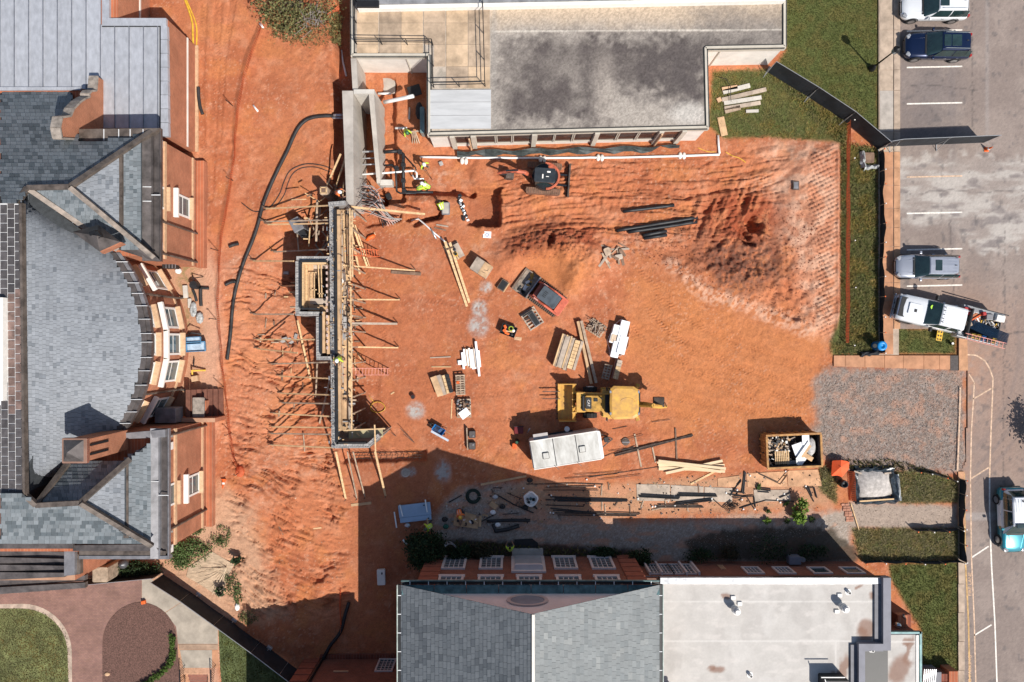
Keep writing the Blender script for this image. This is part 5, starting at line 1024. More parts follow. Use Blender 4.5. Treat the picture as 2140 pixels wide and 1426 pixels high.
bx(1214,841,1.45,.7,1.5,.18).build('loader_crossbar', m_cat, bh); bx(1228,842,1.2,.9,1.15,1.1).build('grille_guard', m_trim, bh)
bx(1250,842,1.35,2.1,1.15,.95,.15).build('engine_hood', m_catd, bh); bx(1230,843,1.86,.45,.85,.05).build('hood_decal_panel', m_trim, bh); 
dc=text('hood_lettering', 'CAT',1230,843,.26, R(-90), m_white,1.90); dc.parent=bh; dc.location=P(1230,843,1.90)-bh.location
bx(1292,842,1.05,2.6,2.1,1.0,.12).build('rear_body', m_cat, bh)
for y in (818,): bx(1276,y,1.05,1.5,.55,.5).build('fender', m_catd, bh); 
bx(1305,819,1.2,1.5,.5,.5,.1).build('rear_fender', m_catd, bh); bx(1276,868,.9,.6,.5,.5).build('step_box', m_cat, bh); bx(1268,843,1.5,.35,1.35,1.0,.08).build('windshield_frame', m_trim, bh)
rf=MB()
ang_=[(-.95,-1.0),(-.7,-1.22),(.75,-1.18),(1.1,-.95),(1.14,0),(1.1,.95),(.75,1.18),(-.7,1.22),(-.95,1.0),(-1.0,0)]
c0=P(1303,842,2.75)
for z, k in ((2.6,1.),(2.72,1.0),(2.80,.9)): rf.v and 0
rf.loft([[Vector((c0.x+x*k,c0.y+y*k,z)) for x, y in ang_] for z, k in ((2.58,.98),(2.62,1.02),(2.72,1.0),(2.79,.86))]); rf.build('cab_roof', m_cat, bh)
MB().tube([(c0.x+.3+.55*math.cos(t),c0.y+.35*math.sin(t),2.80) for t in np.linspace(.2,2.8,9)],.025,5).build('roof_rib', m_cat, bh)
for x, y in ((-.85,-.95),(-.85,.95),(.95,-.95),(.95,.95)): MB().bar((c0.x+x,c0.y+y,1.3),(c0.x+x,c0.y+y,2.6),.09).build('cab_post', m_trim, bh)
bx(1303,842,2.0,1.75,1.8,1.0,.08).build('cab_glass', m_cglass, bh)
for x, s_ in ((1233,-1),(1233,1)): p=Vector((P(x,0,.5).x, yc+s_*1.0,.5)); MB().cyl(p,.5,.36,20, axis='Y').build('front_tyre', m_tyre, bh); MB().cyl(p+Vector((0,s_*.19,0)),.28,.03,14, axis='Y').build('rim', m_white, bh)
for s_ in (-1,1):
 p=Vector((P(1297,0,.7).x, yc+s_*.95,.7)); MB().cyl(p,.7,.45,22, axis='Y').build('rear_tyre', m_tyre, bh); MB().cyl(p+Vector((0,s_*.23,0)),.4,.03,14, axis='Y').build('rim', m_white, bh)
 tr=MB()
 for k in range(12):
  a=k*math.pi/6; q=Vector((P(1233,0,.5).x+.5*math.cos(a), yc+s_*1.0,.5+.5*math.sin(a))); tr.box(q,(.07,.34,.07), M=Matrix.Rotation(-a,3, 'Y'))
 tr.build('tread_lugs', m_tyre, bh)
 p=P(1331,841+s_*31.5,.3); MB().rbox(p,(.32,.55,.14),.05, rz=s_*.35).build('stabiliser_foot', m_catd, bh); MB().bar(p+Vector((0,0,.1)), P(1326,841+s_*18,1.1),.14).build('stabiliser_leg', m_cat, bh)
 MB().rbox((P(1268,0,2.).x,yc+s_*1.12,2.1),(.1,.25,.3),.03).build('mirror', m_trim, bh)
MB().tube([P(1332,845,1.3),P(1352,846,2.6),P(1366,848,3.5)],[.22,.2,.16],8).build('boom', m_catd, bh); MB().tube([P(1362,848,3.45),P(1380,850,2.6),P(1392,850,1.9)],[.18,.16,.12],8).build('stick', m_cat, bh)
MB().tube([P(1345,843,1.9),P(1362,845,3.2)],.07,8).build('boom_cylinder', m_chrome, bh); 
hb=MB(); hc=P(1376,840,2.2); hb.loft([[hc+Vector((x,y,z)) for x, z in ((-.4,.35),(.35,.45),(.42,-.1),(.1,-.5),(-.35,-.35))] for y in (-.35,.35)]); hb.build('digging_bucket', m_steel, bh)
MB().tube([P(1380,846,2.5),P(1390,842,2.7),P(1393,850,2.2)],.035,6).build('hydraulic_hose', m_black, bh)
MB().tube([P(1258,834,1.8),P(1258,834,2.5)],.06,8).build('exhaust', m_trim, bh); MB().rbox(P(1245,836,1.86),(.3,.25,.04),.03).build('air_intake', m_trim, bh)
for s_ in (-1,1):
 MB().tube([P(1205,841+s_*12,1.3),P(1222,841+s_*9,1.75),P(1246,841+s_*15,1.5)],.03,6).build('hydraulic_hose', m_black, bh); MB().rbox((c0.x-.95,c0.y+s_*.8,2.72),(.14,.2,.14),.03).build('work_lamp', m_headl, bh); MB().rbox((c0.x+1.12,c0.y+s_*.8,2.72),(.12,.2,.12),.03).build('work_lamp', m_headl, bh)
MB().rbox(P(1330,842,1.0),(.5,1.7,.6),.06).build('swing_frame', m_trim, bh)
# ---- orange-red skid steer on tracks
p0, p1=P(1088,583,1.), P(1180,650,1.); d_=(p0-p1); rzs=math.atan2(d_.y, d_.x)
sk=thing('skid_steer', P(1141,620,1.0)-Vector((0,0,1.0-gz(3,3.5))), 'faded red tracked skid steer loader with its black bucket lowered', 'skid steer', None, rzs)
m_kub=mat('faded_orange_red',(.60,.135,.075),.55,.25,2.5, coat=.1); m_kubd=mat('dusty_red',(.42,.10,.065),.7,.3,3.); m_cabr=mat('slate_blue_roof',(.075,.09,.105),.5,.25,2.)
def lb(c, d, r=.06, rz=0.): return MB().rbox(c, d, r, rz=rz)
lb((-.35,0,.75),(2.3,1.15,.9)).build('body', m_kubd, sk, local=True); lb((-1.35,0,1.15),(.55,1.45,.55),.12).build('engine_cover', m_kub, sk, local=True)
for s_ in (-1,1):
 lb((-.2,s_*.72,.35),(2.5,.38,.66),.3).build('track', m_tyre, sk, local=True)
 tr=MB()
 for k in range(15): tr.box((-1.35+k*.165,s_*.74,.69),(.06,.40,.04))
 tr.build('track_lugs', m_woodd, sk, local=True)
 MB().tube([(-1.55,s_*.66,1.35),(-.3,s_*.66,1.62),(.85,s_*.62,1.1),(1.15,s_*.60,.55)],.09,8).build('lift_arm', m_kub, sk, local=True); MB().bar((-1.45,s_*.66,1.25),(.7,s_*.64,1.38),.10,.14).build('arm_beam', mat('pale_pink_paint',(.62,.30,.25),.6,.25,2.) if 'pale_pink_paint' not in MATS else MATS['pale_pink_paint'], sk, local=True)
 MB().tube([(-.6,s_*.55,.9),(.75,s_*.58,1.1)],.05,8).build('lift_cylinder', m_chrome, sk, local=True)
lb((-.22,0,1.62),(1.5,1.02,.55),.1).build('cab', m_cglass, sk, local=True); lb((-.22,0,1.95),(1.6,1.1,.14),.12).build('cab_roof', m_cabr, sk, local=True)
for k in range(4): lb((.15+.0*k,-.20+k*.13,2.03),(.3,.05,.03),.02).build('roof_vent', m_trim, sk, local=True)
for x in (-.45,-.8): MB().bar((x,-.5,2.025),(x,.5,2.025),.03,.02).build('roof_rib', m_cabr, sk, local=True)
lb((.75,0,1.0),(.3,1.2,.5),.05).build('front_crossmember', m_kubd, sk, local=True)
bu=MB(); prof=[(.15,.85),(.02,.45),(.2,.10),(.85,.06),(1.45,.16)]
bu.loft([[Vector((1.05+x,y,z)) for x, z in prof+[(x+.02,z+.05) for x, z in prof[::-1]]] for y in (-.98,.98)])
for s_ in (-1,1): bu.add([Vector((1.05+x,s_*.98,z)) for x, z in ((.15,.85),(.02,.45),(.2,.10),(.85,.06),(1.1,.09))],[(0,1,2,3,4)])
bu.build('bucket', mat('worn_bucket',(.26,.20,.15),.7,.6,2., c2=(.05,.042,.036)), sk, local=True); MB().bar((2.48,-.98,.18),(2.48,.98,.18),.14,.05).build('cutting_edge', m_woodd, sk, local=True); MB().bar((1.2,-.98,.80),(1.2,.98,.80),.07,.05).build('bucket_lip', m_chrome, sk, local=True)
rng=random.Random(4)
fl=thing('bucket_load', sk.location+Vector((-1.4,1.0,.1)), 'clay, sheet scrap and white bags lying in the skid steer bucket', 'scrap')
Ms=Matrix.Translation(sk.location) @ Matrix.Rotation(rzs,4, 'Z')
for k in range(16):
 q=Ms @ Vector((1.6+rng.uniform(-.2,.6), rng.uniform(-.85,.85),.12)); MB().rbox(q,(rng.uniform(.12,.5),rng.uniform(.1,.3),.06),.03, rz=rng.uniform(0,3)).build('scrap',[m_white,m_plyg,m_catd,m_trim][k % 4], fl)
# ---- mini excavator
ex=thing('mini_excavator', P(1136,376,.0), 'small orange tracked excavator with black cab roof digging beside the trench', 'excavator', None, R(176)); ex.location.z=gz(ex.location.x, ex.location.y)
m_exo=mat('excavator_orange',(.50,.125,.065),.6,.25,3.); m_exd=mat('excavator_black',(.018,.022,.026),.35,.2,2.)
for s_ in (-1,1):
 MB().rbox((.0,s_*.98,.32),(2.7,.48,.62),.28).build('track', mat('clay_caked_track',(.22,.11,.07),.95,.4,4.) if 'clay_caked_track' not in MATS else MATS['clay_caked_track'], ex, local=True)
 tr=MB()
 for k in range(17): tr.box((-1.25+k*.156,s_*.98,.635),(.06,.46,.04))
 tr.build('track_shoes', m_woodd, ex, local=True)
MB().rbox((0,0,.45),(1.2,1.6,.4),.1).build('undercarriage', m_exd, ex, local=True)
bl=MB(); bl.box((-1.95,0,.35),(.12,2.55,.5)); bl.box((-1.87,0,.12),(.1,2.55,.1)); bl.build('dozer_blade', m_steel, ex, local=True)
for s_ in (-.4,.4): MB().bar((-.9,s_,.4),(-1.9,s_,.35),.12,.14).build('blade_arm', m_exd, ex, local=True)
oct_=lambda rx, ry, x0=0: [(x0+rx*math.cos(t), ry*math.sin(t)) for t in np.linspace(0,2*math.pi,22, endpoint=False)]
MB().loft([[Vector((x,y,z)) for x, y in oct_(1.05*k,1.02*k,-.1)] for z, k in ((.65,.95),(.75,1.),(1.25,1.),(1.38,.92))]).build('house', m_exd, ex, local=True, smooth=False)
ringm=MB(); ringm.tube([Vector((-.1+1.0*math.cos(t),.97*math.sin(t),1.36)) for t in np.linspace(R(95),R(275),18)],.10,6); ringm.build('counterweight_rim', m_exo, ex, local=True)
MB().rbox((.1,-.42,1.28),(.75,.5,.16),.08).build('engine_cover', m_exo, ex, local=True); MB().rbox((-.55,-.62,1.36),(.6,.4,.12),.06).build('tank_cover', m_exo, ex, local=True)
MB().rbox((.0,.22,1.8),(1.45,1.0,1.0),.12).build('cab', m_cglass, ex, local=True); MB().rbox((.0,.2,2.36),(1.55,1.08,.14),.12).build('cab_roof', mat('black_cab_roof',(.03,.036,.042),.4,.2,2.), ex, local=True)
for x, y, d in ((.15,.3,(.10,.32,.02)),(-.2,.3,(.22,.06,.02)),(-.28,-.05,(.26,.12,.02))): MB().rbox((x,y,2.44), d,.02).build('roof_sticker', m_white, ex, local=True)
bm=MB(); bm.tube([(1.0,.0,1.1),(1.5,.0,2.0),(2.2,.02,2.35)],[.16,.16,.14],8); bm.build('boom', m_exo, ex, local=True); MB().tube([(2.1,.02,2.45),(2.8,.06,2.1),(3.5,.1,1.6)],[.15,.13,.10],8).build('stick', m_exo, ex, local=True)
MB().tube([(1.1,.0,1.0),(1.9,.0,1.9)],.06,8).build('boom_cylinder', m_chrome, ex, local=True); MB().tube([(2.0,.02,2.58),(2.9,.07,2.35)],.06,8).build('stick_cylinder', m_exd, ex, local=True)
MB().tube([(1.0,.12,1.2),(1.6,.14,2.1),(2.6,.16,2.3),(3.2,.16,1.9)],.03,6).build('hydraulic_hose', m_black, ex, local=True)
bu=MB(); bu.loft([[Vector((x,y,z)) for x, z in ((2.3,.9),(2.9,1.15),(3.05,.75),(2.8,.4),(2.4,.45))] for y in (-.3,.3)]); bu.build('bucket', m_steel, ex, local=True); MB().tube([(3.45,.1,1.6),(2.8,.05,1.0)],.07,8).build('bucket_link', m_exd, ex, local=True)
# ---- white enclosed trailer
ca_, cb_=P(1107,935,2.3), P(1254,937,2.3)
q=[P(1108,922,2.35),P(1249,900,2.35),P(1257,961,2.35),P(1115,982,2.35)]; dxy=(q[1]-q[0]).normalized(); rzt=math.atan2(dxy.y, dxy.x); ctr_t=sum(q, Vector())/4; ctr_t.z=gz(ctr_t.x, ctr_t.y)
tl=thing('enclosed_trailer', ctr_t, 'white enclosed cargo trailer with two roof vents and a weathered top', 'trailer', None, rzt); LT, WT=(q[1]-q[0]).length,(q[3]-q[0]).length
m_tr=mat('weathered_white_roof',(.62,.61,.57),.5,.1,1.6,.15,3., c2=(.36,.34,.30), stretch=(1,.35,1)); m_trs=mat('trailer_side',(.50,.45,.42),.5,.15,1.)
MB().rbox((0,0,1.38),(LT,WT,1.9),.08).build('body', m_trs, tl, local=True)
for k in range(3): MB().rbox((-LT/2+LT*(k+.5)/3,0,2.34),(LT/3-.025,WT-.04,.05),.02, top=.01).build('roof_sheet', m_tr, tl, local=True)
for k in (1,2): MB().bar((-LT/2+LT*k/3,-WT/2,2.37),(-LT/2+LT*k/3,WT/2,2.37),.05,.03).build('roof_seam', m_trim, tl, local=True); MB().bar((-LT/2+LT*k/3-.15,-WT/2+.1,2.40),(-LT/2+LT*k/3+.15,-WT/2-.28,2.3),.04).build('roof_strap', m_trim, tl, local=True)
MB().rbox((LT/2+.06,0,1.4),(.3,WT-.05,1.85),.14).build('nose', m_pvc, tl, local=True); 
for s_ in (-1,1): MB().bar((-LT/2,s_*(WT/2-.02),2.36),(LT/2,s_*(WT/2-.02),2.36),.06,.06).build('roof_edge', m_white, tl, local=True)
for x, y in ((-LT*.30,-WT*.07),(LT*.24,-WT*.04)): MB().rbox((x,y,2.43),(.42,.42,.12),.04).build('vent_cover', m_tr, tl, local=True); f=MB(); [f.bar((x+a*.22-.0,y-.22 if b_ == 0 else y+a*.22,2.385) if b_ == 0 else (x-.22,y+a*.22,2.385),(x+a*.22,y+.22,2.385) if b_ == 0 else (x+.22,y+a*.22,2.385),.05,.05) for a in (-1,1) for b_ in (0,1)]; f.build('vent_frame', m_trim, tl, local=True)
for s_ in (-1,1):
 MB().bar((LT/2+.1,s_*.7,.5),(LT/2+1.25,0,.5),.08,.10).build('tongue', m_steel, tl, local=True)
 for x in (-.55,.35): wheel(tl, x, s_*(WT/2-.06),.34,.2, s_)
 MB().rbox((-.1,s_*(WT/2+.02),.78),(1.9,.24,.08),.04).build('mudguard', m_trim, tl, local=True)
MB().rbox((LT/2+.75,.05,.66),(.35,.4,.3),.06).build('propane_box', m_trim, tl, local=True); MB().tube([(LT/2+1.0,0,.2),(LT/2+1.0,0,.9)],.05,8).build('jack', m_steel, tl, local=True)
MB().rbox((-LT/2+.85,WT/2+.18,2.1),(1.1,.5,.06),.02, rz=.0).build('side_awning', m_trs, tl, local=True); MB().rbox((-LT/2-.03,0,1.35),(.06,WT-.2,1.75),.02).build('rear_door', m_tr, tl, local=True)
# ---- yellow rubble skip
q=[P(1603,911,1.5),P(1716,906,1.5),P(1717,976,1.5),P(1606,979,1.5)]; dd=(q[1]-q[0]).normalized(); rzd=math.atan2(dd.y, dd.x); cs=sum(q, Vector())/4; cs.z=gz(cs.x, cs.y)
sp_=thing('skip', cs, 'yellow open skip full of timber, foam and site rubbish', 'dumpster', None, rzd); LS, WS=(q[1]-q[0]).length,(q[3]-q[0]).length; m_skip=mat('skip_yellow',(.44,.23,.07),.7,.3,3., c2=(.24,.11,.045)); m_skin=mat('skip_inside',(.07,.05,.045),.8,.4,2.)
for s_ in (-1,1):
 MB().box((0,s_*(WS/2-.03),.8),(LS,.06,1.35)).build('side_wall', m_skip, sp_, local=True); MB().box((s_*(LS/2-.03),0,.8),(.06,WS-.12,1.35)).build('end_wall', m_skip, sp_, local=True)
 MB().box((0,s_*(WS/2-.07),.8),(LS-.14,.02,1.3)).build('lining', m_skin, sp_, local=True); MB().box((s_*(LS/2-.07),0,.8),(.02,WS-.16,1.3)).build('lining', m_skin, sp_, local=True)
 MB().bar((-LS/2-.05,s_*(WS/2+.01),1.5),(LS/2+.05,s_*(WS/2+.01),1.5),.15,.12).build('top_rail', m_skip, sp_, local=True); MB().bar((s_*(LS/2+.01),-WS/2+.07,1.503),(s_*(LS/2+.01),WS/2-.07,1.503),.15,.12).build('top_rail', m_skip, sp_, local=True)
 for k in range(7): MB().box((-LS/2+.3+k*.58,s_*(WS/2+.05),.8),(.12,.1,1.25)).build('side_rib', m_skip, sp_, local=True)
 for k in range(4): MB().box((s_*(LS/2+.06),-WS/2+.4+k*.55,.8),(.1,.12,1.25)).build('side_rib', m_skip, sp_, local=True)
MB().box((0,0,.2),(LS-.1,WS-.1,.12)).build('floor', m_skin, sp_, local=True); MB().rbox((LS/2+.12,0,1.3),(.16,.25,.12),.03).build('latch', m_skip, sp_, local=True)
Md=Matrix.Translation(cs) @ Matrix.Rotation(rzd,4, 'Z'); rng=random.Random(11)
rb_=thing('rubbish', Md @ Vector((-.9,.3,.5)), 'mixed timber offcuts, bags and paper heaped at the left end of the skip', 'rubbish'); mb=MB()
for k in range(150):
 c=Vector((rng.uniform(-LS/2+.2,-.1), rng.uniform(-WS/2+.2,WS/2-.2), rng.uniform(.5,1.0))); mb.cur=rng.randrange(6); a=rng.uniform(0,6.3)
 if k % 2: mb.bar(Md @ c, Md @ (c+Vector((math.cos(a),math.sin(a),.1))*rng.uniform(.15,.6)), rng.uniform(.04,.1),.04)
 else: mb.rbox(Md @ c,(rng.uniform(.1,.3),rng.uniform(.1,.25),.1),.04, rz=a, seg=1)
o=mb.build('rubbish_pieces',[m_woodd,m_wood,m_white,m_ply,m_plyg,m_trim], rb_); o['kind']='stuff'
for k,(x, y, z, rz, dx, dy, m_, nm_, lab) in enumerate(((.55,.1,1.18,.3,1.0,.9,m_foam,'foam_board','large white foam board lying aslant in the skip'),(1.0,.75,1.25,.0,.55,.75,m_foam,'foam_board','upright white foam board against the back of the skip'),(.75,-.75,1.1,.9,1.1,.45,m_foam,'foam_board','narrow white foam board near the front of the skip'),
  (1.0,-.1,1.26,.9,1.1,.22,m_ply,'plywood_offcut','brown plywood offcut across the foam in the skip'),(1.15,-.55,1.2,-.6,.8,.35,m_ply,'plywood_offcut','brown plywood offcut near the front right of the skip'),(.2,-.95,1.0,.05,1.2,.3,m_copperl,'metal_sheet','grey metal sheet along the front wall of the skip'))):
 c=Md @ Vector((x-.0,y,z)); MB().rbox(c,(dx,dy,.05),.02, rz=rz+rzd).build(nm_, m_, label=lab, cat=nm_.replace('_',' '))
for k, w_ in enumerate(('left','middle','right')): c1, c2_=Md @ Vector((.2,-.9+k*.12,1.3)), Md @ Vector((1.2,.45+k*.1,1.34)); MB().bar(c1, c2_,.09,.05).build('white_batten', m_pvc, label='white batten laid diagonally on the skip load, %s of three' % w_, cat='batten', group='white battens in the skip')
MB().ball(Md @ Vector((1.45,.2,1.0)),(.4,.75,.3),9,6).build('plaster_bag', mat('grey_bag',(.45,.43,.41),.9,.3,4.,.5,8.), label='crumpled grey bag at the right end of the skip', cat='bag', smooth=True)
t=thing('pallet', Md @ Vector((-.75,-.55,.9)), 'wooden pallet lying on the rubbish in the skip', 'pallet', None, rzd)
for k in range(8): MB().box((-.5+k*.14,0,.14),(.085,1.0,.025)).build('slat', m_woodn, t, local=True)
for y in (-.45,0,.45): MB().box((0,y,.07),(1.1,.06,.09)).build('runner', m_wood, t, local=True)
# ================================================================ SOUTH-WEST PAVING
ZP=1.06
def flat(name, pts, z, m, t=.1, kind='structure'):
 o=MB().prism(pxw(pts, z), z-t, z).build(name, m); o['kind']=kind; return o
m_pave=brick_mat('paving_brick',(.30,.165,.125),(.25,.135,.11),(.19,.125,.105),.21,.105, ground=True, msize=.010)
flat('brick_path',[(-60,1190),(330,1190),(296,1212),(296,1258),(372,1300),(372,1500),(-60,1500)], ZP+.002, m_pave)
def arcpts(c, r, a0, a1, n=14, ry=None): return [(c[0]+r*math.cos(R(a)), c[1]+(ry or r)*math.sin(R(a))) for a in np.linspace(a0, a1, n)]
lawnW=[(-60,1272),(0,1272)]+arcpts((45,1365),96,-90,0,12,93)+[(145,1500),(-60,1500)]
flat('sandy_verge',[(-60,1262),(0,1263)]+arcpts((47,1365),103,-90,0,12,103)+[(151,1500),(-60,1500)], ZP+.012, mat('sandy_verge',(.47,.36,.28),.95,.25,2.,.3,40.))
flat('lawn', lawnW, ZP+.02, mat('lawn_earth',(.15,.16,.06),.95,.35,.9,.4,30.))
bed=[(300,1258)]+arcpts((300,1345),86,-92,-180,10,87)+[(214,1500),(378,1500),(376,1420),(372,1380),(368,1335)]+arcpts((292,1335),76,0,-84,9,76)
m_mulch=mat('bark_mulch',(.15,.080,.062),.97,.45,14.,.9,45.)
flat('mulch_bed', bed, ZP+.03, m_mulch)
cw=thing('concrete_path', P(380,1300,ZP), None, None); cw['kind']='structure'
def slabp(pts, m, z): MB().prism(pxw(pts, z), z-.12, z).build('slab', m, cw)
m_path=mat('worn_concrete',(.38,.325,.26),.9,.2,.9,.3,40.); m_pathc=mat('clay_washed_concrete',(.40,.27,.185),.92,.3,.8,.3,40.)
slabp([(296.5,1205),(330,1205),(392,1250),(345,1280),(296.5,1257)], m_path, ZP+.012); slabp([(392.5,1250.5),(455,1298),(455,1346),(372,1346),(368,1310),(346,1281)], m_path, ZP+.006)
slabp([(373,1347),(455,1347),(455,1358),(375,1358)], m_pathc, ZP+.012); slabp([(376,1359),(443,1359),(443,1396),(383,1396)], m_path, ZP+.006); slabp([(443.5,1359),(455,1359),(457,1396),(443.5,1396)], m_conco, ZP+.008)
flat('bare_strip',[(446,1396),(470,1396),(480,1500),(446,1500)], ZP-.07, mat('bare_strip_soil',(.30,.19,.14),.95,.3,3.))
sw_=thing('brick_steps', P(418,1415,.9), 'red brick steps running off the bottom edge between two iron handrails', 'steps')
for k in range(5): q=pxw([(391,1397+k*10),(445,1397+k*10),(446,1406.4+k*10),(391,1406.4+k*10)],.95-.0*k); MB().prism(q,-.2,.98-k*.15).build('step', brick_mat('step_brick',(.33,.13,.085),(.26,.10,.07),(.24,.15,.12),.21,.105, ground=True) if k == 0 else MATS['step_brick'], sw_)
for x, lab in ((388,'left'),(452,'right')):
 t=thing('handrail', P(x,1410,.9), 'black iron handrail on the %s side of the brick steps' % lab, 'handrail', 'handrails of the brick steps')
 A, B=P(x,1388,.95), P(x,1440,.3); MB().bar(A+Vector((0,0,.9)), B+Vector((0,0,.9)),.05).build('rail', m_dark, t); MB().bar(A+Vector((0,0,.12)), B+Vector((0,0,.12)),.04).build('bottom_rail', m_dark, t)
 bal=MB()
 for k in range(13): p=A.lerp(B, k/12); bal.bar(p, p+Vector((0,0,.9)),.022)
 bal.build('balusters', m_dark, t)
flat('small_lawn',[(456,1303),(520,1350),(640,1430),(640,1500),(470,1500),(460,1396)], ZP+.0, mat('lawn_earth_dark',(.10,.12,.045),.95,.3,1.,.4,30.))
t=thing('valve_cover', P(224,1409,ZP), 'pale stone lying in the brown mulch bed', 'stone'); MB().ball(P(224,1409,ZP+.05),(.22,.16,.09),9,5).build('stone', m_stone, t, smooth=True)
MB().rbox(P(300,1259,ZP+.15),(.3,.26,.22),.03, rz=.2).build('marker_box', m_orange, label='small orange marker at the tip of the brown mulch bed', cat='marker')
# ================================================================ PLANTS
def leafmat(name, rough=.7): return mat(name,(1,1,1), rough,.15,3., attr=True, spec=.2)
m_leaf=leafmat('leaf'); m_grass=leafmat('grass_blade',.85); m_bark=mat('bark',(.14,.10,.075),.95,.35,5.,.5,20.); m_twig=mat('grey_twig',(.26,.22,.20),.95,.3,6.)
def leaves(c, rad, n, size, cols, seed=1, shell=.55, clumps=26, flat_=1., drop=.25):
 rng=np.random.RandomState(seed); c=np.array(c); rad=np.array(rad)
 u=rng.normal(size=(clumps,3)); u /= np.linalg.norm(u,axis=1)[:,None]; u[:,2]=np.abs(u[:,2])*1.0-.15; cl=c+u*rad*rng.uniform(shell,1.,(clumps,1)); tone=rng.uniform(.7,1.25,clumps)
 k=rng.randint(0, clumps, n); p=cl[k]+rng.normal(size=(n,3))*rad*np.array([.20,.20,.17]); d=rng.normal(size=(n,3)); d[:,2]=np.abs(d[:,2])*flat_+.3; d /= np.linalg.norm(d,axis=1)[:,None]
 a=np.cross(d, rng.normal(size=(n,3))); a /= np.linalg.norm(a,axis=1)[:,None]; b=np.cross(d, a); s=size*rng.uniform(.6,1.4,(n,1))
 V=np.stack([p-a*s, p-b*s*.45+d*s*.12, p+a*s, p+b*s*.45+d*s*.12],1).reshape(-1,3); cc=np.array(cols)[rng.randint(0,len(cols),n)]*tone[k][:,None]*rng.uniform(.85,1.15,(n,1)); return V, cc
def leafobj(name, V, cc, m, parent=None, nq=4, **kw):
 n=len(V)//nq; me=bpy.data.meshes.new(name); org=np.zeros(3) if parent is not None else np.array([V[:,0].mean(), V[:,1].mean(), V[:,2].min()])
 if parent is not None: org=np.array(parent.location)
 me.vertices.add(len(V)); me.vertices.foreach_set('co',(V-org).astype(np.float32).ravel()); me.loops.add(len(V)); me.loops.foreach_set('vertex_index', np.arange(len(V), dtype=np.int32))
 me.polygons.add(n); me.polygons.foreach_set('loop_start', np.arange(0,len(V),nq,dtype=np.int32)); me.polygons.foreach_set('loop_total', np.full(n,nq,np.int32)); me.update(calc_edges=True)
 at=me.color_attributes.new('Col','FLOAT_COLOR','POINT'); C4=np.ones((len(V),4),np.float32); C4[:,:3]=np.repeat(cc,nq,0); at.data.foreach_set('color', C4.ravel()); me.materials.append(m)
 return tag(link(name, me, parent, None if parent is not None else tuple(org)), **kw)
def shrub(name, px, py, rx, ry, h, n, size, cols, label, cat='shrub', group=None, seed=1, z0=None, trunk=.07, clumps=26, lift=.45):
 g=G(px, py) if z0 is None else P(px, py, z0); t=thing(name, g, label, cat, group)
 V, cc=leaves((g.x,g.y,g.z+h*lift),(rx/S,ry/S,h*.55), n, size, cols, seed, clumps=clumps); leafobj('crown', V, cc, m_leaf, t)
 rng=random.Random(seed); tr=MB()
 for k in range(5):
  a=rng.uniform(0,6.3); q=g+Vector((math.cos(a)*rx/S*.6, math.sin(a)*ry/S*.6, h*.6)); tr.tube([g-Vector((0,0,.05)), g.lerp(q,.4)+Vector((0,0,h*.12)), q],[trunk,trunk*.7,trunk*.25],5)
 tr.build('trunk', m_bark, t); return t
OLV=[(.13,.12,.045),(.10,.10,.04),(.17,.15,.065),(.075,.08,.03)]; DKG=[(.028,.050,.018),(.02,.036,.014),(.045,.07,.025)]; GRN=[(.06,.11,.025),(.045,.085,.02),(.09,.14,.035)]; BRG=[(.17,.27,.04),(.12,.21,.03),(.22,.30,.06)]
OLV=[tuple(q*1.35 for q in c) for c in OLV]
t=shrub('broad_tree',632,12,84,72,2.2,3600,.10, OLV, 'broad olive green bushy tree at the top edge beside the concrete building', 'tree', None,3, trunk=.12, clumps=60)
g=G(650,60); tw=MB(); rng=random.Random(2)
for k in range(34):
 a=rng.uniform(0,6.3); p=P(652+rng.uniform(-18,14),42+rng.uniform(-22,22),2.7); tw.tube([p, p+Vector((math.cos(a),math.sin(a),rng.uniform(-.1,.3)))*rng.uniform(.4,1.1)],[.025,.008],4)
tw.build('bare_twigs', m_twig, t)
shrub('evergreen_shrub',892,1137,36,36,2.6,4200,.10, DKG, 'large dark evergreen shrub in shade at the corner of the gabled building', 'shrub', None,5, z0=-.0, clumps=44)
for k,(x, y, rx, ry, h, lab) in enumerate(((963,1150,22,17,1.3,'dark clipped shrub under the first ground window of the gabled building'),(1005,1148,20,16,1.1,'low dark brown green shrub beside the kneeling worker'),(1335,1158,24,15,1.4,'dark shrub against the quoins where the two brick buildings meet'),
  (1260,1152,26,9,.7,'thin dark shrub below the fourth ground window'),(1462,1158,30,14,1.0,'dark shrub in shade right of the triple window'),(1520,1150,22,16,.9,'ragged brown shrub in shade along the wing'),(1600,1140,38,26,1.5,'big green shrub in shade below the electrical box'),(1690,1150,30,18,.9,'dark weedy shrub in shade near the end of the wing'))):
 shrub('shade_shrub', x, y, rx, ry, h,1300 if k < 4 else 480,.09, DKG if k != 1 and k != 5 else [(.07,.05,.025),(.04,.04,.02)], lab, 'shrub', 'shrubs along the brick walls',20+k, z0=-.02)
shrub('young_sapling',1668,1066,16,24,1.3,420,.15, BRG, 'bright green leafy sapling at the edge of the building shadow', 'sapling', None,31, clumps=14)
shrub('small_weed',1602,1090,9,7,.4,120,.10, BRG, 'small bright green weed at the shadow edge west of the sapling', 'weed', 'weeds on the gravel',32, trunk=.02, clumps=8)
for k,(x, y, lab) in enumerate(((1642,1088,'dark weed tuft just left of the sapling'),(1605,1068,'tiny weed tuft north of the bright weed'),(1640,1050,'tiny weed tuft in the gravel above the sapling'),(1585,1018,'weed tuft beside the bent rebar'),(1695,1085,'weed tuft right of the sapling'))):
 shrub('small_weed', x, y,6,6,.3,70,.09, GRN, lab, 'weed', 'weeds on the gravel',40+k, trunk=.015, clumps=6)
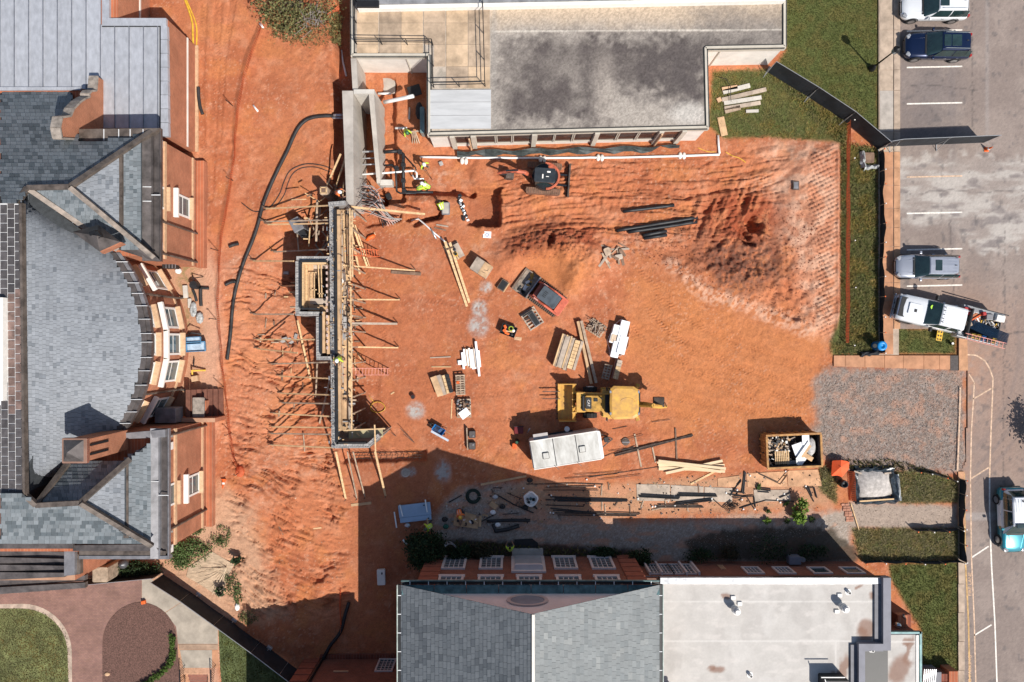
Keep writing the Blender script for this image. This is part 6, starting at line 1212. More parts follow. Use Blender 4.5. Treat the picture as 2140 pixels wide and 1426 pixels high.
shrub('hall_shrub',395,1150,40,28,1.1,2400,.085,[(.09,.14,.04),(.065,.11,.03),(.13,.17,.06)], 'spreading bright green shrub at the south corner of the hall', 'shrub', None,51, z0=1.0, clumps=40)
shrub('hall_shrub',285,1184,55,14,1.1,1900,.10, DKG, 'dark ivy like shrub in the shade under the hall gutter', 'shrub', None,52, z0=1.0, clumps=30)
for k,(x, y, rx, ry, lab) in enumerate(((440,1135,26,16,'thin grassy weeds along the path beside the hall shrub'),(470,1120,14,22,'wispy weeds north east of the hall shrub'),(410,1105,16,12,'sparse weeds against the south wing wall'),(497,1240,9,28,'green weeds along the slope by the straw mat'),(486,1215,14,30,'straggling weeds at the east corner of the straw mat'),(520,1290,20,16,'dry weeds at the foot of the slope by the black fence'))):
 shrub('bank_weeds', x, y, rx, ry,   .3,260,.075,[(.10,.14,.045),(.08,.11,.035)] if k != 5 else [(.16,.15,.06),(.10,.11,.04)], lab, 'weeds', 'weeds on the south west bank',60+k, z0=None, trunk=.015, clumps=16)
shrub('dark_seedling',500,1162,10,13,.9,90,.17, DKG, 'spiky dark seedling standing alone on the pale bank', 'seedling', None,71, trunk=.03, clumps=8)
shrub('dark_seedling',470,1232,13,10,.9,160,.13,[(.06,.05,.04),(.05,.09,.03)], 'dusky leaved bush beside the straw mat', 'seedling', None,72, trunk=.03, clumps=10)
shrub('wall_plant',432,862,9,14,.6,260,.09, GRN, 'small green plant by the stone capped pier of the stair well', 'plant', None,73, z0=1.15, trunk=.02, clumps=10)
shrub('street_tree',2160,905,26,44,3.0,1500,.12, DKG, 'dark tree crown entering the picture at the right edge over the lane', 'tree', None,90, trunk=.1, clumps=24)
# hedge round the mulch bed
hd=thing('low_hedge', P(362,1360,ZP), 'low clipped green hedge curving round the lower edge of the mulch bed', 'hedge'); Vs, Cs=[],[]
hp=[(362,1328),(364,1350),(363,1372),(355,1390),(340,1404),(322,1417),(302,1430),(285,1440)]
for i,(a, b_) in enumerate(zip(hp[:-1], hp[1:])):
 for k in range(3):
  x, y=a[0]+(b_[0]-a[0])*k/3, a[1]+(b_[1]-a[1])*k/3; p=P(x,y,ZP); V, cc=leaves((p.x,p.y,ZP+.22),(.24,.24,.24),150,.06,[(.09,.15,.03),(.07,.12,.02)],100+i*3+k, clumps=10); Vs.append(V); Cs.append(cc)
leafobj('foliage', np.concatenate(Vs), np.concatenate(Cs), m_leaf, hd); MB().tube([P(x,y,ZP+.1) for x, y in hp],.05,5).build('stems', m_bark, hd)
# grass
def grass(name, polys, z, dens, h, cols, seed, lean=.5, w=.02, pat=.35, patc=(1.5,1.15,.8)):
 rng=np.random.RandomState(seed); Vs, Cs=[],[]
 for poly in polys:
  xs=[p[0] for p in poly]; ys=[p[1] for p in poly]; n=int(dens*(max(xs)-min(xs))*(max(ys)-min(ys))/S/S)
  X, Y=rng.uniform(min(xs),max(xs),n), rng.uniform(max(min(ys),-20),min(max(ys),1450),n); k=inpoly(X+3*rng.normal(size=n), Y+3*rng.normal(size=n), poly); X, Y=X[k], Y[k]; n=len(X); kz=(1-z/HC)/S
  p=np.stack([(X-1070)*kz,(713-Y)*kz, np.full(n, z)],1); t=fbm(X/22,Y/22,4,seed+7); t2=fbm(X/7,Y/7,3,seed+9); base=np.array(cols)[rng.randint(0,len(cols),n)]*(.78+.44*t2)[:,None]
  m_=ss(.45,.65,t)[:,None]*pat; base=base*(1-m_)+base*np.array(patc)*m_
  for b_ in range(3):
   a=rng.uniform(0,6.283,n); hh=h*rng.uniform(.5,1.3,n)*(.6+.8*t2); ln=hh*lean*rng.uniform(.3,1.3,n); d=np.stack([np.cos(a),np.sin(a),np.zeros(n)],1); s=np.stack([-np.sin(a),np.cos(a),np.zeros(n)],1)*w*rng.uniform(.7,1.5,(n,1))
   tip=p+d*ln[:,None]; tip[:,2] += hh; Vs.append(np.stack([p-s,p+s,tip],1).reshape(-1,3)); Cs.append(base*rng.uniform(.8,1.2,(n,1)))
 return leafobj(name, np.concatenate(Vs), np.concatenate(Cs), m_grass, None,3, kind='stuff')
GL=[(.165,.19,.058),(.135,.165,.05),(.20,.205,.075)]
grass('lawn_grass',[LAWNS[0],LAWNS[3]],-.06,330,.05, GL,1, w=.018, pat=.5, patc=(1.3,1.08,.9))
grass('lawn_grass',[LAWNS[4]],.01,330,.05, GL,11, w=.018, pat=.6, patc=(1.4,1.1,.9))
grass('weedy_grass',[LAWNS[1],LAWNS[2]],-.06,190,.17,[(.18,.18,.06),(.13,.145,.045),(.24,.21,.09)],2, lean=1., w=.022, pat=.7, patc=(1.6,1.2,.9))
grass('weedy_grass',[LAWNS[5],LAWNS[6],LAWNS[7]],-.04,180,.20,[(.24,.205,.09),(.18,.17,.065),(.30,.25,.14)],3, lean=1.1, w=.022, pat=.6, patc=(1.35,1.1,.9))
grass('lawn_grass',[lawnW], ZP+.02,230,.05,[(.22,.20,.085),(.18,.175,.07),(.27,.24,.12)],4, w=.022, pat=.6)
grass('lawn_grass',[[(457,1305),(520,1352),(615,1420),(640,1500),(470,1500)]], ZP,260,.05, GL,5, w=.02)
grass('dry_weeds',[[(540,20),(715,20),(714,92),(650,100),(580,80)]],1.15,90,.3,[(.19,.16,.07),(.14,.125,.05),(.10,.10,.04)],16, lean=.9, w=.03)
grass('dry_weeds',[[(515,1270),(560,1290),(590,1330),(600,1360),(560,1340),(515,1300)],[(393,548),(420,560),(418,690),(400,690)],[(1720,960),(1790,960),(1890,965),(1940,985),(1780,985)],[(930,1128),(1100,1140),(1340,1156),(1340,1176),(900,1176)]],.05,60,.25,[(.12,.11,.04),(.08,.085,.03),(.16,.13,.06)],6, lean=.8, w=.03)
# gravel and clods
def scatter_stones(name, polys, n, s0, s1, cols, seed, zf=None):
 rng=np.random.RandomState(seed); mb=MB(); tet=[(0,2,1),(0,1,3),(1,2,3),(2,0,3)]; done=0
 xs=[p[0] for q in polys for p in q]; ys=[p[1] for q in polys for p in q]
 X, Y=rng.uniform(min(xs),max(xs),n*3), rng.uniform(min(ys),max(ys),n*3); k=np.zeros(n*3,bool)
 for q in polys: k |= inpoly(X,Y,q)
 for x, y in zip(X[k][:n], Y[k][:n]):
  s=s0+(s1-s0)*rng.rand()**2.5; p=P(x,y,0); z=gz(p.x,p.y); a=rng.rand()*6.28; vs=[(p.x+s*math.cos(a+t)*rng.uniform(.7,1.2), p.y+s*math.sin(a+t)*rng.uniform(.7,1.2), z-.01) for t in (0,2.1,4.2)]+[(p.x+rng.normal()*s*.25,p.y+rng.normal()*s*.25,z+s*rng.uniform(.5,1.1))]
  c=cols[rng.randint(len(cols))]; e=rng.uniform(.8,1.2); mb.col=tuple(q*e for q in c); mb.add(vs, tet)
 return mb.build(name, mat('stone_'+name,(1,1,1),.95,.1,5., attr=True, spec=.15), kind='stuff')
scatter_stones('gravel_stones',[[(1720,785),(2012,780),(2016,982),(1960,985),(1790,980),(1712,950)]],15000,.02,.06,[(.30,.265,.24),(.22,.19,.175),(.40,.36,.33),(.14,.12,.11)],1)
scatter_stones('path_gravel',[[(1780,1090),(1500,1066),(1330,1092),(1230,1080),(1120,1020),(960,1030),(940,1120),(1300,1150),(1440,1150),(1780,1110)],[(1780,1052),(2000,1056),(2004,1104),(1790,1104)]],6000,.025,.06,[(.38,.31,.25),(.28,.22,.18),(.46,.40,.34)],2)
scatter_stones('clay_clods',[[(1075,485),(1240,485),(1230,540),(1090,545)],[(1450,490),(1620,470),(1650,560),(1560,610),(1470,570)],[(1240,480),(1700,420),(1740,690),(1600,660),(1380,560)]],6000,.015,.09,[(.28,.10,.055),(.24,.085,.05),(.40,.17,.10),(.36,.14,.075)],3)
scatter_stones('yard_pebbles',[[(450,60),(700,40),(900,310),(1740,300),(1740,900),(1560,1000),(760,990),(720,1240),(470,1240)]],5200,.02,.05,[(.50,.24,.14),(.62,.42,.30),(.34,.10,.05),(.55,.20,.10)],4)
scatter_stones('site_rubble',[[(1000,1005),(1330,1010),(1330,1085),(1180,1090),(960,1110),(920,1060)],[(1330,995),(1720,985),(1720,1070),(1330,1075)]],900,.03,.16,[(.10,.085,.08),(.30,.25,.21),(.42,.30,.18),(.05,.045,.045),(.55,.5,.44)],9)
scatter_stones('bank_stones',[[(470,540),(640,540),(690,930),(720,1230),(520,1230),(480,900)],[(380,520),(470,520),(480,1000),(400,1100)]],1800,.02,.08,[(.52,.26,.16),(.36,.13,.07),(.60,.42,.31)],10)
# ================================================================ FENCES
m_scr=mat('black_screen_fabric',(.022,.025,.030),.75,.25,1.2,.25,40.); m_galv=mat('galvanised_tube',(.50,.51,.52),.4,.1,4., metal=.6)
def screen_fence(name, label, pts, h, z0=None, post=2.2, feet=True):
 t=thing(name, Vector((P(*pts[0],0).x, P(*pts[0],0).y, z0 if z0 is not None else 0)), label, 'fence')
 W_=[P(x,y,z0) if z0 is not None else P(x,y,0) for x, y in pts]
 for A, B in zip(W_[:-1], W_[1:]):
  n=max(1, round((B-A).length/3.0))
  for k in range(n):
   a, b_=A.lerp(B,k/n), A.lerp(B,(k+1)/n); d=(b_-a).normalized(); nn=Vector((-d.y,d.x,0)); rows=[]
   for j in range(7):
    q=a.lerp(b_, j/6); bl=.05*math.sin(j*1.1+k*2.3); rows.append([q+nn*(bl*math.sin(math.pi*i/3))+Vector((0,0,.05+(h-.1)*i/3)) for i in range(4)])
   mb=MB(); mb.loft(rows, closed=False, caps=False); mb.build('screen_panel', m_scr, t)
   MB().tube([a+Vector((0,0,.0)), a+Vector((0,0,h))],.025,6).build('post', m_galv, t); MB().tube([a+Vector((0,0,h)), b_+Vector((0,0,h))],.024,6).build('top_rail', m_galv, t)
   if feet: MB().bar(a+nn*.5+Vector((0,0,.04)), a-nn*.5+Vector((0,0,.04)),.05).build('foot', m_galv, t); MB().bar(a-nn*.45+Vector((0,0,.06)), a+Vector((0,0,h*.75)),.03).build('brace', m_galv, t)
  MB().tube([B, B+Vector((0,0,h))],.025,6).build('post', m_galv, t)
 return t
screen_fence('screen_fence', 'black screened fence running diagonally from the concrete building across the grass',[(1602,151),(1688,203),(1762,252),(1834,313)],2.0)
screen_fence('screen_fence', 'black screened fence standing straight out across the car park',[(1835,311),(1858,307),(2054,299)],2.0)
screen_fence('screen_fence', 'black screened fence running down the bank from the hall to the bottom edge',[(344,1199),(402,1236),(470,1285),(545,1340),(660,1428)],2.0,1.02, feet=False)
screen_fence('screen_fence', 'short black screened fence below the hall gutter beside the brick path',[(186,1209),(343,1194)],1.6,1.02, feet=False)
for k,(x, y, lab) in enumerate(((418,1240,'grey plastic foot block on the lower black fence, nearer the hall'),(492,1294,'grey plastic foot block on the lower black fence, nearer the slate gable'),(565,1352,'grey plastic foot block on the lower black fence in the building shadow'))):
 p=P(x,y,1.02); t=thing('fence_block', p, lab, 'fence block', 'blocks on the lower fence'); MB().rbox(p+Vector((0,0,.14)),(.42,.24,.26),.05, rz=-.6).build('block', m_galv, t); MB().tube([p, p+Vector((0,0,.6))],.03,6).build('pin', m_galv, t)
m_net=mat('orange_netting',(.78,.20,.085),.7,.2,3.)
_t=m_net.node_tree; _tr=N(_t, 'ShaderNodeBsdfTranslucent'); _tr.inputs[0].default_value=(.85,.24,.09,1); _mx=N(_t, 'ShaderNodeMixShader'); _mx.inputs[0].default_value=.45; _pb=_t.nodes['Principled BSDF']; _t.links.new(_pb.outputs[0], _mx.inputs[1]); _t.links.new(_tr.outputs[0], _mx.inputs[2]); _t.links.new(_mx.outputs[0], _t.nodes['Material Output'].inputs[0])
def netting(name, label, pts, h, sag=.25, step=.16, lean=0., nh=7, seed=1, posts=(), z0=None):
 g0=G(*pts[0]) if z0 is None else P(*pts[0], z0); t=thing(name, g0, label, 'safety fence'); W_=[]
 for (ax, ay),(bx, by) in zip(pts[:-1], pts[1:]):
  n=max(1, round(math.hypot(bx-ax, by-ay)/S/step))
  for k in range(n): W_.append(G(ax+(bx-ax)*k/n, ay+(by-ay)*k/n) if z0 is None else P(ax+(bx-ax)*k/n, ay+(by-ay)*k/n, z0))
 mb=MB(); rng=random.Random(seed); prev=None
 for i, p in enumerate(W_):
  d=(W_[min(i+1,len(W_)-1)]-W_[max(i-1,0)]).normalized(); nn=Vector((-d.y,d.x,0)); hh=h*(1-sag*(.5+.5*math.sin(i*.21+seed))*abs(math.sin(i*.055+seed))); col=[]
  for j in range(nh+1): s=j/nh; col.append(p+nn*(lean*s+.16*math.sin(i*.4+s*2)*s*(1-s)*2)+Vector((0,0,.03+hh*s)))
  for j in range(nh): mb.quad(col[j]-d*.025, col[j]+d*.025, col[j+1]+d*.025, col[j+1]-d*.025)
  if prev:
   for j in range(nh+1): z_=Vector((0,0,.030)); x_=nn*.018; mb.quad(prev[j]-z_-x_, col[j]-z_-x_, col[j]+z_+x_, prev[j]+z_+x_)
  prev=col
 o=mb.build('netting', m_net, t)
 for x, y in posts:
  p=G(x,y) if z0 is None else P(x,y,z0); MB().tube([p, p+Vector((rng.uniform(-.1,.1),rng.uniform(-.1,.1),h*1.2))],.028,6).build('post', m_dark, t); MB().cyl(p+Vector((0,0,h*1.2)),.045,.05,8).build('post_cap', m_white if x > 1000 else m_dark, t)
 return t
wl=[(546,58),(535,92),(522,130),(510,170),(500,225),(494,280),(490,335),(484,385),(477,430),(467,480),(461,530),(458,590),(457,650),(462,705),(467,770),(474,830),(482,900),(492,960),(504,988)]
netting('orange_safety_fence', 'long orange mesh safety fence sagging along the top of the bank', wl,1.0, seed=1, lean=.25, posts=[(487,222),(487,378),(456,524),(452,668),(467,808),(484,905),(503,985)])
netting('orange_safety_fence', 'straight orange mesh safety fence in the grass strip on the east side',[(1770,260),(1769,400),(1768,560),(1768,722)],1.05, sag=.15, seed=4, lean=-.25, z0=0., step=.22, nh=5, posts=[(1769,262),(1769,340),(1770,508),(1771,604),(1769,722)])
netting('orange_safety_fence', 'short orange mesh fence along the wrapped sand heap',[(1771,985),(1774,1045),(1776,1050)],.5, seed=6, lean=.3, z0=0.)
netting('orange_safety_fence', 'thin orange mesh strip down the shaded cutting',[(711,1228),(712,1280),(713,1325)],.25, seed=8, lean=.02, nh=3, z0=None)
netting('orange_safety_fence', 'short orange mesh fence half hidden by the tree at the top',[(690,40),(705,30),(716,22)],.8, seed=9, z0=.9)
MB().ball(G(503,985,.1),(.35,.45,.3),9,6).build('netting_roll', m_net, label='crumpled orange netting at the south end of the bank fence', cat='netting')
# black silt fence along the kerb side of the grass strip
def silt(name, label, pts, h, posts=8, side=.3):
 t=thing(name, P(*pts[0],.0), label, 'silt fence'); rows=[]; W_=[]
 for (ax,ay),(bx,by) in zip(pts[:-1], pts[1:]):
  n=max(2, int(math.hypot(bx-ax,by-ay)/10)); W_ += [P(ax+(bx-ax)*k/n, ay+(by-ay)*k/n,.0) for k in range(n)]
 W_.append(P(*pts[-1],.0))
 for i, p in enumerate(W_): rows.append([p+Vector((0,0,-.05)), p+Vector((.05*math.sin(i*.7),.04*math.cos(i*.9),h*.55)), p+Vector((.08*math.sin(i*.5),.05*math.sin(i*.8),h*(.9+.1*math.sin(i*1.3))))])
 MB().loft(rows, closed=False, caps=False).build('silt_fabric', m_scr, t)
 for k in range(posts): p=W_[round(k*(len(W_)-1)/max(posts-1,1))]; MB().bar(p, p+Vector((0,0,h+.12)),.05).build('stake', m_wood, t); MB().rbox(p+Vector((.0,.0,h+.14)),(.09,.09,.06),.02).build('stake_cap', m_white if k % 2 else m_orange, t)
 return t
silt('silt_fence', 'low black silt fence along the sidewalk edge of the east grass strip',[(1836,318),(1838,360),(1839,480),(1837,600),(1838,738)],.75,12)
silt('silt_fence', 'low black silt fence across the weeds north of the south east lawn',[(1800,1172),(1850,1171),(1930,1173),(2003,1171)],.7,6)
silt('silt_fence', 'low black silt fence standing along the road end of the gravel strip',[(2004,1000),(2002,1050),(2003,1110),(2004,1168)],.85,6)
silt('silt_fence', 'sagging black silt fence end between the gravel strip and the weeds',[(1906,1106),(1950,1107),(2000,1104)],.7,4)
silt('silt_fence', 'short black silt fence at the north edge of the weeds by the gravel pad',[(1915,985),(1950,990),(1990,1003)],.5,4)
# lamp post
p=P(1822,143,0.); t=thing('lamp_post', p, 'black cast lamp post on the lawn by the sidewalk', 'lamp post')
MB().lathe(p,[(.26,-.1),(.26,.08),(.20,.14),(.22,.22),(.12,.42),(.075,.6)],14).build('base', m_dark, t, smooth=True); MB().lathe(p,[(.07,.55),(.05,2.9),(.09,2.95)],10).build('shaft', m_dark, t, smooth=True)
MB().lathe(p,[(.10,2.95),(.20,3.05),(.24,3.42),(.22,3.45)],12).build('lantern_glass', mat('lantern_glass',(.30,.34,.36),.1,.1,3., spec=.8), t); MB().lathe(p,[(.27,3.45),(.16,3.62),(.05,3.70),(.03,3.85)],12).build('lantern_cap', m_dark, t)
for k in range(4): a=k*math.pi/2+.4; MB().bar(p+Vector((.19*math.cos(a),.19*math.sin(a),3.)), p+Vector((.25*math.cos(a),.25*math.sin(a),3.46)),.03).build('lantern_bar', m_dark, t)
# ================================================================ NEW MASONRY WALL, SCAFFOLD, BRACES
ZM=4.2
m_cmuw=brick_mat('block_masonry',(.30,.28,.26),(.24,.225,.21),(.20,.185,.17),.41,.205)
mw=thing('block_wall', P(725,700,0), 'new grey concrete block wall with a stepped bay, still open on top', 'wall')
m_void=mat('wall_cavity',(.02,.02,.022),.9,.3,3.)
def wythe(a, b, w, z=ZM, core=True):
 """a run of block wall given along its top centre line"""
 A, B=P(*a,z), P(*b,z); d=(B-A); L=d.length; d.normalize(); n=Vector((-d.y,d.x,0))
 MB().prism([tuple((A+n*w/2)[:2]),tuple((B+n*w/2)[:2]),tuple((B-n*w/2)[:2]),tuple((A-n*w/2)[:2])],-.4, z-.2).build('coursed_wall', m_cmuw, mw)
 k=0.; rz=math.atan2(d.y, d.x)
 while k < L-.1:
  s=min(.40, L-k); p=A+d*(k+s/2); mb=MB(); t=w*.2; q=s-.012
  for y in (-w/2+t/2, w/2-t/2): mb.box(p+n*y+Vector((0,0,-.1+random.uniform(-.008,.008))),(q,t,.19), rz=rz)
  for x in (-q/2+.025,0, q/2-.025): mb.box(p+d*x+Vector((0,0,-.105)),(.045,w-2*t-.004,.175), rz=rz)
  mb.box(p+Vector((0,0,-.16)),(q-.03,w-2*t-.01,.2), rz=rz); mb.build('block', m_cmu, mw); k += .41
wythe((692.5,431),(697,938),.30); wythe((686,427),(722,424),.30)
wythe((619,540),(692,540),.28); wythe((621.5,546),(621.5,660),.28); wythe((619,655.5),(667,656),.28); wythe((664.5,662),(665,746),.28); wythe((661,749),(697,749),.26)
wythe((700,933),(772,932),.30); wythe((770,930),(792,910),.26)
def cav(a, b, w, m=None, z=ZM-.05, nm_='insulation_board'): A, B=P(*a,z), P(*b,z); MB().bar(A, B, w,.5).build(nm_, m or m_void, mw)
cav((702,440),(706,928),.16); cav((629,547),(685,547),.12); cav((629.5,549),(629.5,645),.12); cav((632,645.5),(668,646),.12); cav((672,660),(672,740),.12); cav((706,925),(765,925),.14)
m_blk2=mat('pink_block',(.30,.17,.13),.9,.25,3.)
None
for y in range(545,740,13): MB().rbox(P(683+(y-545)*.005,y,ZM+.0),(.12,.22,.14),.02).build('mortar_pile', mat('pink_mortar',(.55,.40,.34),.9,.3,6.,.4,30.) if 'pink_mortar' not in MATS else MATS['pink_mortar'], mw)
mb=MB(); rng=random.Random(21)
for k in range(300):
 y=rng.uniform(432,935); p=P(698+(y-430)*.008+rng.gauss(0,9), y, rng.uniform(3.9,4.35)); mb.cur=rng.randrange(4); a=rng.choice((0,0,1.57,1.57,rng.uniform(0,3))); l=rng.uniform(.08,.35); mb.bar(p-Vector((math.cos(a),math.sin(a),0))*l/2, p+Vector((math.cos(a),math.sin(a),0))*l/2, rng.uniform(.03,.07),.04)
o=mb.build('wall_ties',[m_woodn,m_galv,m_woodd,m_trim], mw); o['kind']='stuff'
mb=MB()
for k in range(70):
 y=432+k*7.3; p=P(703,y,3.4); mb.tube([p, p+Vector((rng.uniform(-.05,.05),rng.uniform(-.05,.05),rng.uniform(1.0,1.5)))],.012,4)
o=mb.build('starter_bars', m_steel, mw); o['kind']='stuff'
# timber deck in the bay
cav((709,440),(711.5,900),.20, m_ply, ZM-.2, 'form_panel')
for a, b, w in (((634,551),(683,551),.14),((634.5,553),(634.5,644),.14),((678,652),(678,738),.2),((687,660),(688,740),.2)): cav(a, b, w, m_woodn if w < .2 else m_ply, ZM-.3, 'form_panel')
dk_=thing('bay_deck', P(655,600,2.6), 'timber formwork deck with an open shaft inside the wall bay', 'formwork'); ZD=3.55
for (x0,y0,x1,y1), m_ in (((634,552,643,645),m_woodn),((644,552,655,640),m_ply),((655,552,684,562),m_plyg),((684,552,697,640),m_ply),((648,624,690,636),m_plyg),((645,638,692,650),m_ply),((676,652,684,738),m_ply),((686,650,698,738),m_woodn)):
 MB().prism(pxw([(x0,y0),(x1,y0),(x1,y1),(x0,y1)], ZD), ZD-.06, ZD+random.uniform(-.01,.01)).build('deck_board', m_, dk_)
MB().prism(pxw([(640,560),(695,560),(695,640),(640,640)],1.),.6,1.).build('shaft_floor', m_woodd, dk_)
for a, b in (((665,548),(668,622)),((671,548),(673,622)),((650,570),(650,625)),((657,570),(657,625)),((645,570),(662,570)),((648,606),(662,606)),((664,614),(676,614))): MB().bar(P(*a,3.7), P(*b,3.7),.07,.09).build('joist', m_woodn, dk_)
# scaffold platform on the yard side
sc=thing('scaffold', P(745,700,0), 'long timber scaffold platform along the yard side of the block wall', 'scaffold'); ZS=3.35
def plank(x0, y0, x1, y1, w, m_, z=ZS): MB().bar(P(x0,y0,z), P(x1,y1,z), w,.045).build('plank', m_, sc)
for x0, y0, x1, y1, w, m_ in ((712,445,714,585,.24,m_plyg),(719,440,722,560,.24,m_ply),(726,450,727,590,.30,m_ply),(714,590,714,640,.26,m_woodn),(721,600,722,690,.24,m_wood),(729,640,729,690,.3,m_ply),(714,690,715,800,.26,m_plyg),(722,700,723,820,.30,m_ply),
  (730,700,730,830,.26,m_woodn),(714,805,716,900,.26,m_ply),(722,822,724,905,.30,m_ply),(731,832,733,900,.24,m_plyg)): plank(x0,y0,x1,y1,w,m_)
plank(717,450,725,590,.10,m_woodn,ZS+.1); plank(731,436,733,586,.10,m_woodn,ZS+.9); plank(736,440,737,580,.10,m_woodn,ZS+.9); plank(735,700,735,900,.10,m_woodn,ZS+.9); plank(733,600,734,700,.10,m_woodn,ZS+.9)
for y in (440,480,520,560,595,627,660,693,726,760,795,830,865,898):
 for x in (712,737): A=P(x,y,ZS+.9 if x > 720 else ZS); MB().bar(Vector((A.x,A.y,gz(A.x,A.y)-.1)), A,.09).build('standard', m_wood, sc)
 MB().bar(P(706,y,ZS-.1), P(742,y,ZS-.1),.09,.09).build('ledger', m_woodn, sc)
MB().prism(pxw([(729,897),(800,897),(800,914),(729,917)], ZS), ZS-.05, ZS+.02).build('plank', mat('olive_plywood',(.42,.36,.21),.9,.25,1.5, rnd=.05), sc)
for a, b, z in (((718,900),(805,896),ZS+.9),((783,888),(785,945),ZS+.95),((745,905),(752,912),ZS+.1)): MB().bar(P(*a,z), P(*b,z),.09,.07).build('rail_board', m_woodn, sc)
for x in (733,760,785,800): A=P(x,905,ZS); MB().bar(Vector((A.x,A.y,-.1)), A,.09).build('standard', m_wood, sc)
rng=random.Random(8); mb=MB()
for k in range(120):
 y=rng.choice((rng.uniform(590,690), rng.uniform(430,920))); p=P(rng.uniform(712,742), y, ZS+rng.uniform(.05,.25)); mb.cur=rng.randrange(5); a=rng.choice((0,1.57,rng.uniform(0,3))); l=rng.uniform(.1,.45); d=Vector((math.cos(a),math.sin(a),0)); mb.bar(p-d*l/2, p+d*l/2, rng.uniform(.04,.12),.06)
o=mb.build('scaffold_clutter',[m_woodn,m_wood,m_cmu,m_trim,m_woodd], sc); o['kind']='stuff'
t=thing('water_cooler', P(714,588,ZS), 'yellow water cooler standing on the scaffold by the bay', 'cooler'); MB().cyl(P(714,588,ZS+.02),.15,.4,14).build('cooler_body', m_yel, t); MB().cyl(P(714,588,ZS+.42),.16,.06,14).build('lid', m_white, t)
for k,(x, y, c_) in enumerate(((716,640,'nearest the bay'),(716,662,'halfway down the bay'),(723,668,'beside the inner rail'))):
 q=P(x,y,ZS+.02); t=thing('block_stack', q, 'small stack of grey blocks on the scaffold, %s' % c_, 'blocks', 'blocks on the scaffold')
 for j in range(4): MB().rbox(q+Vector((0,-.45+(j % 2)*.45,.1+.2*(j//2))),(.2,.39,.19),.01).build('block', m_cmu, t)
# braces
BL=[((552,464),(690,460)),((556,437),(686,430)),((560,470),(692,467)),((573,527),(695,521)),((530,546),(614,546)),((590,599),(617,597)),((530,657),(614,657)),((537,710),(661,710)),((538,729),(622,738)),((567,761),(698,757)),((584,786),(698,792)),((587,822),(698,826)),
      ((590,842),(698,844)),((572,864),(698,871)),((570,892),(698,894)),((567,906),(690,908)),((567,930),(698,936))]
ORD=['first','second','third','fourth','fifth','sixth','seventh','eighth','ninth','tenth','eleventh','twelfth','thirteenth','fourteenth','fifteenth','sixteenth','seventeenth']
for k,(a, b) in enumerate(BL):
 A, B=G(*a,.08), P(*b,3.9); t=thing('wall_brace', A, '%s timber brace from the north on the bank side of the block wall' % ORD[k], 'brace', 'braces on the bank side'); MB().bar(A, B,.10,.06).build('brace_timber', m_woodn if k % 3 else m_wood, t); MB().bar(A+Vector((-.05,.1,-.3)), A+Vector((-.05,.1,.55)),.05).build('stake', m_woodd, t); MB().bar(A+Vector((-.2,.06,.1)), A+Vector((.25,.06,.12)),.05,.08).build('cleat', m_woodd, t)
for k,(a, b) in enumerate((((867,566),(716,555)),((835,627),(700,626)),((830,677),(704,676)),((832,727),(704,725)))):
 A, B=G(*a,.06), P(*b,3.9); t=thing('wall_brace', A, '%s timber brace from the north on the yard side of the block wall' % ORD[k], 'brace', 'braces on the yard side'); MB().bar(A, B,.10 if k != 2 else .16,.07).build('brace_timber', m_woodn if k != 2 else m_plyg, t); MB().bar(A+Vector((.05,.08,-.3)), A+Vector((.05,.08,.6)),.05).build('stake', m_woodd, t)
for k,(a, b) in enumerate((((723,1042),(702,944)),((746,1041),(726,944)),((763,1038),(738,944)),((806,1036),(784,944)))):
 A, B=G(*a,.06), P(*b,3.4); t=thing('wall_brace', A, '%s timber brace from the west at the south end of the block wall' % ORD[k], 'brace', 'braces at the south end'); MB().bar(A, B,.15 if k in (0,3) else .09,.06).build('brace_timber', m_woodn if k in (0,3) else m_wood, t); MB().bar(A+Vector((0,-.08,-.3)), A+Vector((0,-.08,.4)),.05).build('stake', m_woodd, t)
def board(a, b, w, h, m, label, za=0., zb=None, name='board', cat='board', group=None, absz=False):
 zb=za if zb is None else zb
 A=P(*a,za) if absz else G(*a,za+h/2); B=P(*b,zb) if absz else G(*b,zb+h/2)
 return MB().bar(A, B, w, h).build(name, m, label=label, cat=cat, group=group)
# leaning and lying timber
for a, b, za, zb, w, lab in (((622,670),(649,793),.9,.1,.14,'long plank lying down the bank south of the wall bay'),((663,760),(660,830),2.6,.3,.10,'upright prop under the south half of the block wall'),((690,790),(668,885),3.2,.1,.12,'leaning scaffold pole against the shaded wall foot'),
  ((663,418),(661,505),2.8,2.6,.14,'thick timber rail standing north of the wall bay'),((620,470),(624,525),1.2,1.8,.08,'thin prop west of the formwork column'),((645,455),(668,505),2.2,.3,.09,'diagonal prop under the north braces'),((678,400),(712,322),1.0,2.8,.12,'timber strut leaning on the long concrete wall, left of two'),
  ((697,408),(722,330),.8,2.8,.12,'timber strut leaning on the long concrete wall, right of two'),((634,905),(637,944),.3,.2,.07,'short upright post on the lower bank'),((690,480),(670,525),3.2,.2,.07,'steep prop beside the shaded wall face')):
 board(a, b, w,.07, m_woodn if 'plank' in lab or 'strut' in lab else m_wood, lab, za, zb, absz=True)
for a, b, lab in (((735,465),(767,556),'long new board leaning from the scaffold down past the orange ladder, outer one'),((730,462),(752,573),'long new board leaning from the scaffold down past the orange ladder, inner one'),((742,470),(772,556),'short pale board leaning beside the orange ladder')):
 board(a, b,.14 if 'short' not in lab else .08,.05, m_woodn, lab,3.0,.15, absz=True)
board((733,433),(888,448),.16,.06, m_woodn, 'long pale board bridging from the scaffold head across the trench',3.0,.25, absz=True)
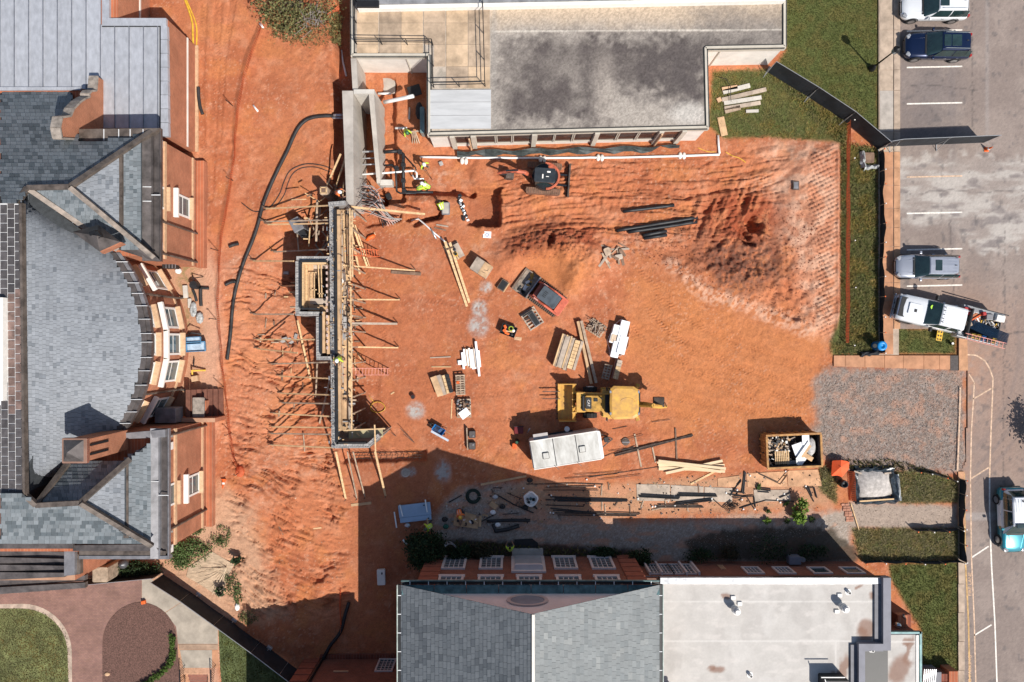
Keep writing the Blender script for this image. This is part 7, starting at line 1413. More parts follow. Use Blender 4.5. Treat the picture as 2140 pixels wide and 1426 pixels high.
t=thing('formwork_column', P(676,400,2.), 'square timber column formwork standing by the end of the block wall', 'formwork'); q=P(676,398,3.3); MB().rbox(Vector((q.x,q.y,1.6)),(.62,.62,3.3),.16).build('form_box', m_wood, t); MB().box(Vector((q.x,q.y,3.27)),(.34,.34,.03)).build('form_core', m_woodd, t)
fr=MB(); [fr.bar(Vector((q.x-.2*a,q.y-.25,3.3)) if b_ else Vector((q.x-.25,q.y-.2*a,3.3)), Vector((q.x-.2*a,q.y+.25,3.3)) if b_ else Vector((q.x+.25,q.y-.2*a,3.3)),.06) for a in (-1,1) for b_ in (0,1)]; fr.build('form_collar', m_woodn, t)
t=thing('mortar_stand', G(632,482), 'grey sheet covered box with a dark lid in the gap north of the bay', 'box'); MB().rbox(P(627,474,1.5),(.8,1.0,1.9),.05, rz=.5).build('box_body', m_copperl, t); MB().rbox(P(638,490,1.5),(.5,.6,1.6),.05, rz=.5).build('lid', m_trim, t)
ladder('ladder', P(722,526,3.5), G(792,530,.05),.52, m_fib, 'orange ladder leaning on the north half of the scaffold')
ladder('ladder', P(718,777,3.5), G(813,777,.05),.50, m_fibp, 'faded pink ladder leaning on the south half of the scaffold')
rng=random.Random(77)
for nm_, lab, x0, y0, x1, y1, n, zt in (('timber_heap','jumble of props and formwork boards at the north end of the block wall bank side',640,412,742,530,44,2.9),('timber_heap','short offcuts and stakes dropped along the scaffold foot on the yard side',742,600,752,900,16,.3),('timber_heap','loose stakes and cleats strewn over the upper bank among the brace feet',545,560,640,940,26,.12)):
 t=thing(nm_, G((x0+x1)/2,(y0+y1)/2), lab, 'timber')
 for k in range(n):
  x, y=rng.uniform(x0,x1), rng.uniform(y0,y1); a=rng.choice((0,1.5,rng.uniform(0,3.1))); l=rng.uniform(.3,1.9 if zt > 1 else .8)/2; p=G(x,y,rng.uniform(.05,zt)); d=Vector((math.cos(a)*l,math.sin(a)*l,rng.uniform(-.3,.3)*l)); MB().bar(p-d, p+d, rng.uniform(.05,.12),.05).build('timber',[m_woodn,m_wood,m_woodd][k % 3], t)
# concrete blocks on the bank
for k,(x, y, r_) in enumerate(((586,711,.1),(596,708,.3),(604,709,.0),(610,716,.6),(592,714,.4),(619,703,1.3))):
 MB().rbox(G(x,y,.1),(.4,.2,.19),.015, rz=r_).build('concrete_block', m_cmu, label='grey concrete block lying loose on the bank beneath the braces' if k < 5 else 'grey concrete block set apart from the loose ones on the bank', cat='block', group='loose blocks on the bank' if k < 5 else None)
MB().rbox(G(599,571,.1),(.4,.22,.19),.015).build('hollow_block', m_cmu, label='single hollow block by the west face of the wall bay', cat='block')
# footing rebar south of the wall
t=thing('footing_cage', G(840,950), 'rusty rebar cage standing in the footing trench south of the block wall', 'rebar cage')
for k in range(13): A=G(738+k*11.5,944,.02); mb=MB(); mb.tube([A, A+Vector((0,-.15,.9))],.022,5); mb.tube([A+Vector((.08,-.2,0)), A+Vector((.1,-.5,.75))],.02,5); mb.build('bar', m_steel, t)
for k in range(3): MB().tube([G(736,946+k*5,.15+.2*k), G(884,944+k*5,.15+.2*k)],.02,5).build('long_bar', m_steel, t)
for k,(a, b) in enumerate((((838,893),(862,920)),((845,905),(866,925)),((819,902),(828,912)))):
 MB().tube([G(*a,.5), G(*b,.05)],.025,5).build('starter_bar', m_steel, label='rusty starter bar leaning in the ground east of the footing', cat='rebar', group='starter bars by the footing')
# ================================================================ PIPES AND HOSES
def pipe(pts, r, m, label, name='pipe', cat='pipe', dz=None, group=None, absz=False, n=8):
 dz=r if dz is None else dz; V=[P(*p) if len(p) == 3 else G(*p,dz) for p in pts]; W_=[V[0]]
 for a, b in zip(V[:-1], V[1:]):
  L=(b-a).length; k=max(1, int(L/.6))
  for j in range(1, k+1):
   q=a.lerp(b, j/k)
   if len(pts[0]) == 2: q.z=max(gz(q.x,q.y)+dz, q.z)
   W_.append(q)
 return MB().tube(W_, r, n).build(name, m, label=label, cat=cat, group=group, smooth=True)
def smooth_px(pts, n=6):
 out=[]; p=[pts[0]]+list(pts)+[pts[-1]]
 for i in range(1, len(p)-2):
  for k in range(n):
   t=k/n; out.append(tuple(.5*((2*p[i][j])+(-p[i-1][j]+p[i+1][j])*t+(2*p[i-1][j]-5*p[i][j]+4*p[i+1][j]-p[i+2][j])*t*t+(-p[i-1][j]+3*p[i][j]-3*p[i+1][j]+p[i+2][j])*t**3) for j in range(len(pts[0]))))
 return out+[tuple(pts[-1])]
m_corr=mat('black_drain_hose',(.030,.028,.028),.6,.3,2.)
pipe(smooth_px([(706,244),(680,244),(655,247),(636,256),(620,276),(602,316),(580,360),(562,400),(550,432),(541,468),(529,504),(514,540),(502,575),(492,615),(487,650),(484,690),(480,725),(476,752)]),.13, m_corr, 'long black drain hose snaking down the bank from the concrete pit wall', 'drain_hose', 'hose')
pipe([(697,241,1.5),(718,241,1.5)],.10, m_galv, 'upper short steel pipe joining the hose to the concrete wall'); pipe([(694,247,1.4),(718,247,1.4)],.07, m_galv, 'lower short steel pipe joining the hose to the concrete wall')
pipe(smooth_px([(700,358),(680,348),(650,343),(628,346),(606,358),(594,380),(585,405),(568,430),(548,441),(528,441),(505,424)]),.035, m_corr, 'thin black hose looping across the bank, outer strand', 'thin_hose', 'hose')
pipe(smooth_px([(690,360),(660,350),(630,352),(612,364),(602,384),(594,408),(576,432),(556,438)]),.03, m_corr, 'thin black hose looping across the bank, inner strand', 'thin_hose', 'hose')
for k,(pts, lab) in enumerate((([(494,589),(484,590),(472,596)],'short black hose branch on the bank beside the long hose'),([(480,516),(490,512),(500,510)],'short black hose end poking out on the upper bank'),([(416,183),(417,205),(420,225),(425,240)],'black corrugated pipe lying beside the annex wall'),([(421,603),(421,622),(422,640)],'black pipe offcut standing nearest the path beside the hall'),
  ([(404,606),(409,618),(412,630)],'curved black pipe offcut near the hall wall'),([(421,602),(438,603)],'short black pipe offcut below the tripod stand'),([(730,1258),(722,1285),(712,1320),(690,1350),(672,1385)],'fat black drain hose in the shaded cutting'))):
 pipe(smooth_px(pts),.13 if k < 4 or k == 6 else .11, m_corr, lab, 'drain_hose', 'hose')
pipe([(878,329),(1000,331),(1150,331),(1300,330),(1420,327),(1503,324)],.085, m_pvc, 'very long white pipe laid along the front of the concrete building', 'white_pipe'); pipe([(1500,284),(1501,305),(1503,322)],.085, m_pvc, 'short white pipe turning up at the east end of the long one', 'white_pipe')
pipe([(540,234),(530,221)],.07, m_pvc, 'short white pipe stub lying on the upper bank', 'white_pipe'); None
pipe([(803,214,.8),(864,201,2.2)],.15, m_pvc, 'fat white pipe sloping up from the trench beside the concrete pit', 'white_pipe'); pipe([(790,196,.2),(818,196,.2)],.09, m_pvc, 'white pipe crossing at the head of the trench', 'white_pipe'); pipe([(826,268,.05),(851,268,.05)],.09, m_pvc, 'short white pipe across the ledge beside the worker in green', 'white_pipe')
pipe([(860,462),(875,458),(905,485),(940,514)],.06, m_pvc, 'thin white pipe lying diagonally toward the lumber stack', 'white_pipe'); pipe([(900,478),(912,500)],.07, m_galv, 'short grey pipe beside the thin white one')
pipe([(714,106),(717,130),(724,160)],.07, m_pvc, 'white downpipe drain at the corner of the concrete building', 'white_pipe'); pipe([(544,50),(551,60)],.09, m_pvc, 'white post lying at the north end of the orange fence', 'white_post', 'post')
pl_=thing('plumbing', G(845,370), 'black plumbing manifold with white branches beside the concrete pit', 'plumbing'); ZB=.25
def pp(pts, r, m, nm_): MB().tube([P(x,y,ZB if len(q_:=pts) else 0) for x, y in pts], r,8).build(nm_, m, pl_, smooth=True)
pp([(802,318),(834,316)],.14, m_black, 'black_pipe'); pp([(834,316),(843,322),(843,400)],.13, m_black, 'black_pipe'); pp([(843,400),(872,402),(905,402)],.10, m_black, 'black_pipe'); pp([(802,346),(820,345),(827,356),(829,400)],.08, m_black, 'black_pipe'); pp([(829,400),(836,404),(870,404)],.07, m_black, 'black_pipe')
pp([(737,366),(802,362),(866,357)],.075, m_pvc, 'white_pipe'); pp([(866,357),(871,362),(871,374)],.075, m_pvc, 'white_pipe'); pp([(862,366),(866,374),(886,374)],.06, m_pvc, 'white_pipe'); pp([(845,325),(868,350),(870,356)],.05, m_black, 'black_pipe'); pp([(738,318),(800,316)],.08, m_galv, 'grey_pipe'); pp([(740,332),(800,330)],.05, m_galv, 'grey_pipe'); pp([(740,345),(800,343)],.06, m_galv, 'grey_pipe')
for x, y in ((836,318),(843,345),(843,378),(845,400),(829,352)): MB().rbox(P(x,y,ZB+.04),(.34,.34,.3),.08).build('coupling', m_black, pl_)
ct=thing('conduit_bundle', G(790,430), 'fan of bent grey and pink conduits running out of the pit into the yard', 'conduits'); rng=random.Random(9)
ms_=[mat('grey_conduit',(.34,.31,.29),.6,.15,4.), mat('pink_dusty_conduit',(.55,.31,.24),.8,.2,4.), m_black]
for k in range(14):
 y0=388+k*4.3; x1, y1=822+k*1.5-(k % 3)*12,470-k*1.0+(k % 3)*4; z0=.6-.02*k
 V=[P(742,y0,z0), P(768,y0+rng.uniform(-2,2),z0), P(786+rng.uniform(-4,4),y0+8,.45), P((786+x1)/2,(y0+8+y1)/2+3,.35), P(x1,y1,.2)]
 MB().tube([Vector(v) for v in smooth_px([tuple(v) for v in V],5)],.045,6).build('conduit', ms_[0 if k % 3 == 0 else 1 if k % 3 == 1 else 2], ct, smooth=True)
tb=thing('rebar_tangle', G(740,430), 'tangle of bent starter bars at the foot of the long concrete wall', 'rebar'); mb=MB()
for k in range(46):
 p=P(rng.uniform(700,790), rng.uniform(395,445), rng.uniform(.8,3.2)); a=rng.uniform(-.9,.9); d=Vector((math.cos(a),math.sin(a),rng.uniform(-.2,.2)))*rng.uniform(.3,1.1); mb.cur=k % 3; mb.tube([p-d, p, p+d+Vector((0,rng.uniform(-.2,.2),0))],.022,5)
o=mb.build('bars',[m_steel,m_black,m_galv], tb); o['kind']='stuff'
for a, b, w, lab in (((1302,443),(1408,430),.13,'single black pipe lying apart, north of the black pipe pile'),((1288,483),(1456,456),.14,'longest black pipe in the pile, northern one'),((1312,486),(1455,465),.14,'long black pipe in the pile, southern one'),((1343,493),(1392,484),.13,'short black pipe beside the pile, upper one'),((1345,499),(1393,492),.13,'short black pipe beside the pile, lower one')):
 pipe([a,b], w*1.0, m_black, lab, 'black_pipe', group='black pipes on the clay'); 
 A, B=G(*a,w*2.05), G(*b,w*2.05); None
# ================================================================ YARD MATERIALS
def px_rect(c, w, h, rz): return c, w, h, rz
def stackthing(name, px, py, rz, label, cat, group=None): g=G(px,py); return thing(name, g, label, cat, group, rz)
def pallet(t, L, Wd, n, m, z=0.):
 for y in (-Wd/2+.05,0,Wd/2-.05): MB().box((0,y,z+.06),(L,.09,.10)).build('runner', m, t, local=True)
 for k in range(n): MB().box((-L/2+.06+k*(L-.12)/(n-1),0,z+.125),(.10,Wd,.025)).build('slat', m, t, local=True)
# plywood cabinet on the ground, lumber stack with long boards, tray
t=stackthing('plywood_crate',1007,562, R(-33), 'pale plywood topped crate between the lumber pallet and the skid steer', 'crate'); MB().rbox((0,0,.45),(1.42,1.05,.9),.02, top=.01).build('crate_body', m_plyg, t, local=True)
for s_ in (-1,1): MB().rbox((s_*.365,0,.92),(.715,1.06,.04),.015, top=.006).build('top_sheet', m_plyg if s_ < 0 else m_ply, t, local=True)
for a, b in (((.2,-.25),(.5,-.2)),((.25,-.05),(.55,.05)),((.55,.05),(.5,.2))): MB().bar((*a,.945),(*b,.945),.03,.01).build('strap', m_trim, t, local=True)
t=stackthing('lumber_pallet',949,527, R(-62), 'pallet stacked with short timbers, a bucket and grey boards west of the crate', 'pallet'); pallet(t,1.3,1.2,6, m_wood)
for k in range(5): MB().box((-.1+.05*k,-.45+k*.13,.3),(1.2,.09,.3)).build('timber', m_wood if k % 2 else m_woodn, t, local=True)
MB().rbox((.1,.38,.3),(1.1,.45,.32),.02).build('grey_board', m_plyg, t, local=True)
t=thing('bucket', G(954,534,.48), 'yellow lidded bucket on the lumber pallet', 'bucket'); MB().cyl(G(954,534,.48),.15,.34,14).build('bucket_body', m_yel, t); MB().cyl(G(954,534,.83),.12,.02,14).build('bucket_mouth', m_trim, t)
t=thing('bucket', G(951,524,.48), 'grey bucket on the lumber pallet beside the yellow one', 'bucket'); MB().cyl(G(951,524,.48),.14,.3,14).build('bucket_body', m_copperl, t); MB().cyl(G(951,524,.79),.11,.02,14).build('bucket_mouth', m_trim, t)
for a, b, lab in (((932,508),(976,641),'long new plank reaching south from the lumber pallet, west one'),((942,510),(981,633),'long new plank reaching south from the lumber pallet, east one')): board(a, b,.19,.06, m_woodn, lab,.75,.02, name='plank', cat='plank')
MB().bar(G(948,520,.82), G(936,525,.82),.1,.04).build('strap_clamp', m_woodd, label='dark strap binding the long planks on the lumber pallet', cat='strap')
t=stackthing('mortar_tray',1051,597, R(-33), 'small dark mortar tray with a wooden lip near the skid steer bucket', 'tray'); MB().rbox((0,0,.15),(.62,.85,.3),.05).build('tray', m_woodd, t, local=True); MB().rbox((0,0,.305),(.5,.72,.02),.04).build('mortar', m_trim, t, local=True); MB().bar((.34,-.42,.28),(.34,.42,.28),.06,.08).build('lip', m_woodn, t, local=True)
t=stackthing('material_pallet',1112,666, R(-57), 'pallet of grey troughs and steel brackets south of the skid steer', 'pallet'); pallet(t,1.5,1.25,6, m_plyg)
MB().rbox((.15,.1,.32),(1.1,.5,.3),.03).build('trough', m_copperl, t, local=True); MB().rbox((.15,.1,.48),(1.0,.38,.02),.03).build('trough_bed', m_trim, t, local=True); MB().rbox((-.5,-.1,.3),(.2,1.1,.22),.02).build('channel', m_plyg, t, local=True); MB().bar((-.5,-.55,.42),(-.5,.3,.42),.12,.02).build('channel_slot', m_trim, t, local=True)
for k in range(4): MB().bar((-.25+.1*k,-.5,.44),(-.1+.12*k,.4,.46),.05).build('bracket', m_steel, t, local=True)
t=stackthing('tool_tub',1063,691, R(-20), 'black open tub filled with orange tools and a coiled hose', 'tub'); 
MB().loft([[Vector((x*k,y*k,z)) for x, y in ((-.6,-.42),(.6,-.42),(.6,.42),(-.6,.42))] for z, k in ((.02,.8),(.55,1.),(.55,.93),(.30,.86))]).build('tub', m_black, t, local=True); MB().box((0,0,.3),(.95,.68,.02)).build('tub_floor', m_trim, t, local=True)
for x, y, d, m_ in ((-.35,.18,(.3,.2,.2),m_orange),(-.3,-.1,(.22,.26,.2),m_orange),(-.05,-.25,(.4,.18,.16),m_orange),(.1,-.05,(.7,.1,.08),m_woodn),(.35,-.22,(.2,.2,.15),m_trim)): MB().rbox((x,y,.45), d,.06, rz=x*2).build('tool', m_, t, local=True)
MB().tube([(.12+.16*math.cos(a),.2+.16*math.sin(a),.52) for a in np.linspace(0,6.0,14)],.035,6).build('coiled_hose', mat('lime_hose',(.40,.48,.04),.5,.2,4.), t, local=True); MB().ball((.36,.1,.5),(.13,.13,.08)).build('white_coil', m_white, t, local=True)
MB().bar(G(1075,707,.01), G(1090,709,.01),.25,.02).build('cardboard_scrap', m_stone, label='torn cardboard scrap lying south of the tool tub', cat='cardboard')
t=stackthing('timber_bundle',1176,735, R(73), 'tall bundle of long grey dressed timbers beside the cut block pallet', 'timber bundle')
for k in range(9): MB().box((random.uniform(-.05,.05),-.5+k*.115,.40+.02*(k % 3)),(2.55,.105,.76)).build('timber',[m_plyg,m_wood,m_woodn][k % 3], t, local=True)
MB().rbox((.0,.05,.83),(2.4,.3,.03),.02).build('wrap_sheet', m_plyg, t, local=True); MB().box((-.05,-.62,.35),(2.6,.1,.5)).build('side_board', m_woodd, t, local=True)
t=stackthing('block_pallet',1199,741, R(73), 'pallet of sawn tan blocks in a single row beside the timber bundle', 'pallet'); MB().box((0,-.1,.25),(2.3,.62,.5)).build('wrapped_base', m_plyg, t, local=True)
for k in range(8): MB().rbox((-1.0+k*.283,.07,.60),(.265,.40,.2),.015).build('block', m_woodn, t, local=True)
for k in range(1): MB().box((0,-.3,.56),(2.3,.2,.06)).build('edge_board', m_plyg, t, local=True)
for a, b, lab in (((1207,672),(1235,802),'long weathered beam lying in front of the backhoe, west one'),((1214,671),(1245,800),'long weathered beam lying in front of the backhoe, east one')): board(a, b,.21,.22, m_wood if 'east' in lab else m_ply, lab,.15,.1, name='beam', cat='beam')
t=stackthing('offcut_pallet',1246,686, R(-33), 'pallet heaped with loose sticks and timber offcuts', 'pallet'); pallet(t,1.3,1.05,7, m_wood); rng=random.Random(15)
for k in range(34): a=rng.uniform(0,3.14); p=Vector((rng.uniform(-.4,.4),rng.uniform(-.3,.35),.22+k*.008)); d=Vector((math.cos(a),math.sin(a),rng.uniform(-.15,.15)))*rng.uniform(.2,.5); MB().bar(p-d, p+d,.05,.045).build('stick',[m_wood,m_woodd,m_plyg][k % 3], t, local=True)
t=stackthing('foam_stack',1293,709, R(76), 'stack of bright white foam boards wrapped in clear plastic', 'foam boards')
for x, y, dx, dy, h in ((.62,-.12,1.7,.66,.55),(-.85,.1,1.25,.6,.5),(-.05,.42,.75,.6,.42),(.65,.42,.72,.52,.5),(-.4,-.3,1.4,.62,.60)): MB().rbox((x,y,h/2+.04),(dx,dy,h),.015, top=.008).build('foam_board', m_foam, t, local=True)
MB().rbox((-.05,.42,.48),(.6,.5,.02),.1).build('dust_patch', mat('dusty_foam',(.66,.50,.36),.9,.3,4.), t, local=True)
wr=MB(); rr=[]
for k in range(29):
 a=2*math.pi*k/28; rx, ry=1.5+.1*math.sin(a*5),.82+.07*math.cos(a*7); rr.append([Vector((rx*math.cos(a),ry*math.sin(a),.02)), Vector((rx*.96*math.cos(a),ry*.95*math.sin(a),.22+.05*math.sin(a*6)))])
wr.loft(rr, closed=False, caps=False); wr.build('plastic_wrap', mat('clear_wrap',(.60,.60,.62),.25,.3,6.,.6,20.), t, local=True)
t=stackthing('block_pallet',1284,771, R(76), 'pallet of reddish sawn blocks stacked close beside the backhoe', 'pallet'); MB().box((0,-.12,.28),(1.5,.5,.5)).build('wrapped_base', mat('red_wrapped_block',(.34,.15,.10),.85,.2,3.), t, local=True)
for k in range(6): MB().rbox((-.62+k*.25,-.16,.62),(.235,.38,.18),.015).build('block', m_woodn if k < 4 else m_plyg, t, local=True)
t=stackthing('empty_pallet',1267,777, R(76), 'empty slatted pallet leaning on the reddish block stack', 'pallet'); pallet(t,1.15,.6,6, m_wood,.25)
board((1290,760),(1300,760),.1,.06, m_woodn, 'short offcut sticking out by the reddish block stack',.1)
t=stackthing('foam_strips',985,750, R(96), 'pile of long white foam strips with edge pieces fanned out', 'foam strips')
for k in range(8): MB().rbox((random.uniform(-.12,.2)+(.15 if k in (5,6) else 0),-.62+k*.18,.14+.02*(k % 2)),(1.55 if k in (2,3,4) else 1.3,.165,.26),.012, top=.006).build('foam_strip', m_foam, t, local=True)
MB().rbox((-.05,.75-1.25,.36),(2.7,.17,.16),.012).build('long_strip', m_foam, t, local=True); MB().rbox((-.2,.80,.12),(.35,.5,.2),.012).build('short_strip', m_foam, t, local=True)
for y in (-.3,.12,.32): MB().bar((-.7,y,.33),(.85,y+.03,.33),.04,.04).build('lath', m_woodn, t, local=True)
for a, b, lab in (((899,748),(942,746),'grey lath lying west of the foam strips, upper one'),((902,767),(943,767),'pale lath lying west of the foam strips, lower one'),((945,834),(943,875),'thin lath lying beside the scrap pallet'),((836,740),(873,740),'x') ): 
 if lab != 'x': board(a, b,.08,.05, m_woodn if 'pale' in lab or 'thin' in lab else m_plyg, lab, name='lath', cat='lath')
t=stackthing('sheet_pallet',927,804, R(-75), 'stack of tan board sheets fanned over sawn blocks and dark troughs', 'sheet stack')
for k,(y, m_) in enumerate(((-.48,m_ply),(-.2,m_plyg))): MB().rbox((-.02,y,.5-.05*k),(1.6,.48,.06),.015, rz=.10-.05*k).build('sheet', m_, t, local=True)
MB().box((0,0,.22),(1.5,1.1,.42)).build('stack_body', m_wood, t, local=True)
for k in range(5): MB().rbox((-.58+k*.29,.22,.5),(.27,.2,.12),.015).build('block', m_woodn, t, local=True); MB().rbox((-.58+k*.29,.50,.48),(.27,.3,.14),.02).build('trough', m_trim, t, local=True)
t=stackthing('slat_pallet',963,804, R(92), 'weathered pallet with an orange glove lying on its slats', 'pallet'); pallet(t,1.55,.72,9, m_wood,.3); pallet(t,1.5,.7,5, m_woodd,.05); MB().rbox((.2,.18,.46),(.2,.24,.07),.05).build('glove', m_orange, t, local=True)
t=stackthing('scrap_pallet',970,853, R(92), 'pallet of stone and iron scrap with a white sheet thrown over it', 'pallet'); pallet(t,1.45,1.1,7, m_wood,.1); rng=random.Random(6)
for k in range(24): MB().rbox((rng.uniform(-.1,.65),rng.uniform(-.5,.5),.3+rng.uniform(0,.1)),(rng.uniform(.1,.25),rng.uniform(.1,.22),.16),.03, rz=rng.uniform(0,3)).build('scrap',[m_trim,m_copperl,m_woodd][k % 3], t, local=True)
MB().rbox((-.38,-.05,.48),(.62,.78,.03),.02, rz=.6).build('white_sheet', m_foam, t, local=True)
t=stackthing('wheelbarrow',917,897, R(-35), 'blue wheelbarrow with a grey board laid across its handles', 'wheelbarrow')
MB().loft([[Vector((x*k,y*k,z)) for x, y in ((-.45,-.25),(.5,-.33),(.5,.33),(-.45,.25))] for z, k in ((.28,.55),(.6,1.),(.6,.94),(.34,.55))]).build('tray', m_bluep, t, local=True); MB().cyl((-.75,0,.2),.2,.1,14, axis='Y').build('wheel', m_tyre, t, local=True)
for s_ in (-1,1): MB().tube([(-.75,s_*.08,.2),(.2,s_*.22,.3),(1.0,s_*.3,.62)],.025,6).build('handle', m_woodn, t, local=True); MB().bar((.35,s_*.22,.3),(.4,s_*.24,.0),.04).build('leg', m_steel, t, local=True)
for k in range(6): MB().bar((-.3+.1*k,-.2,.58),(-.2+.1*k,.25,.62),.04).build('rod', m_steel, t, local=True)
board((903,899),(939,919),.16,.05, mat('pale_blue_board',(.48,.53,.60),.7,.1,3.), 'pale blue grey board lying across the blue wheelbarrow',.6)
for k,(y, lab) in enumerate(((907,'upper'),(931,'lower'))): t=stackthing('mortar_tub',987, y,0., '%s of the two dark rectangular mortar tubs beside the timber post' % lab, 'tub', 'mortar tubs'); MB().rbox((0,0,.16),(.52,.56,.32),.05).build('tub', m_trim, t, local=True); MB().rbox((0,0,.325),(.44,.48,.02),.05).build('mortar', m_copper, t, local=True); MB().ball((.08,.1 if k else -.12,.34),(.09,.09,.04)).build('lump', m_copperl, t, local=True)
board((976,893),(978,939),.08,.42, m_wood, 'upright board on edge beside the dark mortar tubs')
t=thing('sign_board', G(1018,491), 'white square board lettered with a blue O lying flat on the clay', 'sign', None,-.05); MB().box((0,0,.03),(.62,.5,.04)).build('board', m_foam, t, local=True)
MB().tube([(.13*.8*math.cos(a),.13*math.sin(a),.055) for a in np.linspace(0,2*math.pi,19)],.022,5).build('letter', mat('blue_marker',(.02,.04,.22),.6,.1,4.), t, local=True)
MB().rbox(G(849,571,.06),(2.3,.24,.12),.02, rz=R(-4)).build('dark_beam', m_woodd, label='dark wet beam lying under the northern yard brace', cat='beam')
t=thing('orange_tarp_roll', G(775,497), 'rolled orange tarp lying on the yard near the orange ladder', 'tarp', None, R(28)); MB().tube([(-.4,-.05,.12),(-.1,.02,.15),(.2,0,.14),(.38,.05,.1)],[.10,.17,.16,.10],9).build('roll', m_orange, t, local=True, smooth=True); MB().rbox((.42,.12,.06),(.08,.25,.05),.02).build('loose_end', m_stone, t, local=True)
MB().tube([G(790+15*math.cos(a)*(1+.05*math.sin(3*a)),851+11*math.sin(a),.04+.01*a) for a in np.linspace(0,12.2,40)],.022,5).build('extension_lead', m_yel, label='yellow extension cord coiled on the ground near the scaffold end', cat='cord')
pipe([(783,842),(776,834),(771,826)],.02, m_yel, 'loose tail of the yellow cord pointing at the scaffold', 'cord_tail', 'cord')
t=thing('bucket', G(864,829), 'rusty red bucket standing alone in the south west of the yard', 'bucket'); MB().cyl(G(864,829),.16,.34,14,.18).build('bucket_body', mat('rust_bucket',(.16,.035,.025),.6,.3,4.), t); MB().cyl(G(864,829,.345),.14,.01,14).build('bucket_mouth', m_trim, t)
board((817,824),(824,820),.1,.04, m_woodn, 'tiny wood chip on the yard west of the red bucket')
for k,(x, y, lab) in enumerate(((847,987,'smaller grey ring'),)): pass
MB().lathe(G(848,988,-.02),[(.34,0),(.34,.10),(.22,.12),(.20,.03)],18).build('concrete_ring', m_cast, label='round grey concrete ring set in the shaded ground', cat='concrete ring')
t=thing('survey_box', G(1663,388), 'small square drain frame in the pink clay on the east side', 'drain'); MB().rbox(G(1663,388,.03),(.5,.7,.08),.03).build('frame', m_steel, t); MB().rbox(G(1663,388,.075),(.34,.5,.02),.02).build('grate', m_copperl, t)
t=thing('broken_frame', G(1281,531), 'broken timber crate and stumps half buried at the foot of the heap', 'timber debris'); rng=random.Random(3)
for k in range(12): a=rng.uniform(0,3.14); p=G(1281+rng.uniform(-22,22),531+rng.uniform(-20,20),.12); d=Vector((math.cos(a),math.sin(a),rng.uniform(-.2,.3)))*rng.uniform(.2,.7); MB().bar(p-d, p+d, rng.uniform(.06,.2),.08).build('splintered_board',[m_wood,m_plyg,m_woodd][k % 3], t)
MB().rbox(G(1268,527,.2),(.5,.6,.35),.12, rz=.4).build('stump', m_wood, t); MB().rbox(G(1292,538,.15),(.6,.4,.3),.1, rz=.2).build('stump', m_plyg, t)
# lumber and steel south of the trailer
for k,(a, b, lab, z) in enumerate((((1374,962),(1514,978),'top board crossing the pile of new lumber',.3),((1375,971),(1513,972),'middle board of the new lumber pile, upper',.1),((1376,976),(1514,985),'middle board of the new lumber pile, lower',.1),((1376,980),(1511,981),'straight southern board of the new lumber pile',.05),((1390,988),(1508,962),'board running crosswise under the new lumber pile',.2),((1372,965),(1505,985),'second crossing board of the new lumber pile',.22))):
 board(a, b,.20,.06, mat('fresh_pale_lumber',(.74,.57,.36),.85,.12,2.5, stretch=(.4,3,3), rnd=.06) if k == 0 else MATS['fresh_pale_lumber'], lab, z, name='new_board', group='new lumber pile')
board((1443,1012),(1500,982),.14,.06, m_woodn, 'single board lying below the new lumber pile'); board((1005,1013),(1100,995),.16,.06, m_ply, 'long board lying in the shade near the dark hose coil'); board((1326,907),(1340,976),.12,.08, m_wood, 'timber sleeper under the angled steel, west one'); board((1363,935),(1370,967),.11,.08, m_wood, 'short timber sleeper under the angled steel, middle one'); board((1411,895),(1414,960),.12,.10, m_woodd, 'dark timber sleeper under the angled steel, east one')
board((734,1056),(776,1051),.2,.05, m_ply, 'short board lying across the shadow edge south of the wall braces')
board((655,1105),(672,1103),.1,.05, m_woodn, 'small stick lying on the eroded bank'); board((583,1100),(592,1118),.06,.05, m_woodd, 'thin branch lying on the eroded bank')
def rebars(name, label, items, m=m_steel, r=.03, group=None, dz=.05):
 c=items[0]; t=thing(name, G(*c[0]), label, 'rebar', group)
 for k, pts in enumerate(items): V=[G(*p, dz+.03*(k % 3)) for p in pts]; MB().tube(V, r,5).build('bar', m, t)
 return t
rebars('angled_steel', 'long steel bars lying at a slant over timber sleepers south of the backhoe',[[(1285,953),(1360,934),(1448,910)],[(1284,950),(1360,931),(1447,908)],[(1290,948),(1360,929),(1445,912)],[(1300,941),(1342,933)]], m_steel,.045)
t=rebars('thin_rods', 'scattered thin rods on the clay between trailer and shed shadow',[[(1262,954),(1330,930)],[(1272,943),(1325,935)],[(1297,921),(1343,908)],[(1280,897),(1310,891)],[(1362,882),(1400,877)],[(1200,992),(1300,985)],[(1230,998),(1380,975)],[(1180,1000),(1290,990)],[(1250,1003),(1340,992)]], m_steel,.022)
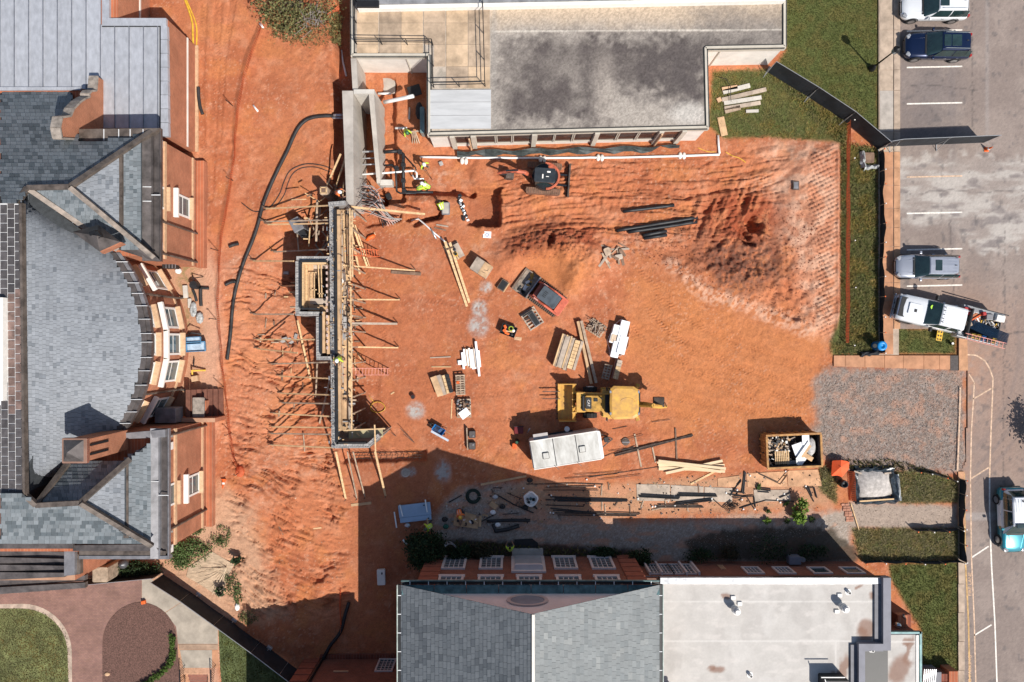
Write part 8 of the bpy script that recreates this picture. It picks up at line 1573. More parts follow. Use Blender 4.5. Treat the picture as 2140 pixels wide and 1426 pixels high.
for k,(lab, items, m_, r) in enumerate((('bundle of dark bars at the shadow edge, upper rows',[[(1100,1012),(1195,1010),(1260,1012)],[(1140,1018),(1240,1016)],[(1135,1024),(1250,1024)]],m_steel,.035),
 ('thick bundle of grey bars crossing the shadow edge',[[(1150,1038),(1310,1044)],[(1160,1041),(1312,1045)],[(1140,1044),(1310,1047)],[(1165,1047),(1300,1048)]],m_black,.05),
 ('row of bars on sleepers under the tan gravel edge',[[(1160,1072),(1335,1075)],[(1165,1076),(1330,1078)],[(1180,1070),(1338,1073)]],m_steel,.04),
 ('long grey bar bundle on the plywood, western one',[[(1334,1035),(1420,1040)],[(1336,1038),(1418,1042)],[(1340,1033),(1420,1038)]],m_black,.05),
 ('long grey bar bundle on the plywood, upper eastern one',[[(1415,1033),(1497,1035)],[(1412,1036),(1498,1037)],[(1418,1031),(1496,1033)]],m_black,.05),
 ('long grey bar bundle on the plywood, lower eastern one',[[(1410,1052),(1470,1043),(1488,1043)],[(1412,1054),(1487,1046)],[(1414,1050),(1485,1042)]],m_black,.05),
 ('southern bar bundle with white caps by the gravel',[[(1368,1057),(1468,1058)],[(1370,1060),(1470,1060)],[(1375,1055),(1460,1055)]],m_steel,.04),
 ('bars in deep shade beside the white bulk bag',[[(1150,1062),(1270,1074)],[(1155,1066),(1250,1072)],[(1140,1055),(1220,1058)]],m_black,.04),
 ('bent bars around the wire tangle by the gravel',[[(1520,1032),(1560,1038),(1575,1062)],[(1525,1026),(1556,1030)],[(1490,1043),(1510,1061),(1527,1045)],[(1545,1062),(1600,1045),(1660,1048)],[(1575,1038),(1578,1060)],[(1530,1040),(1575,1036)]],m_black,.045),
 ('W bent bar pair on the orange plywood',[[(1580,986),(1625,1007),(1643,986)],[(1585,990),(1630,1012),(1645,992)],[(1642,986),(1648,982)]],m_steel,.03),
 ('short dark bars on the sunny ground by the netting',[[(1684,1018),(1692,1033),(1700,1048)],[(1688,1016),(1696,1036)],[(1680,1020),(1700,1018),(1706,1040)]],m_black,.05),
 ('bars and cut angle lying by the small weeds',[[(1580,1022),(1610,1026)],[(1583,1027),(1606,1029)],[(1628,1040),(1650,1030),(1653,1022)],[(1580,1018),(1610,1022)]],m_black,.045),
 ('dark bars in shade east of the dark hose coil',[[(1030,1020),(1050,1019)],[(1028,1022),(1030,1030)],[(1060,1030),(1090,1042)],[(1050,1075),(1085,1072)]],m_steel,.04),
 ('leaning black bars near the weeds',[[(1555,985),(1550,1030)],[(1557,986),(1553,1032)],[(1540,1014),(1548,1004)],[(1525,1036),(1548,1002)]],m_black,.055))):
 rebars('rebar_bundle', lab, items, m_, r, 'steel bars on the south side')
t=thing('wire_tangle', G(1532,1055), 'tangle of thin black wire beside the gravel', 'wire'); mb=MB(); rng=random.Random(12)
for k in range(16): c=G(1532+rng.uniform(-9,9),1056+rng.uniform(-6,6),.1); rx=rng.uniform(.12,.42); mb.tube([c+Vector((rx*math.cos(a),rx*.6*math.sin(a),.05*math.sin(2*a+k))) for a in np.linspace(0,5.6,11)],.014,4)
o=mb.build('wire', m_black, t)
SL=[((1271,1008),(1273,1024)),((1258,1014),(1257,1036)),((1340,1060),(1345,1045)),((1285,1058),(1291,1048)),((1258,1066),(1258,1046)),((1265,1076),(1264,1054)),((1317,1078),(1316,1054)),((1391,1062),(1390,1044)),((1437,1068),(1437,1050)),((1459,1012),(1460,1030)),((1376,1020),(1372,1010)),((1362,1066),(1390,1060)),((1390,1044),(1408,1040))]
for k,(a, b) in enumerate(SL): board(a, b,.08,.07, m_wood if k % 3 else m_woodd, 'short timber skid under the steel bars on the south side',.0, name='skid', cat='skid', group='timber skids under the bars')
PS=[((1330,1012),(1400,1013),(1400,1047),(1331,1047)),((1402,1014),(1470,1017),(1470,1046),(1402,1047)),((1472,1018),(1530,1020),(1530,1050),(1472,1048)),((1500,1000),(1545,994),(1548,1018),(1500,1017)),((1560,990),(1643,985),(1645,1017),(1562,1018)),((1645,984),(1708,981),(1718,1016),(1647,1017)),((1575,1024),(1650,1024),(1652,1048),(1576,1048))]
for k, q in enumerate(PS):
 V=[G(*p,.03) for p in q]; z=max(v.z for v in V); 
 MB().prism([(v.x,v.y) for v in V], z-.03, z+.0).build('plywood_sheet', m_plyg if k in (0,1,2,6) else mat('clay_stained_plywood',(.56,.32,.18),.9,.25,1.3, rnd=.06) if 'clay_stained_plywood' not in MATS else MATS['clay_stained_plywood'], label=['grey plywood sheet under the western grey bars','grey plywood sheet under the eastern grey bars','dusty plywood sheet left of the wire tangle','small clay stained plywood sheet under the leaning black bars','clay stained plywood sheet under the W bent bars','clay stained plywood sheet nearest the skip corner','weathered plywood sheet beside the small weeds'][k], cat='plywood', group='plywood sheets on the ground')
for k,(x, y) in enumerate(((1226,1002),(1243,1016),(1333,1042),(1409,1037),(1363,1059),(1369,1058),(1410,1056),(1487,1042),(1517,1030),(1550,1044),(1577,1064),(1641,985),(1583,1016),(1638,1032),(1624,1044),(1630,1050),(1567,994),(1150,1071),(1156,1072),(1255,1083),(1241,1076),(1152,1035),(1094,1020),(1553,1064),(1683,1016),(1540,1024))):
 MB().rbox(G(x,y,.07),(.13,.12,.10),.04, rz=k).build('bar_cap', m_pvc, label='small white plastic cap on a steel bar end south of the yard', cat='cap', group='white bar caps')
# shade-side clutter
t=stackthing('metal_sheet',868,1068, R(6.5), 'large pale blue metal door panel lying on the ground in shade', 'panel'); m_bp=mat('pale_blue_metal',(.30,.42,.56),.5,.08,1.2)
MB().rbox((0,.13,.22),(2.48,.95,.12),.02, top=.01).build('upper_leaf', m_bp, t, local=True); MB().rbox((.0,-.55,.21),(2.42,.38,.12),.02, top=.01).build('lower_leaf', m_bp, t, local=True); MB().box((0,0,.08),(2.2,1.2,.16)).build('bearer', m_woodd, t, local=True)
for x, y in ((.75,.42),(1.0,-.6)): MB().rbox((x,y,.30),(.12,.08,.04),.02).build('hinge', m_trim, t, local=True)
board((890,1042),(894,1068),.09,.08, m_pvc, 'white batten standing up over the right end of the blue panel',.35); board((837,1053),(843,1077),.09,.04, m_pvc, 'thin white batten lying across the blue panel',.32); board((824,1070),(829,1103),.10,.05, m_pvc, 'thin white batten lying left of the blue panel'); board((894,1082),(898,1108),.09,.05, m_woodn, 'pale batten held by the worker at the blue panel',.3)
MB().rbox(P(797,1206,.2),(.62,1.2,.3),.06, rz=.04).build('white_crate', m_creamw, label='pale rectangular box standing in the shaded cutting', cat='box'); MB().rbox(P(798,1199,.38),(.1,.16,.06),.02).build('loose_strap', m_trim, label='dark strap on the pale box in the shaded cutting', cat='strap')
t=thing('hose_coil', G(989,1037), 'coil of dark green hose lying in the shade', 'hose coil')
for k in range(6): r=.36+.04*k; MB().tube([G(989,1037,.05)+Vector((r*math.cos(a),r*math.sin(a),.03*(k % 3)+.02*math.sin(3*a))) for a in np.linspace(0,2*math.pi*.98,26)],.033,6).build('loop', mat('dark_green_hose',(.015,.030,.020),.5,.2,3.) if k == 0 else MATS['dark_green_hose'], t)
t=thing('bulk_bag', G(1109,1040), 'open white bulk bag full of dark scrap in the shade', 'bag'); g=G(1109,1040)
MB().loft([[g+Vector((r*math.cos(a)*(1+.08*math.sin(5*a+z)), r*math.sin(a)*(1+.08*math.cos(4*a)), z)) for a in np.linspace(0,2*math.pi,18,endpoint=False)] for r, z in ((.42,.0),(.55,.3),(.56,.62),(.46,.66),(.40,.45))]).build('bag_body', m_pvc, t)
for k in range(7): MB().rbox(g+Vector((random.uniform(-.25,.25),random.uniform(-.25,.25),.52)),(.22,.16,.12),.05, rz=k).build('scrap',[m_trim,m_verd,m_copper][k % 3], t)
t=stackthing('work_bench',975,1088, R(-8), 'low plywood work bench covered with tools and cut blocks in the shade', 'bench'); MB().rbox((0,0,.35),(1.9,.85,.06),.02).build('bench_top', m_ply, t, local=True); MB().rbox((0,0,.15),(1.6,.6,.3),.03).build('bench_base', m_woodd, t, local=True); rng=random.Random(30)
for k in range(9): MB().rbox((rng.uniform(-.8,.7),rng.uniform(-.3,.3),.43),(rng.uniform(.1,.35),rng.uniform(.08,.2),.1),.03, rz=rng.uniform(0,3)).build('tool',[m_trim,m_woodd,m_pvc][k % 3], t, local=True)
for a, b, w, lab in (((972,1072),(995,1078),.32,'plywood offcut north of the shaded work bench'),((1005,1075),(1003,1098),.2,'upright plywood strip right of the shaded work bench'),((1025,1050),(1038,1060),.4,'cut cardboard box in the shade below the hose coil'),((1008,1076),(1020,1078),.12,'small crosswise board by the plywood strip'),((984,1080),(1000,1090),.10,'narrow pale offcut on the shaded work bench')): board(a, b, w,.05 if 'box' not in lab else .22, m_ply if 'pale' not in lab else m_woodn, lab,.02 if 'bench' not in lab.split(' on ')[-1] else .42)
for pts, r, lab in (([(1017,1089),(1060,1087),(1108,1087)],.12,'black corrugated pipe lying in shade east of the work bench'),([(1031,1095),(1036,1110),(1060,1106),(1085,1098)],.15,'fat black elbow pipe in shade near the wall'),([(1040,1035),(1075,1055),(1115,1072)],.05,'thin dark bar lying diagonally in shade'),([(1000,1094),(1035,1074)],.04,'thin rod leaning beside the plywood strip'),([(938,1050),(965,1035)],.04,'thin dark rod beside the hose coil')): pipe(pts, r, m_black, lab, 'black_pipe')
for k,(x, y, m_, lab) in enumerate(((932,1100,mat('green_tarp',(.02,.12,.08),.6,.2,3.),'dark green bag left of the shaded work bench'),(1035,1038,m_galv,'pale grey fitting in shade right of the hose coil'),(1030,1070,m_pvc,'crumpled white packaging in shade by the cardboard box'),(1050,1058,m_trim,'dark bucket in shade right of the cardboard box'),(1085,1053,m_woodd,'brown sack in shade left of the bulk bag'),(1098,1060,m_trim,'black case in shade below the bulk bag'),(1107,1003,m_trim,'black bucket at the shadow edge above the bulk bag'),(930,1085,m_trim,'dark tool bag left of the kneeling worker in orange'),(852,1097,m_galv,'small grey tool lying below the blue panel'),(1040,1096,m_pvc,'white fitting by the black corrugated pipe'))):
 MB().ball(G(x,y,.12),(.24,.2,.18),9,6).build('loose_item', m_, label=lab, cat='item')
t=thing('foam_sheet', G(940,1136), 'pale bent sheet wedged between the evergreen and the hedge', 'sheet'); MB().loft([[P(928+k*4,1137-6*math.sin(k*.6),.9+.1*k), P(930+k*4,1144-6*math.sin(k*.6),.8)] for k in range(7)], closed=False, caps=False).build('sheet', m_pvc, t)
board((843,1127),(852,1138),.16,.05, m_pvc, 'white offcut lying left of the evergreen shrub',.1)
MB().prism(pxw([(1075,1128),(1112,1126),(1124,1135),(1125,1156),(1075,1156)],.06),.0,.07).build('black_mat', m_trim, label='black plastic mat on the ground beside the worker with raised arms', cat='mat')
# gear in the trailer's shade
t=thing('generator', G(1083,897), 'dark red generator on wheels in the shade of the trailer', 'generator'); MB().rbox(G(1084,897,.4),(.7,.55,.6),.08).build('casing', mat('dark_red_paint',(.14,.012,.015),.4,.2,3.), t); MB().tube([G(1074,889,.75),G(1094,889,.75)],.03,6).build('handle', m_trim, t); MB().rbox(G(1076,897,.3),(.12,.3,.3),.04).build('engine_panel', m_orange, t)
t=thing('propane_tank', G(1078,925), 'dark gas bottle with green valve in the trailer shade', 'gas bottle'); MB().lathe(G(1080,922),[(.18,.0),(.2,.1),(.2,.45),(.1,.6),(.06,.66)],14).build('bottle', m_trim, t, smooth=True); MB().cyl(G(1080,922,.62),.1,.08,12).build('valve_guard', mat('green_paint',(.02,.10,.05),.5,.1,4.), t)
MB().rbox(G(1075,931,.2),(.34,.42,.35),.08).build('orange_bag', m_orange, label='orange tool bag in the trailer shade', cat='bag'); pipe([(1102,905,.3),(1107,896,.8)],.05, m_galv, 'short grey tube leaning at the trailer corner')
t=thing('cable_reel', G(1185,897), 'small round white reel standing against the trailer side', 'reel'); MB().cyl(Vector((P(1185,897,1.).x,P(1185,897,1.).y,.9)),.2,.12,16).build('reel', m_pvc, t)
t=thing('saw', G(1307,923), 'dark round saw guard lying on the clay behind the trailer hitch', 'saw'); MB().cyl(G(1307,923,.03),.3,.08,18).build('guard', m_steel, t); MB().bar(G(1300,924,.1), G(1316,924,.1),.08,.08).build('motor', m_copperl, t)
# east side odds and ends
t=thing('orange_canopy', P(1756,982,.0), 'crumpled orange tarp tent hung over stakes beside the wrapped sand heap', 'tarp')
m_otarp=mat('orange_tarp',(.82,.115,.03),.6,.12,1.5)
c=P(1757,976,.9); rim=[P(1739,963,.5),P(1758,962,.75),P(1775,965,.6),P(1774,980,.55),P(1760,997,.3),P(1750,994,.35),P(1737,995,.4)]; MB().add([c]+rim,[(0,(k+1) % 7+1,k+1) for k in range(7)]).build('tarp', m_otarp, t)
for x, y in ((1740,964),(1774,966),(1757,976),(1738,994)): MB().bar(P(x,y,0), P(x,y,.95),.04).build('stake', m_woodd, t)
t=thing('drain_barrel', P(1757,1009,.0), 'shiny black barrel in the grass below the orange tarp', 'barrel'); MB().lathe(P(1757,1009,0),[(.26,0),(.30,.2),(.30,.5),(.26,.7),(.22,.7),(.22,.5)],16).build('barrel', m_black, t, smooth=True)
t=thing('sand_box', P(1822,1013,.0), 'black plastic lined pit heaped with grey sand', 'sand pit'); m_sand=mat('grey_sand',(.46,.42,.385),.95,.25,3.,.5,12.); m_poly=mat('black_polythene',(.03,.04,.05),.22,.4,4.,.4,8.)
rr=[]
for k in range(6):
 s=k/5; rr.append([P(1822+(x-1822)*(1-s*.9)+random.uniform(-1,1),1012+(y-1012)*(1-s*.9)+random.uniform(-1,1),.12+.40*math.sin(s*1.57)) for x, y in ((1790,982),(1805,979),(1822,978),(1845,980),(1862,984),(1864,1000),(1866,1030),(1852,1042),(1822,1043),(1795,1042),(1789,1025),(1788,1000))])
MB().loft(rr).build('sand', m_sand, t, smooth=True)
def crumple(a, b, w, n, seed):
 rng=random.Random(seed); rows=[]
 for k in range(n+1): p=P(a[0]+(b[0]-a[0])*k/n, a[1]+(b[1]-a[1])*k/n,0); d=(P(*b)-P(*a)).normalized(); nn=Vector((-d.y,d.x,0)); rows.append([p+nn*(w*(j/4-.5))*rng.uniform(.7,1.4)+Vector((0,0,.06+.34*math.sin(math.pi*j/4)*rng.uniform(.5,1.2))) for j in range(5)])
 return MB().loft(rows, closed=False, caps=False)
for k,(a, b) in enumerate((((1783,980),(1790,1048)),((1858,985),(1872,1048)),((1784,981),(1865,981)),((1788,1046),(1870,1044)))): crumple(a, b,.55,9, k+3).build('plastic_liner', m_poly, t)
MB().bar(P(1796,1048,.4), P(1868,1043,.4),.1,.08).build('edge_board', m_woodn, t); MB().bar(P(1785,985,.35), P(1800,990,.35),.12,.08).build('edge_board', m_plyg, t); MB().bar(P(1848,990,.35), P(1862,988,.35),.12,.08).build('edge_board', m_plyg, t)
crumple((1872,990),(1878,1045),.3,8,22).build('loose_plastic', mat('clear_polythene',(.42,.43,.42),.3,.4,5.), label='strip of pale torn plastic in the weeds beside the sand pit', cat='plastic')
board((1777,1052),(1794,1107),.07,.07, m_woodn, 'thin timber kerb strip at the end of the brick patch',.03); bp_=thing('brick_patch', P(1768,1070,.03), 'small patch of reddish paving bricks beside the timber strip', 'brick paving')
for r_ in range(7):
 for k in range(2): MB().box(P(1762+k*8+(r_ % 2)*2+r_*1.6,1055+r_*5.5,.05),(.27,.17,.06), rz=.05).build('brick', mat('paving_stretcher',(.42,.20,.13),.9,.2,4., rnd=.15) if 'paving_stretcher' not in MATS else MATS['paving_stretcher'], bp_)
t=thing('recycling_bin', P(1826,721,.0), 'round blue recycling bin with a dark mouth in the grass strip corner', 'bin'); MB().lathe(P(1828,723,0),[(.30,0),(.34,.1),(.36,1.0),(.38,1.02)],18).build('bin_body', m_bluep, t, smooth=True); MB().lathe(P(1828,723,0),[(.38,1.02),(.36,1.12),(.17,1.14),(.15,1.06)],18).build('lid', mat('bright_blue',(.01,.22,.55),.35,.1,3.), t, smooth=True); MB().cyl(P(1828,723,1.05),.16,.03,14).build('mouth', m_trim, t)
t=thing('black_tarp_roll', P(1812,740,.0), 'black tarp gathered along the end of the grass strip', 'tarp'); crumple((1796,741),(1834,736),.4,8,41).build('tarp', m_scr, t)
t=thing('storm_drain', P(1812,342,.0), 'plastic wrapped storm drain in the grass strip near the fence corner', 'drain'); MB().rbox(P(1814,330,.1),(.9,.8,.2),.1).build('drain_box', m_woodd, t); crumple((1800,318),(1803,352),.35,6,51).build('plastic_wrap', MATS['clear_polythene'], t); crumple((1803,352),(1832,349),.35,6,52).build('plastic_wrap', MATS['clear_polythene'], t)
def cone(px, py, label, z=0., tip=0.):
 g=P(px,py,z) if z is not None else G(px,py); t=thing('traffic_cone', g, label, 'traffic cone', 'traffic cones'); t.rotation_euler=(tip,0,0)
 MB().rbox((0,0,.02),(.36,.36,.04),.04).build('cone_base', m_orange, t, local=True); MB().lathe((0,0,.04),[(.14,0),(.03,.66)],12).build('cone_body', m_orange, t, local=True); MB().lathe((0,0,.04),[(.112,.22),(.086,.36)],12).build('cone_band', m_white, t, local=True); MB().lathe((0,0,.04),[(.116,.2),(.114,.22)],12).build('cone_ring', m_orange, t, local=True)
cone(2061,313, 'orange traffic cone at the end of the car park fence',.01); cone(468,1002, 'orange traffic cone lying tipped on the bank by the netting roll', None,1.2)
for k,(x0, y0, x1, y1, w, m_, lab) in enumerate(((1508,188,1540,183,.34,m_stone,'short yellowish stone rail, northernmost in the grass'),(1510,194,1566,180,.40,m_castl,'pale smooth stone rail, second from the north in the grass'),(1508,210,1600,188,.36,m_plyg,'long mossy stone rail across the middle of the grass stack'),(1512,217,1590,205,.36,m_castl,'long pale stone rail below the mossy one'),(1513,228,1588,216,.34,m_plyg,'grassed over stone rail, second from the south'),(1514,234,1546,226,.40,m_wood,'broken brownish stone rail at the south west of the stack'),(1558,234,1584,233,.26,m_castl,'short pale stone rail lying apart to the south'),(1498,212,1506,208,.40,m_stone,'stone rail stub at the west end of the stack'))):
 a, b=P(x0,y0,-.02), P(x1,y1,-.02); MB().bar(a, b, w*.85,.3).build('stone_rail', m_, label=lab, cat='stone rail', group='stone rails in the grass')
MB().bar(P(1506,245,.08), P(1514,284,.08),.52,.05).build('plywood_offcut', m_ply, label='orange plywood offcut lying in the grass beside the building corner', cat='plywood')
pipe([(1500,165),(1515,168),(1524,185),(1525,215)],.025, m_black, 'thin black cable looped over the stone rails', 'cable', 'cable', dz=.3)
pipe(smooth_px([(1458,309),(1478,317),(1495,318)]),.025, m_yel, 'yellow rope leading to the elbow of the white pipe', 'rope', 'rope'); pipe(smooth_px([(1516,318),(1530,326),(1545,331),(1558,340)]),.03, m_yel, 'yellow rope trailing away east of the white pipe', 'rope', 'rope')
pipe(smooth_px([(387,0),(396,24),(403,50),(404,75),(405,107)]),.07, m_yel, 'yellow gas pipe running down the top edge by the annex, left strand', 'gas_pipe', 'pipe'); pipe(smooth_px([(390,0),(401,26),(410,50),(412,70),(411,107)]),.05, m_yel, 'yellow gas pipe running down the top edge by the annex, right strand', 'gas_pipe', 'pipe')
# small plant beside the hall
t=stackthing('blue_cart',414,718, R(3), 'pair of light blue plastic carts parked against the bay wall', 'cart')
for x, y, dx, dy in ((-.05,.22,1.2,.55),(.1,-.25,1.55,.75)): m_bl=MATS.get('light_blue_plastic') or mat('light_blue_plastic',(.10,.27,.45),.4,.2,3.); MB().loft([[Vector((x+a*dx/2*k,y+b_*dy/2*k,z)) for a, b_ in ((-1,-1),(1,-1),(1,1),(-1,1))] for z, k in ((.25,.8),(.75,1.),(.75,.9),(.55,.84))]).build('tray', m_bl, t, local=True); MB().box((x,y,.6),(dx*.82,dy*.8,.02)).build('tray_floor', mat('pale_blue_floor',(.42,.52,.62),.4,.2,3.) if 'pale_blue_floor' not in MATS else MATS['pale_blue_floor'], t, local=True)
for k in range(2): MB().tube([(-.6,.55+k*.12,.7),(.0,.85-k*.1,1.0),(.6,.6+k*.1,.7)],.03,6).build('handle', m_black, t, local=True)
t=stackthing('yellow_breaker',418,774, R(0), 'yellow jackhammer leaning beside a cardboard box at the bay wall', 'jackhammer'); MB().tube([(-.3,.0,.5),(.5,.0,.15)],.07,8).build('body', m_yel, t, local=True); MB().tube([(-.35,-.3,.5),(-.35,.05,.55)],.06,8).build('handle', m_yel, t, local=True); MB().tube([(-.35,.3,.3),(-.35,.9,.2)],.05,6).build('chisel', m_black, t, local=True)
MB().rbox(G(411,791,.2),(.5,.42,.4),.03, rz=.2).build('cardboard_box', m_stone, label='open cardboard box below the yellow jackhammer', cat='box')
t=stackthing('tripod',408,588, R(20), 'tipped black bin and folded tripod beside the hall bay', 'tripod'); MB().cyl((0,-.35,.0),.3,.6,14).build('bin', m_black, t, local=True)
for k in range(3): MB().tube([(.2,.1,.7),(.2+.5*math.cos(k*2.1),.1+.5*math.sin(k*2.1),.03)],.035,6).build('leg', m_trim, t, local=True)
MB().ball(G(376,567,.25),(.24,.24,.28),10,7).build('white_bucket', m_pvc, label='round white bucket below the black window grille', cat='bucket'); MB().rbox(G(389,610,.1),(.34,.95,.18),.03, rz=.08).build('splash_block', m_castl, label='pale splash block below the northern bay downpipe', cat='splash block'); MB().rbox(G(398,634,.1),(.25,.7,.18),.03, rz=.05).build('splash_block', m_castl, label='narrow pale splash block just south of the first', cat='splash block')
t=stackthing('wire_cage',420,672,0., 'clear plastic sack and wire roll on the weeds below the offcuts', 'sack'); MB().ball((0,.25,.2),(.3,.45,.2),9,6).build('sack', MATS['clear_polythene'], t, local=True); MB().ball((-.5,.9,.18),(.28,.6,.16),9,6).build('sack', MATS['clear_polythene'], t, local=True)
t=thing('porch_lantern', P(258,1178,1.), 'round black iron lantern below the hall gutter', 'lantern'); q=P(258,1178,3.); MB().lathe(q,[(.05,-1.9),(.08,-.4),(.3,-.2),(.36,.1),(.18,.2),(.06,.35)],14).build('lantern_body', mat('grey_iron',(.10,.10,.105),.4,.2,3., metal=.4), t, smooth=True)
m_straw=mat('straw_mat',(.52,.38,.255),.95,.25,2.,.7,30., stretch=(1,4,1)); V=[G(*p,.06) for p in ((443,1152),(490,1180),(482,1195),(462,1250),(420,1222),(390,1205),(395,1185))]; o=MB().add([(v.x,v.y,v.z) for v in V]+[tuple(sum((v for v in V), Vector())/7+Vector((0,0,.12)))],[((k+1) % 7,7,k)[::-1] for k in range(7)]).build('erosion_mat', m_straw, label='pale straw erosion mat pegged out above the lower black fence', cat='mat')
mb=MB()
for k in range(22): a=R(200-k*6); mb.tube([G(476,1186,.22), G(476-random.uniform(25,75)*abs(math.cos(R(k*8-30))),1186+random.uniform(-10,60)*math.sin(R(k*5+5)),.2)],.016,4)
o=mb.build('straw', mat('straw',(.66,.52,.36),.9,.2,4.), label='loose pale straw strands over the erosion mat', cat='straw', kind='stuff')
MB().ball(G(497,1268,.1),(.2,.3,.15),7,5).build('white_scrap', m_pvc, label='white rag lying on the weedy slope above the lower fence', cat='rag')
MB().rbox(P(866,190,.5),(1.0,.85,.06),.04, rz=.3).build('black_sheet', m_trim, label='black plastic sheet in the shaded corner of the concrete building', cat='sheet'); pipe([(855,250,.1),(856,225,.1)],.07, m_galv, 'grey conduit stub in the shaded corner of the concrete building')
t=thing('rolled_mesh', P(886,250,.3), 'roll of dark mesh and green glass leaning on the west wall of the concrete building', 'roll'); MB().rbox(P(884,255,.6),(.35,2.0,1.0),.1).build('glass_panel', mat('green_glass',(.16,.24,.24),.2,.2,2.), t); MB().ball(P(876,232,.5),(.3,.7,.3),9,6).build('mesh_roll', m_scr, t)
t=thing('saw_horse', G(868,290), 'pair of timber saw horses beside the worker in green', 'saw horse')
for k in range(4): MB().bar(G(862+k*5,300,.05), G(866+k*1.5,280,.7),.07).build('leg', m_wood, t)
MB().bar(G(860,282,.7), G(878,280,.7),.1,.1).build('top_bar', m_wood, t)
t=thing('tool_trail', G(967,440), 'line of black and silver power tools along the west edge of the pit', 'tools'); rng=random.Random(44)
for k in range(16): MB().rbox(G(962+k*.8+rng.uniform(-4,4),410+k*3.4,.12),(rng.uniform(.15,.4),rng.uniform(.12,.3),.2),.05, rz=rng.uniform(0,3)).build('tool',[m_trim,m_galv,m_black,m_pvc][k % 4], t)
t=thing('wash_tub', G(932,437), 'shallow grey metal tub beside the worker at the small trench', 'tub'); MB().rbox(G(932,437,.14),(.62,.95,.28),.06).build('tub', m_copperl, t); MB().rbox(G(932,437,.285),(.48,.8,.02),.05).build('water', m_cast, t)
for a, b, lab in (((908,476),(932,482),'dark timber level lying near the white pipe, lower one'),((912,470),(937,474),'dark timber level lying near the white pipe, upper one')): board(a, b,.10,.06, m_plyg if 'upper' in lab else m_woodd, lab, name='level', cat='level')
for k,(x, y, lab) in enumerate(((813,412,'black valve box by the conduits'),(922,343,'small grey block north of the white hatted worker'),(757,478,'dark tool clipped on the leaning boards'))): MB().rbox(G(x,y,.12) if k < 2 else P(x-18,y+3,2.),(.42,.5,.26) if k == 0 else (.3,.3,.24),.05, rz=.4).build('box', m_trim if k != 1 else m_cmu, label=lab, cat='box')
MB().prism(pxw([(745,165),(826,163),(826,195),(748,190)],-.3),-.5,-.3).build('pit_slab', m_cast, label='dusty concrete slab at the head of the trench by the concrete pit', cat='slab')
# ================================================================ PEOPLE
m_skin_=mat('skin',(.36,.19,.12),.6,.08,6.); m_lime=mat('lime_vest',(.50,.68,.05),.7,.08,6.); m_ovest=mat('orange_vest',(.85,.19,.045),.7,.1,6.); m_denim=mat('dark_work_trousers',(.045,.05,.065),.85,.2,6.); m_khaki=mat('khaki_trousers',(.22,.15,.09),.85,.2,6.); m_boot=mat('work_boot',(.06,.04,.03),.8,.2,6.); m_hatw=mat('white_hard_hat',(.82,.82,.80),.3,.04,5., coat=.3); m_haty=mat('yellow_hard_hat',(.75,.45,.04),.3,.05,5., coat=.3); m_hatd=mat('dark_hard_hat',(.05,.07,.05),.35,.1,5.); m_hatg=mat('green_hard_hat',(.05,.16,.07),.35,.1,5.); m_hair=mat('dark_hair',(.02,.015,.012),.7,.2,8.); m_eye=mat('eye',(.03,.02,.02),.3,.1,5.)
PEOPLE=[]
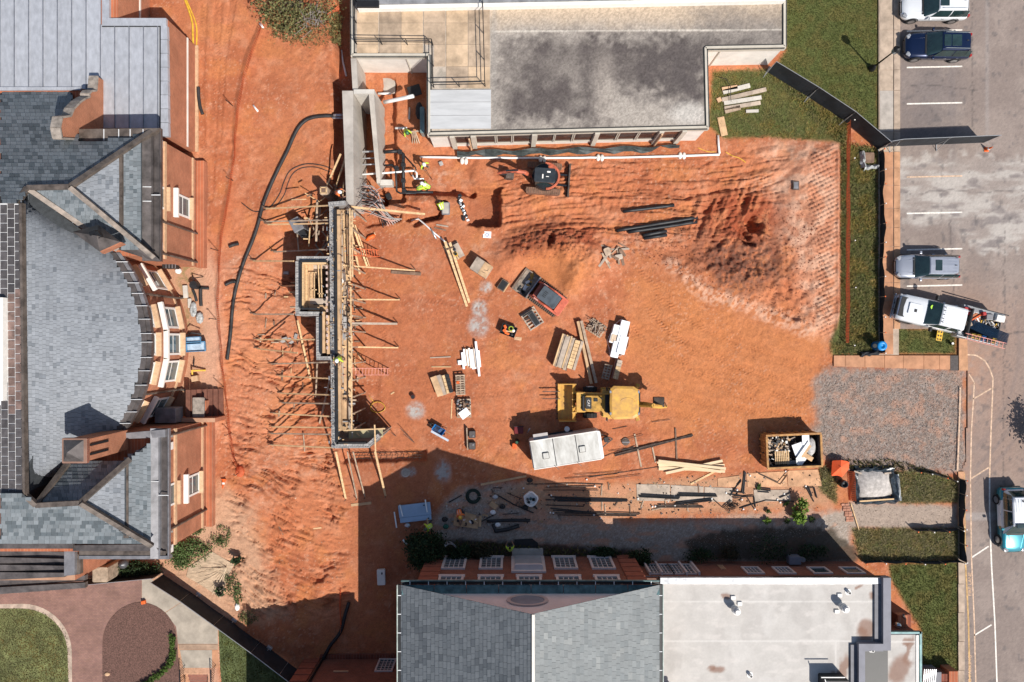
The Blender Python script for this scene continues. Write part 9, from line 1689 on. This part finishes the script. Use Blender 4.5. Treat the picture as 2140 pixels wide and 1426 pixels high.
def person(px, py, face, label, shirt, hat=None, bend=0., squat=0., reach=(.35,-.35), spread=.25, z=None, trous=None, hold=None, arms=None):
 """skeleton in metres, x forward; bend=lean of the trunk, squat 0..1"""
 g=G(px,py) if z is None else P(px,py,z); hz=.93*(1-squat)+.38*squat; sb, cb=math.sin(bend), math.cos(bend)
 J = {}; pel=Vector((-.10*squat-.12*sb,0,hz)); up=Vector((sb,0,cb)); fw=Vector((cb,0,-sb))
 J['pel']=pel; J['sp']=pel+up*.22; J['ch']=pel+up*.46; J['nk']=pel+up*.60; J['hd']=J['nk']+(up*.5+Vector((.25,0,.6))).normalized()*.13; J['tp']=J['hd']+(up*.5+Vector((.15,0,.8))).normalized()*.10
 E=[('pel','sp'),('sp','ch'),('ch','nk'),('nk','hd'),('hd','tp')]; Rr=dict(pel=.155,sp=.145,ch=.16,nk=.062,hd=.098,tp=.075)
 for s_, q in ((-1,'r'),(1,'l')):
  rx, rz=(arms or {}).get(q, reach); sh=J['ch']+up*.07+Vector((0,s_*.20,0)); tgt=sh+Vector((rx, s_*(.06-spread*.3 if rx > .2 else .07), rz)); dv=tgt-sh
  if dv.length > .56: tgt=sh+dv.normalized()*.56
  mid=(sh+tgt)/2; slack=math.sqrt(max(.30**2-((tgt-sh).length/2)**2,0)); el=mid+Vector((-.25,s_*.6,-.5)).normalized()*slack; J['sh'+q], J['el'+q], J['wr'+q]=sh, el, tgt; hd_=(tgt-el).normalized(); J['pm'+q]=tgt+hd_*.07
  E += [('ch','sh'+q),('sh'+q,'el'+q),('el'+q,'wr'+q),('wr'+q,'pm'+q)]; Rr.update({'sh'+q:.072,'el'+q:.050,'wr'+q:.033,'pm'+q:.036})
  side=Vector((-hd_.y,hd_.x,0)).normalized() if abs(hd_.z) < .95 else Vector((0,1,0)); dn=hd_.cross(side)
  for i,(o_, ln) in enumerate(((-.03,.062),(-.010,.078),(.010,.074),(.03,.056))):
   b0=J['pm'+q]+side*o_+hd_*.012; J['f%d%s' % (i,q)]=b0+hd_*ln*.5; J['t%d%s' % (i,q)]=b0+hd_*ln*.85+dn*.025; E += [('pm'+q,'f%d%s' % (i,q)),('f%d%s' % (i,q),'t%d%s' % (i,q))]; Rr.update({'f%d%s' % (i,q):.011,'t%d%s' % (i,q):.009})
  J['th'+q]=tgt+hd_*.05+side*.055*s_; E.append(('wr'+q,'th'+q)); Rr['th'+q]=.012
  hp=pel+Vector((0,s_*.10,-.03)); an=Vector((-.02+s_*.10*(1-squat),s_*(.12+spread*.25),.085)); md=(hp+an)/2; sl=math.sqrt(max(.44**2-((hp-an).length/2)**2,0)); kn=md+Vector((1,s_*.25,.0)).normalized()*sl; J['hp'+q], J['kn'+q], J['an'+q]=hp, kn, an; J['to'+q]=an+Vector((.17,s_*.03,-.05))
  E += [('pel','hp'+q),('hp'+q,'kn'+q),('kn'+q,'an'+q),('an'+q,'to'+q)]; Rr.update({'hp'+q:.098,'kn'+q:.062,'an'+q:.045,'to'+q:.042})
 names=list(J); me=bpy.data.meshes.new('person_cage'); me.from_pydata([J[n] for n in names],[(names.index(a), names.index(b)) for a, b in E],[])
 o=bpy.data.objects.new('person_cage', me); COL.objects.link(o); m=o.modifiers.new('skin','SKIN'); m.use_smooth_shade=True
 sv=me.skin_vertices[0].data
 for i, n in enumerate(names): sv[i].radius=(Rr[n], Rr[n]*(.72 if n in ('sp','ch','pel') else 1)); sv[i].use_root=n == 'pel'
 ss_=o.modifiers.new('sub','SUBSURF'); ss_.levels=ss_.render_levels=1
 PEOPLE.append((o, g, face, label, shirt, hat, trous or m_denim, J, up, hold, E))
LM=m_lime
person(852,281, R(-60), 'person in a lime shirt and green hard hat bending beside the saw horses', LM, m_hatg,.7,.1,(.35,-.45))
person(889,352, R(-50), 'person in a lime vest and white hard hat probing beside the white pipe elbow', LM, m_hatw,.25,0.,(.35,-.15), hold=((904,377),.05))
person(878,398, R(20), 'person in a lime vest leaning over the black plumbing in the trench', LM, m_hatw,1.15,.35,(.35,-.45), z=-.35)
person(897,395, R(160), 'person in a lime vest with white hard hat crouching opposite at the trench', LM, m_hatw,.9,.4,(.35,-.35), z=-.3)
person(926,440, R(110), 'person in a lime shirt stooping by the grey metal tub', LM, m_hair,1.1,.2,(.3,-.5))
person(711,409, R(-10), 'person in an orange vest working on top of the long concrete wall end', m_ovest, m_hatw,.6,.1,(.4,-.3), z=2.2, trous=m_khaki)
person(717,747, R(-100), 'person in a lime vest and bright white hard hat standing on the scaffold', LM, m_hatw,.3,.0,(.35,-.2), z=3.38, trous=m_khaki)
person(961,1065, R(-70), 'person in an orange vest and yellow hard hat kneeling at the shaded work bench', m_ovest, m_haty,.7,.6,(.4,-.3))
person(903,1092, R(200), 'person in a lime vest and dark cap lifting the end of the blue panel', LM, m_hatd,.6,.1,(.4,-.3))
person(1066,1142, R(92), 'person in a lime shirt reaching both arms forward on the dark ground by the wall', LM, m_hair,.55,.45,(.50,.05), z=.0)
bpy.context.view_layer.update(); dg=bpy.context.evaluated_depsgraph_get()
for o, g, face, label, shirt, hat, trous, J, up, hold, E in PEOPLE:
 me=bpy.data.meshes.new_from_object(o.evaluated_get(dg)); me.name='person'
 for m_ in (m_skin_, shirt, trous, m_boot): me.materials.append(m_)
 segs=[(J[a], J[b],0 if b in ('hd','tp') or b[:2] in ('wr','pm','th') or b[0] in 'ft' else 3 if b[:2] == 'to' else 2 if b[:2] in ('hp','kn','an') else 1) for a, b in E]; mi=[]
 for p in me.polygons:
  c=p.center; best=min(segs, key=lambda s_: ((s_[0]+(s_[1]-s_[0])*max(0,min(1,(c-s_[0]).dot(s_[1]-s_[0])/max((s_[1]-s_[0]).length_squared,1e-6)))-c).length)); mi.append(best[2])
 me.polygons.foreach_set('material_index', mi); me.polygons.foreach_set('use_smooth',[True]*len(mi))
 b=link('person', me, None, g,(0,0,face)); tag(b, label, 'person'); h=J['hd']; hu=(J['tp']-h).normalized(); hf=Vector((hu.z,0,-hu.x)); MT=Matrix((hf, Vector((0,1,0)), hu)).transposed()
 def loc(v): return h+MT @ Vector(v)
 if hat is m_hair: mb=MB(); mb.ball(loc((-.015,0,.045)),(.11,.105,.10),10,7); mb.build('hair', m_hair, b, local=True, smooth=True)
 else:
  mb=MB(); rg=[[loc((r*math.cos(a)*1.12+(.03 if i == 0 and math.cos(a) > .3 else 0), r*math.sin(a), z)) for a in np.linspace(0,2*math.pi,16,endpoint=False)] for i,(r, z) in enumerate(((.145,.045),(.13,.06),(.128,.10),(.105,.155),(.06,.185),(.015,.195)))]; mb.loft(rg); mb.build('hard_hat', hat, b, local=True, smooth=True)
 fc=MB(); fc.ball(loc((.105,0,-.01)),(.022,.018,.028),6,4); fc.build('nose', m_skin_, b, local=True)
 ey=MB(); [ey.ball(loc((.092,s_*.035,.02)),.013,6,4) for s_ in (-1,1)]; ey.build('eyes', m_eye, b, local=True); mo=MB(); mo.ball(loc((.092,0,-.055)),(.01,.028,.008),6,4); mo.build('mouth', mat('lips',(.30,.10,.08),.6,.1,5.) if 'lips' not in MATS else MATS['lips'], b, local=True)
 er=MB(); [er.ball(loc((0,s_*.10,.0)),(.025,.014,.034),6,4) for s_ in (-1,1)]; er.build('ears', m_skin_, b, local=True)
 ch=J['ch']; vf=Vector((up.z,0,-up.x)); MV=Matrix((vf, Vector((0,1,0)), up)).transposed()
 mb=MB(); mb.loft([[J['pel']+MV @ Vector((rx*math.cos(a), ry*math.sin(a), z)) for a in np.linspace(0,2*math.pi,14,endpoint=False)] for rx, ry, z in ((.140,.185,.08),(.145,.195,.25),(.150,.215,.42),(.135,.225,.53),(.085,.14,.60))]); mb.build('vest', shirt, b, local=True, smooth=True)
 bd=MB(); [bd.bar(J['pel']+MV @ Vector((-.152,s_*.07,.15)), J['pel']+MV @ Vector((-.135,s_*.10,.52)),.035,.012) for s_ in (-1,1)]; bd.build('reflective_band', m_galv, b, local=True)
 if hold:
  wr=g+Matrix.Rotation(face,3,'Z') @ J['pmr']; MB().tube([wr+Vector((0,0,.25)), G(*hold[0],hold[1])],.018,6).build('probe', m_trim, label='long dark probe in the hands of the worker by the pipe elbow', cat='tool')
 bpy.data.objects.remove(o)
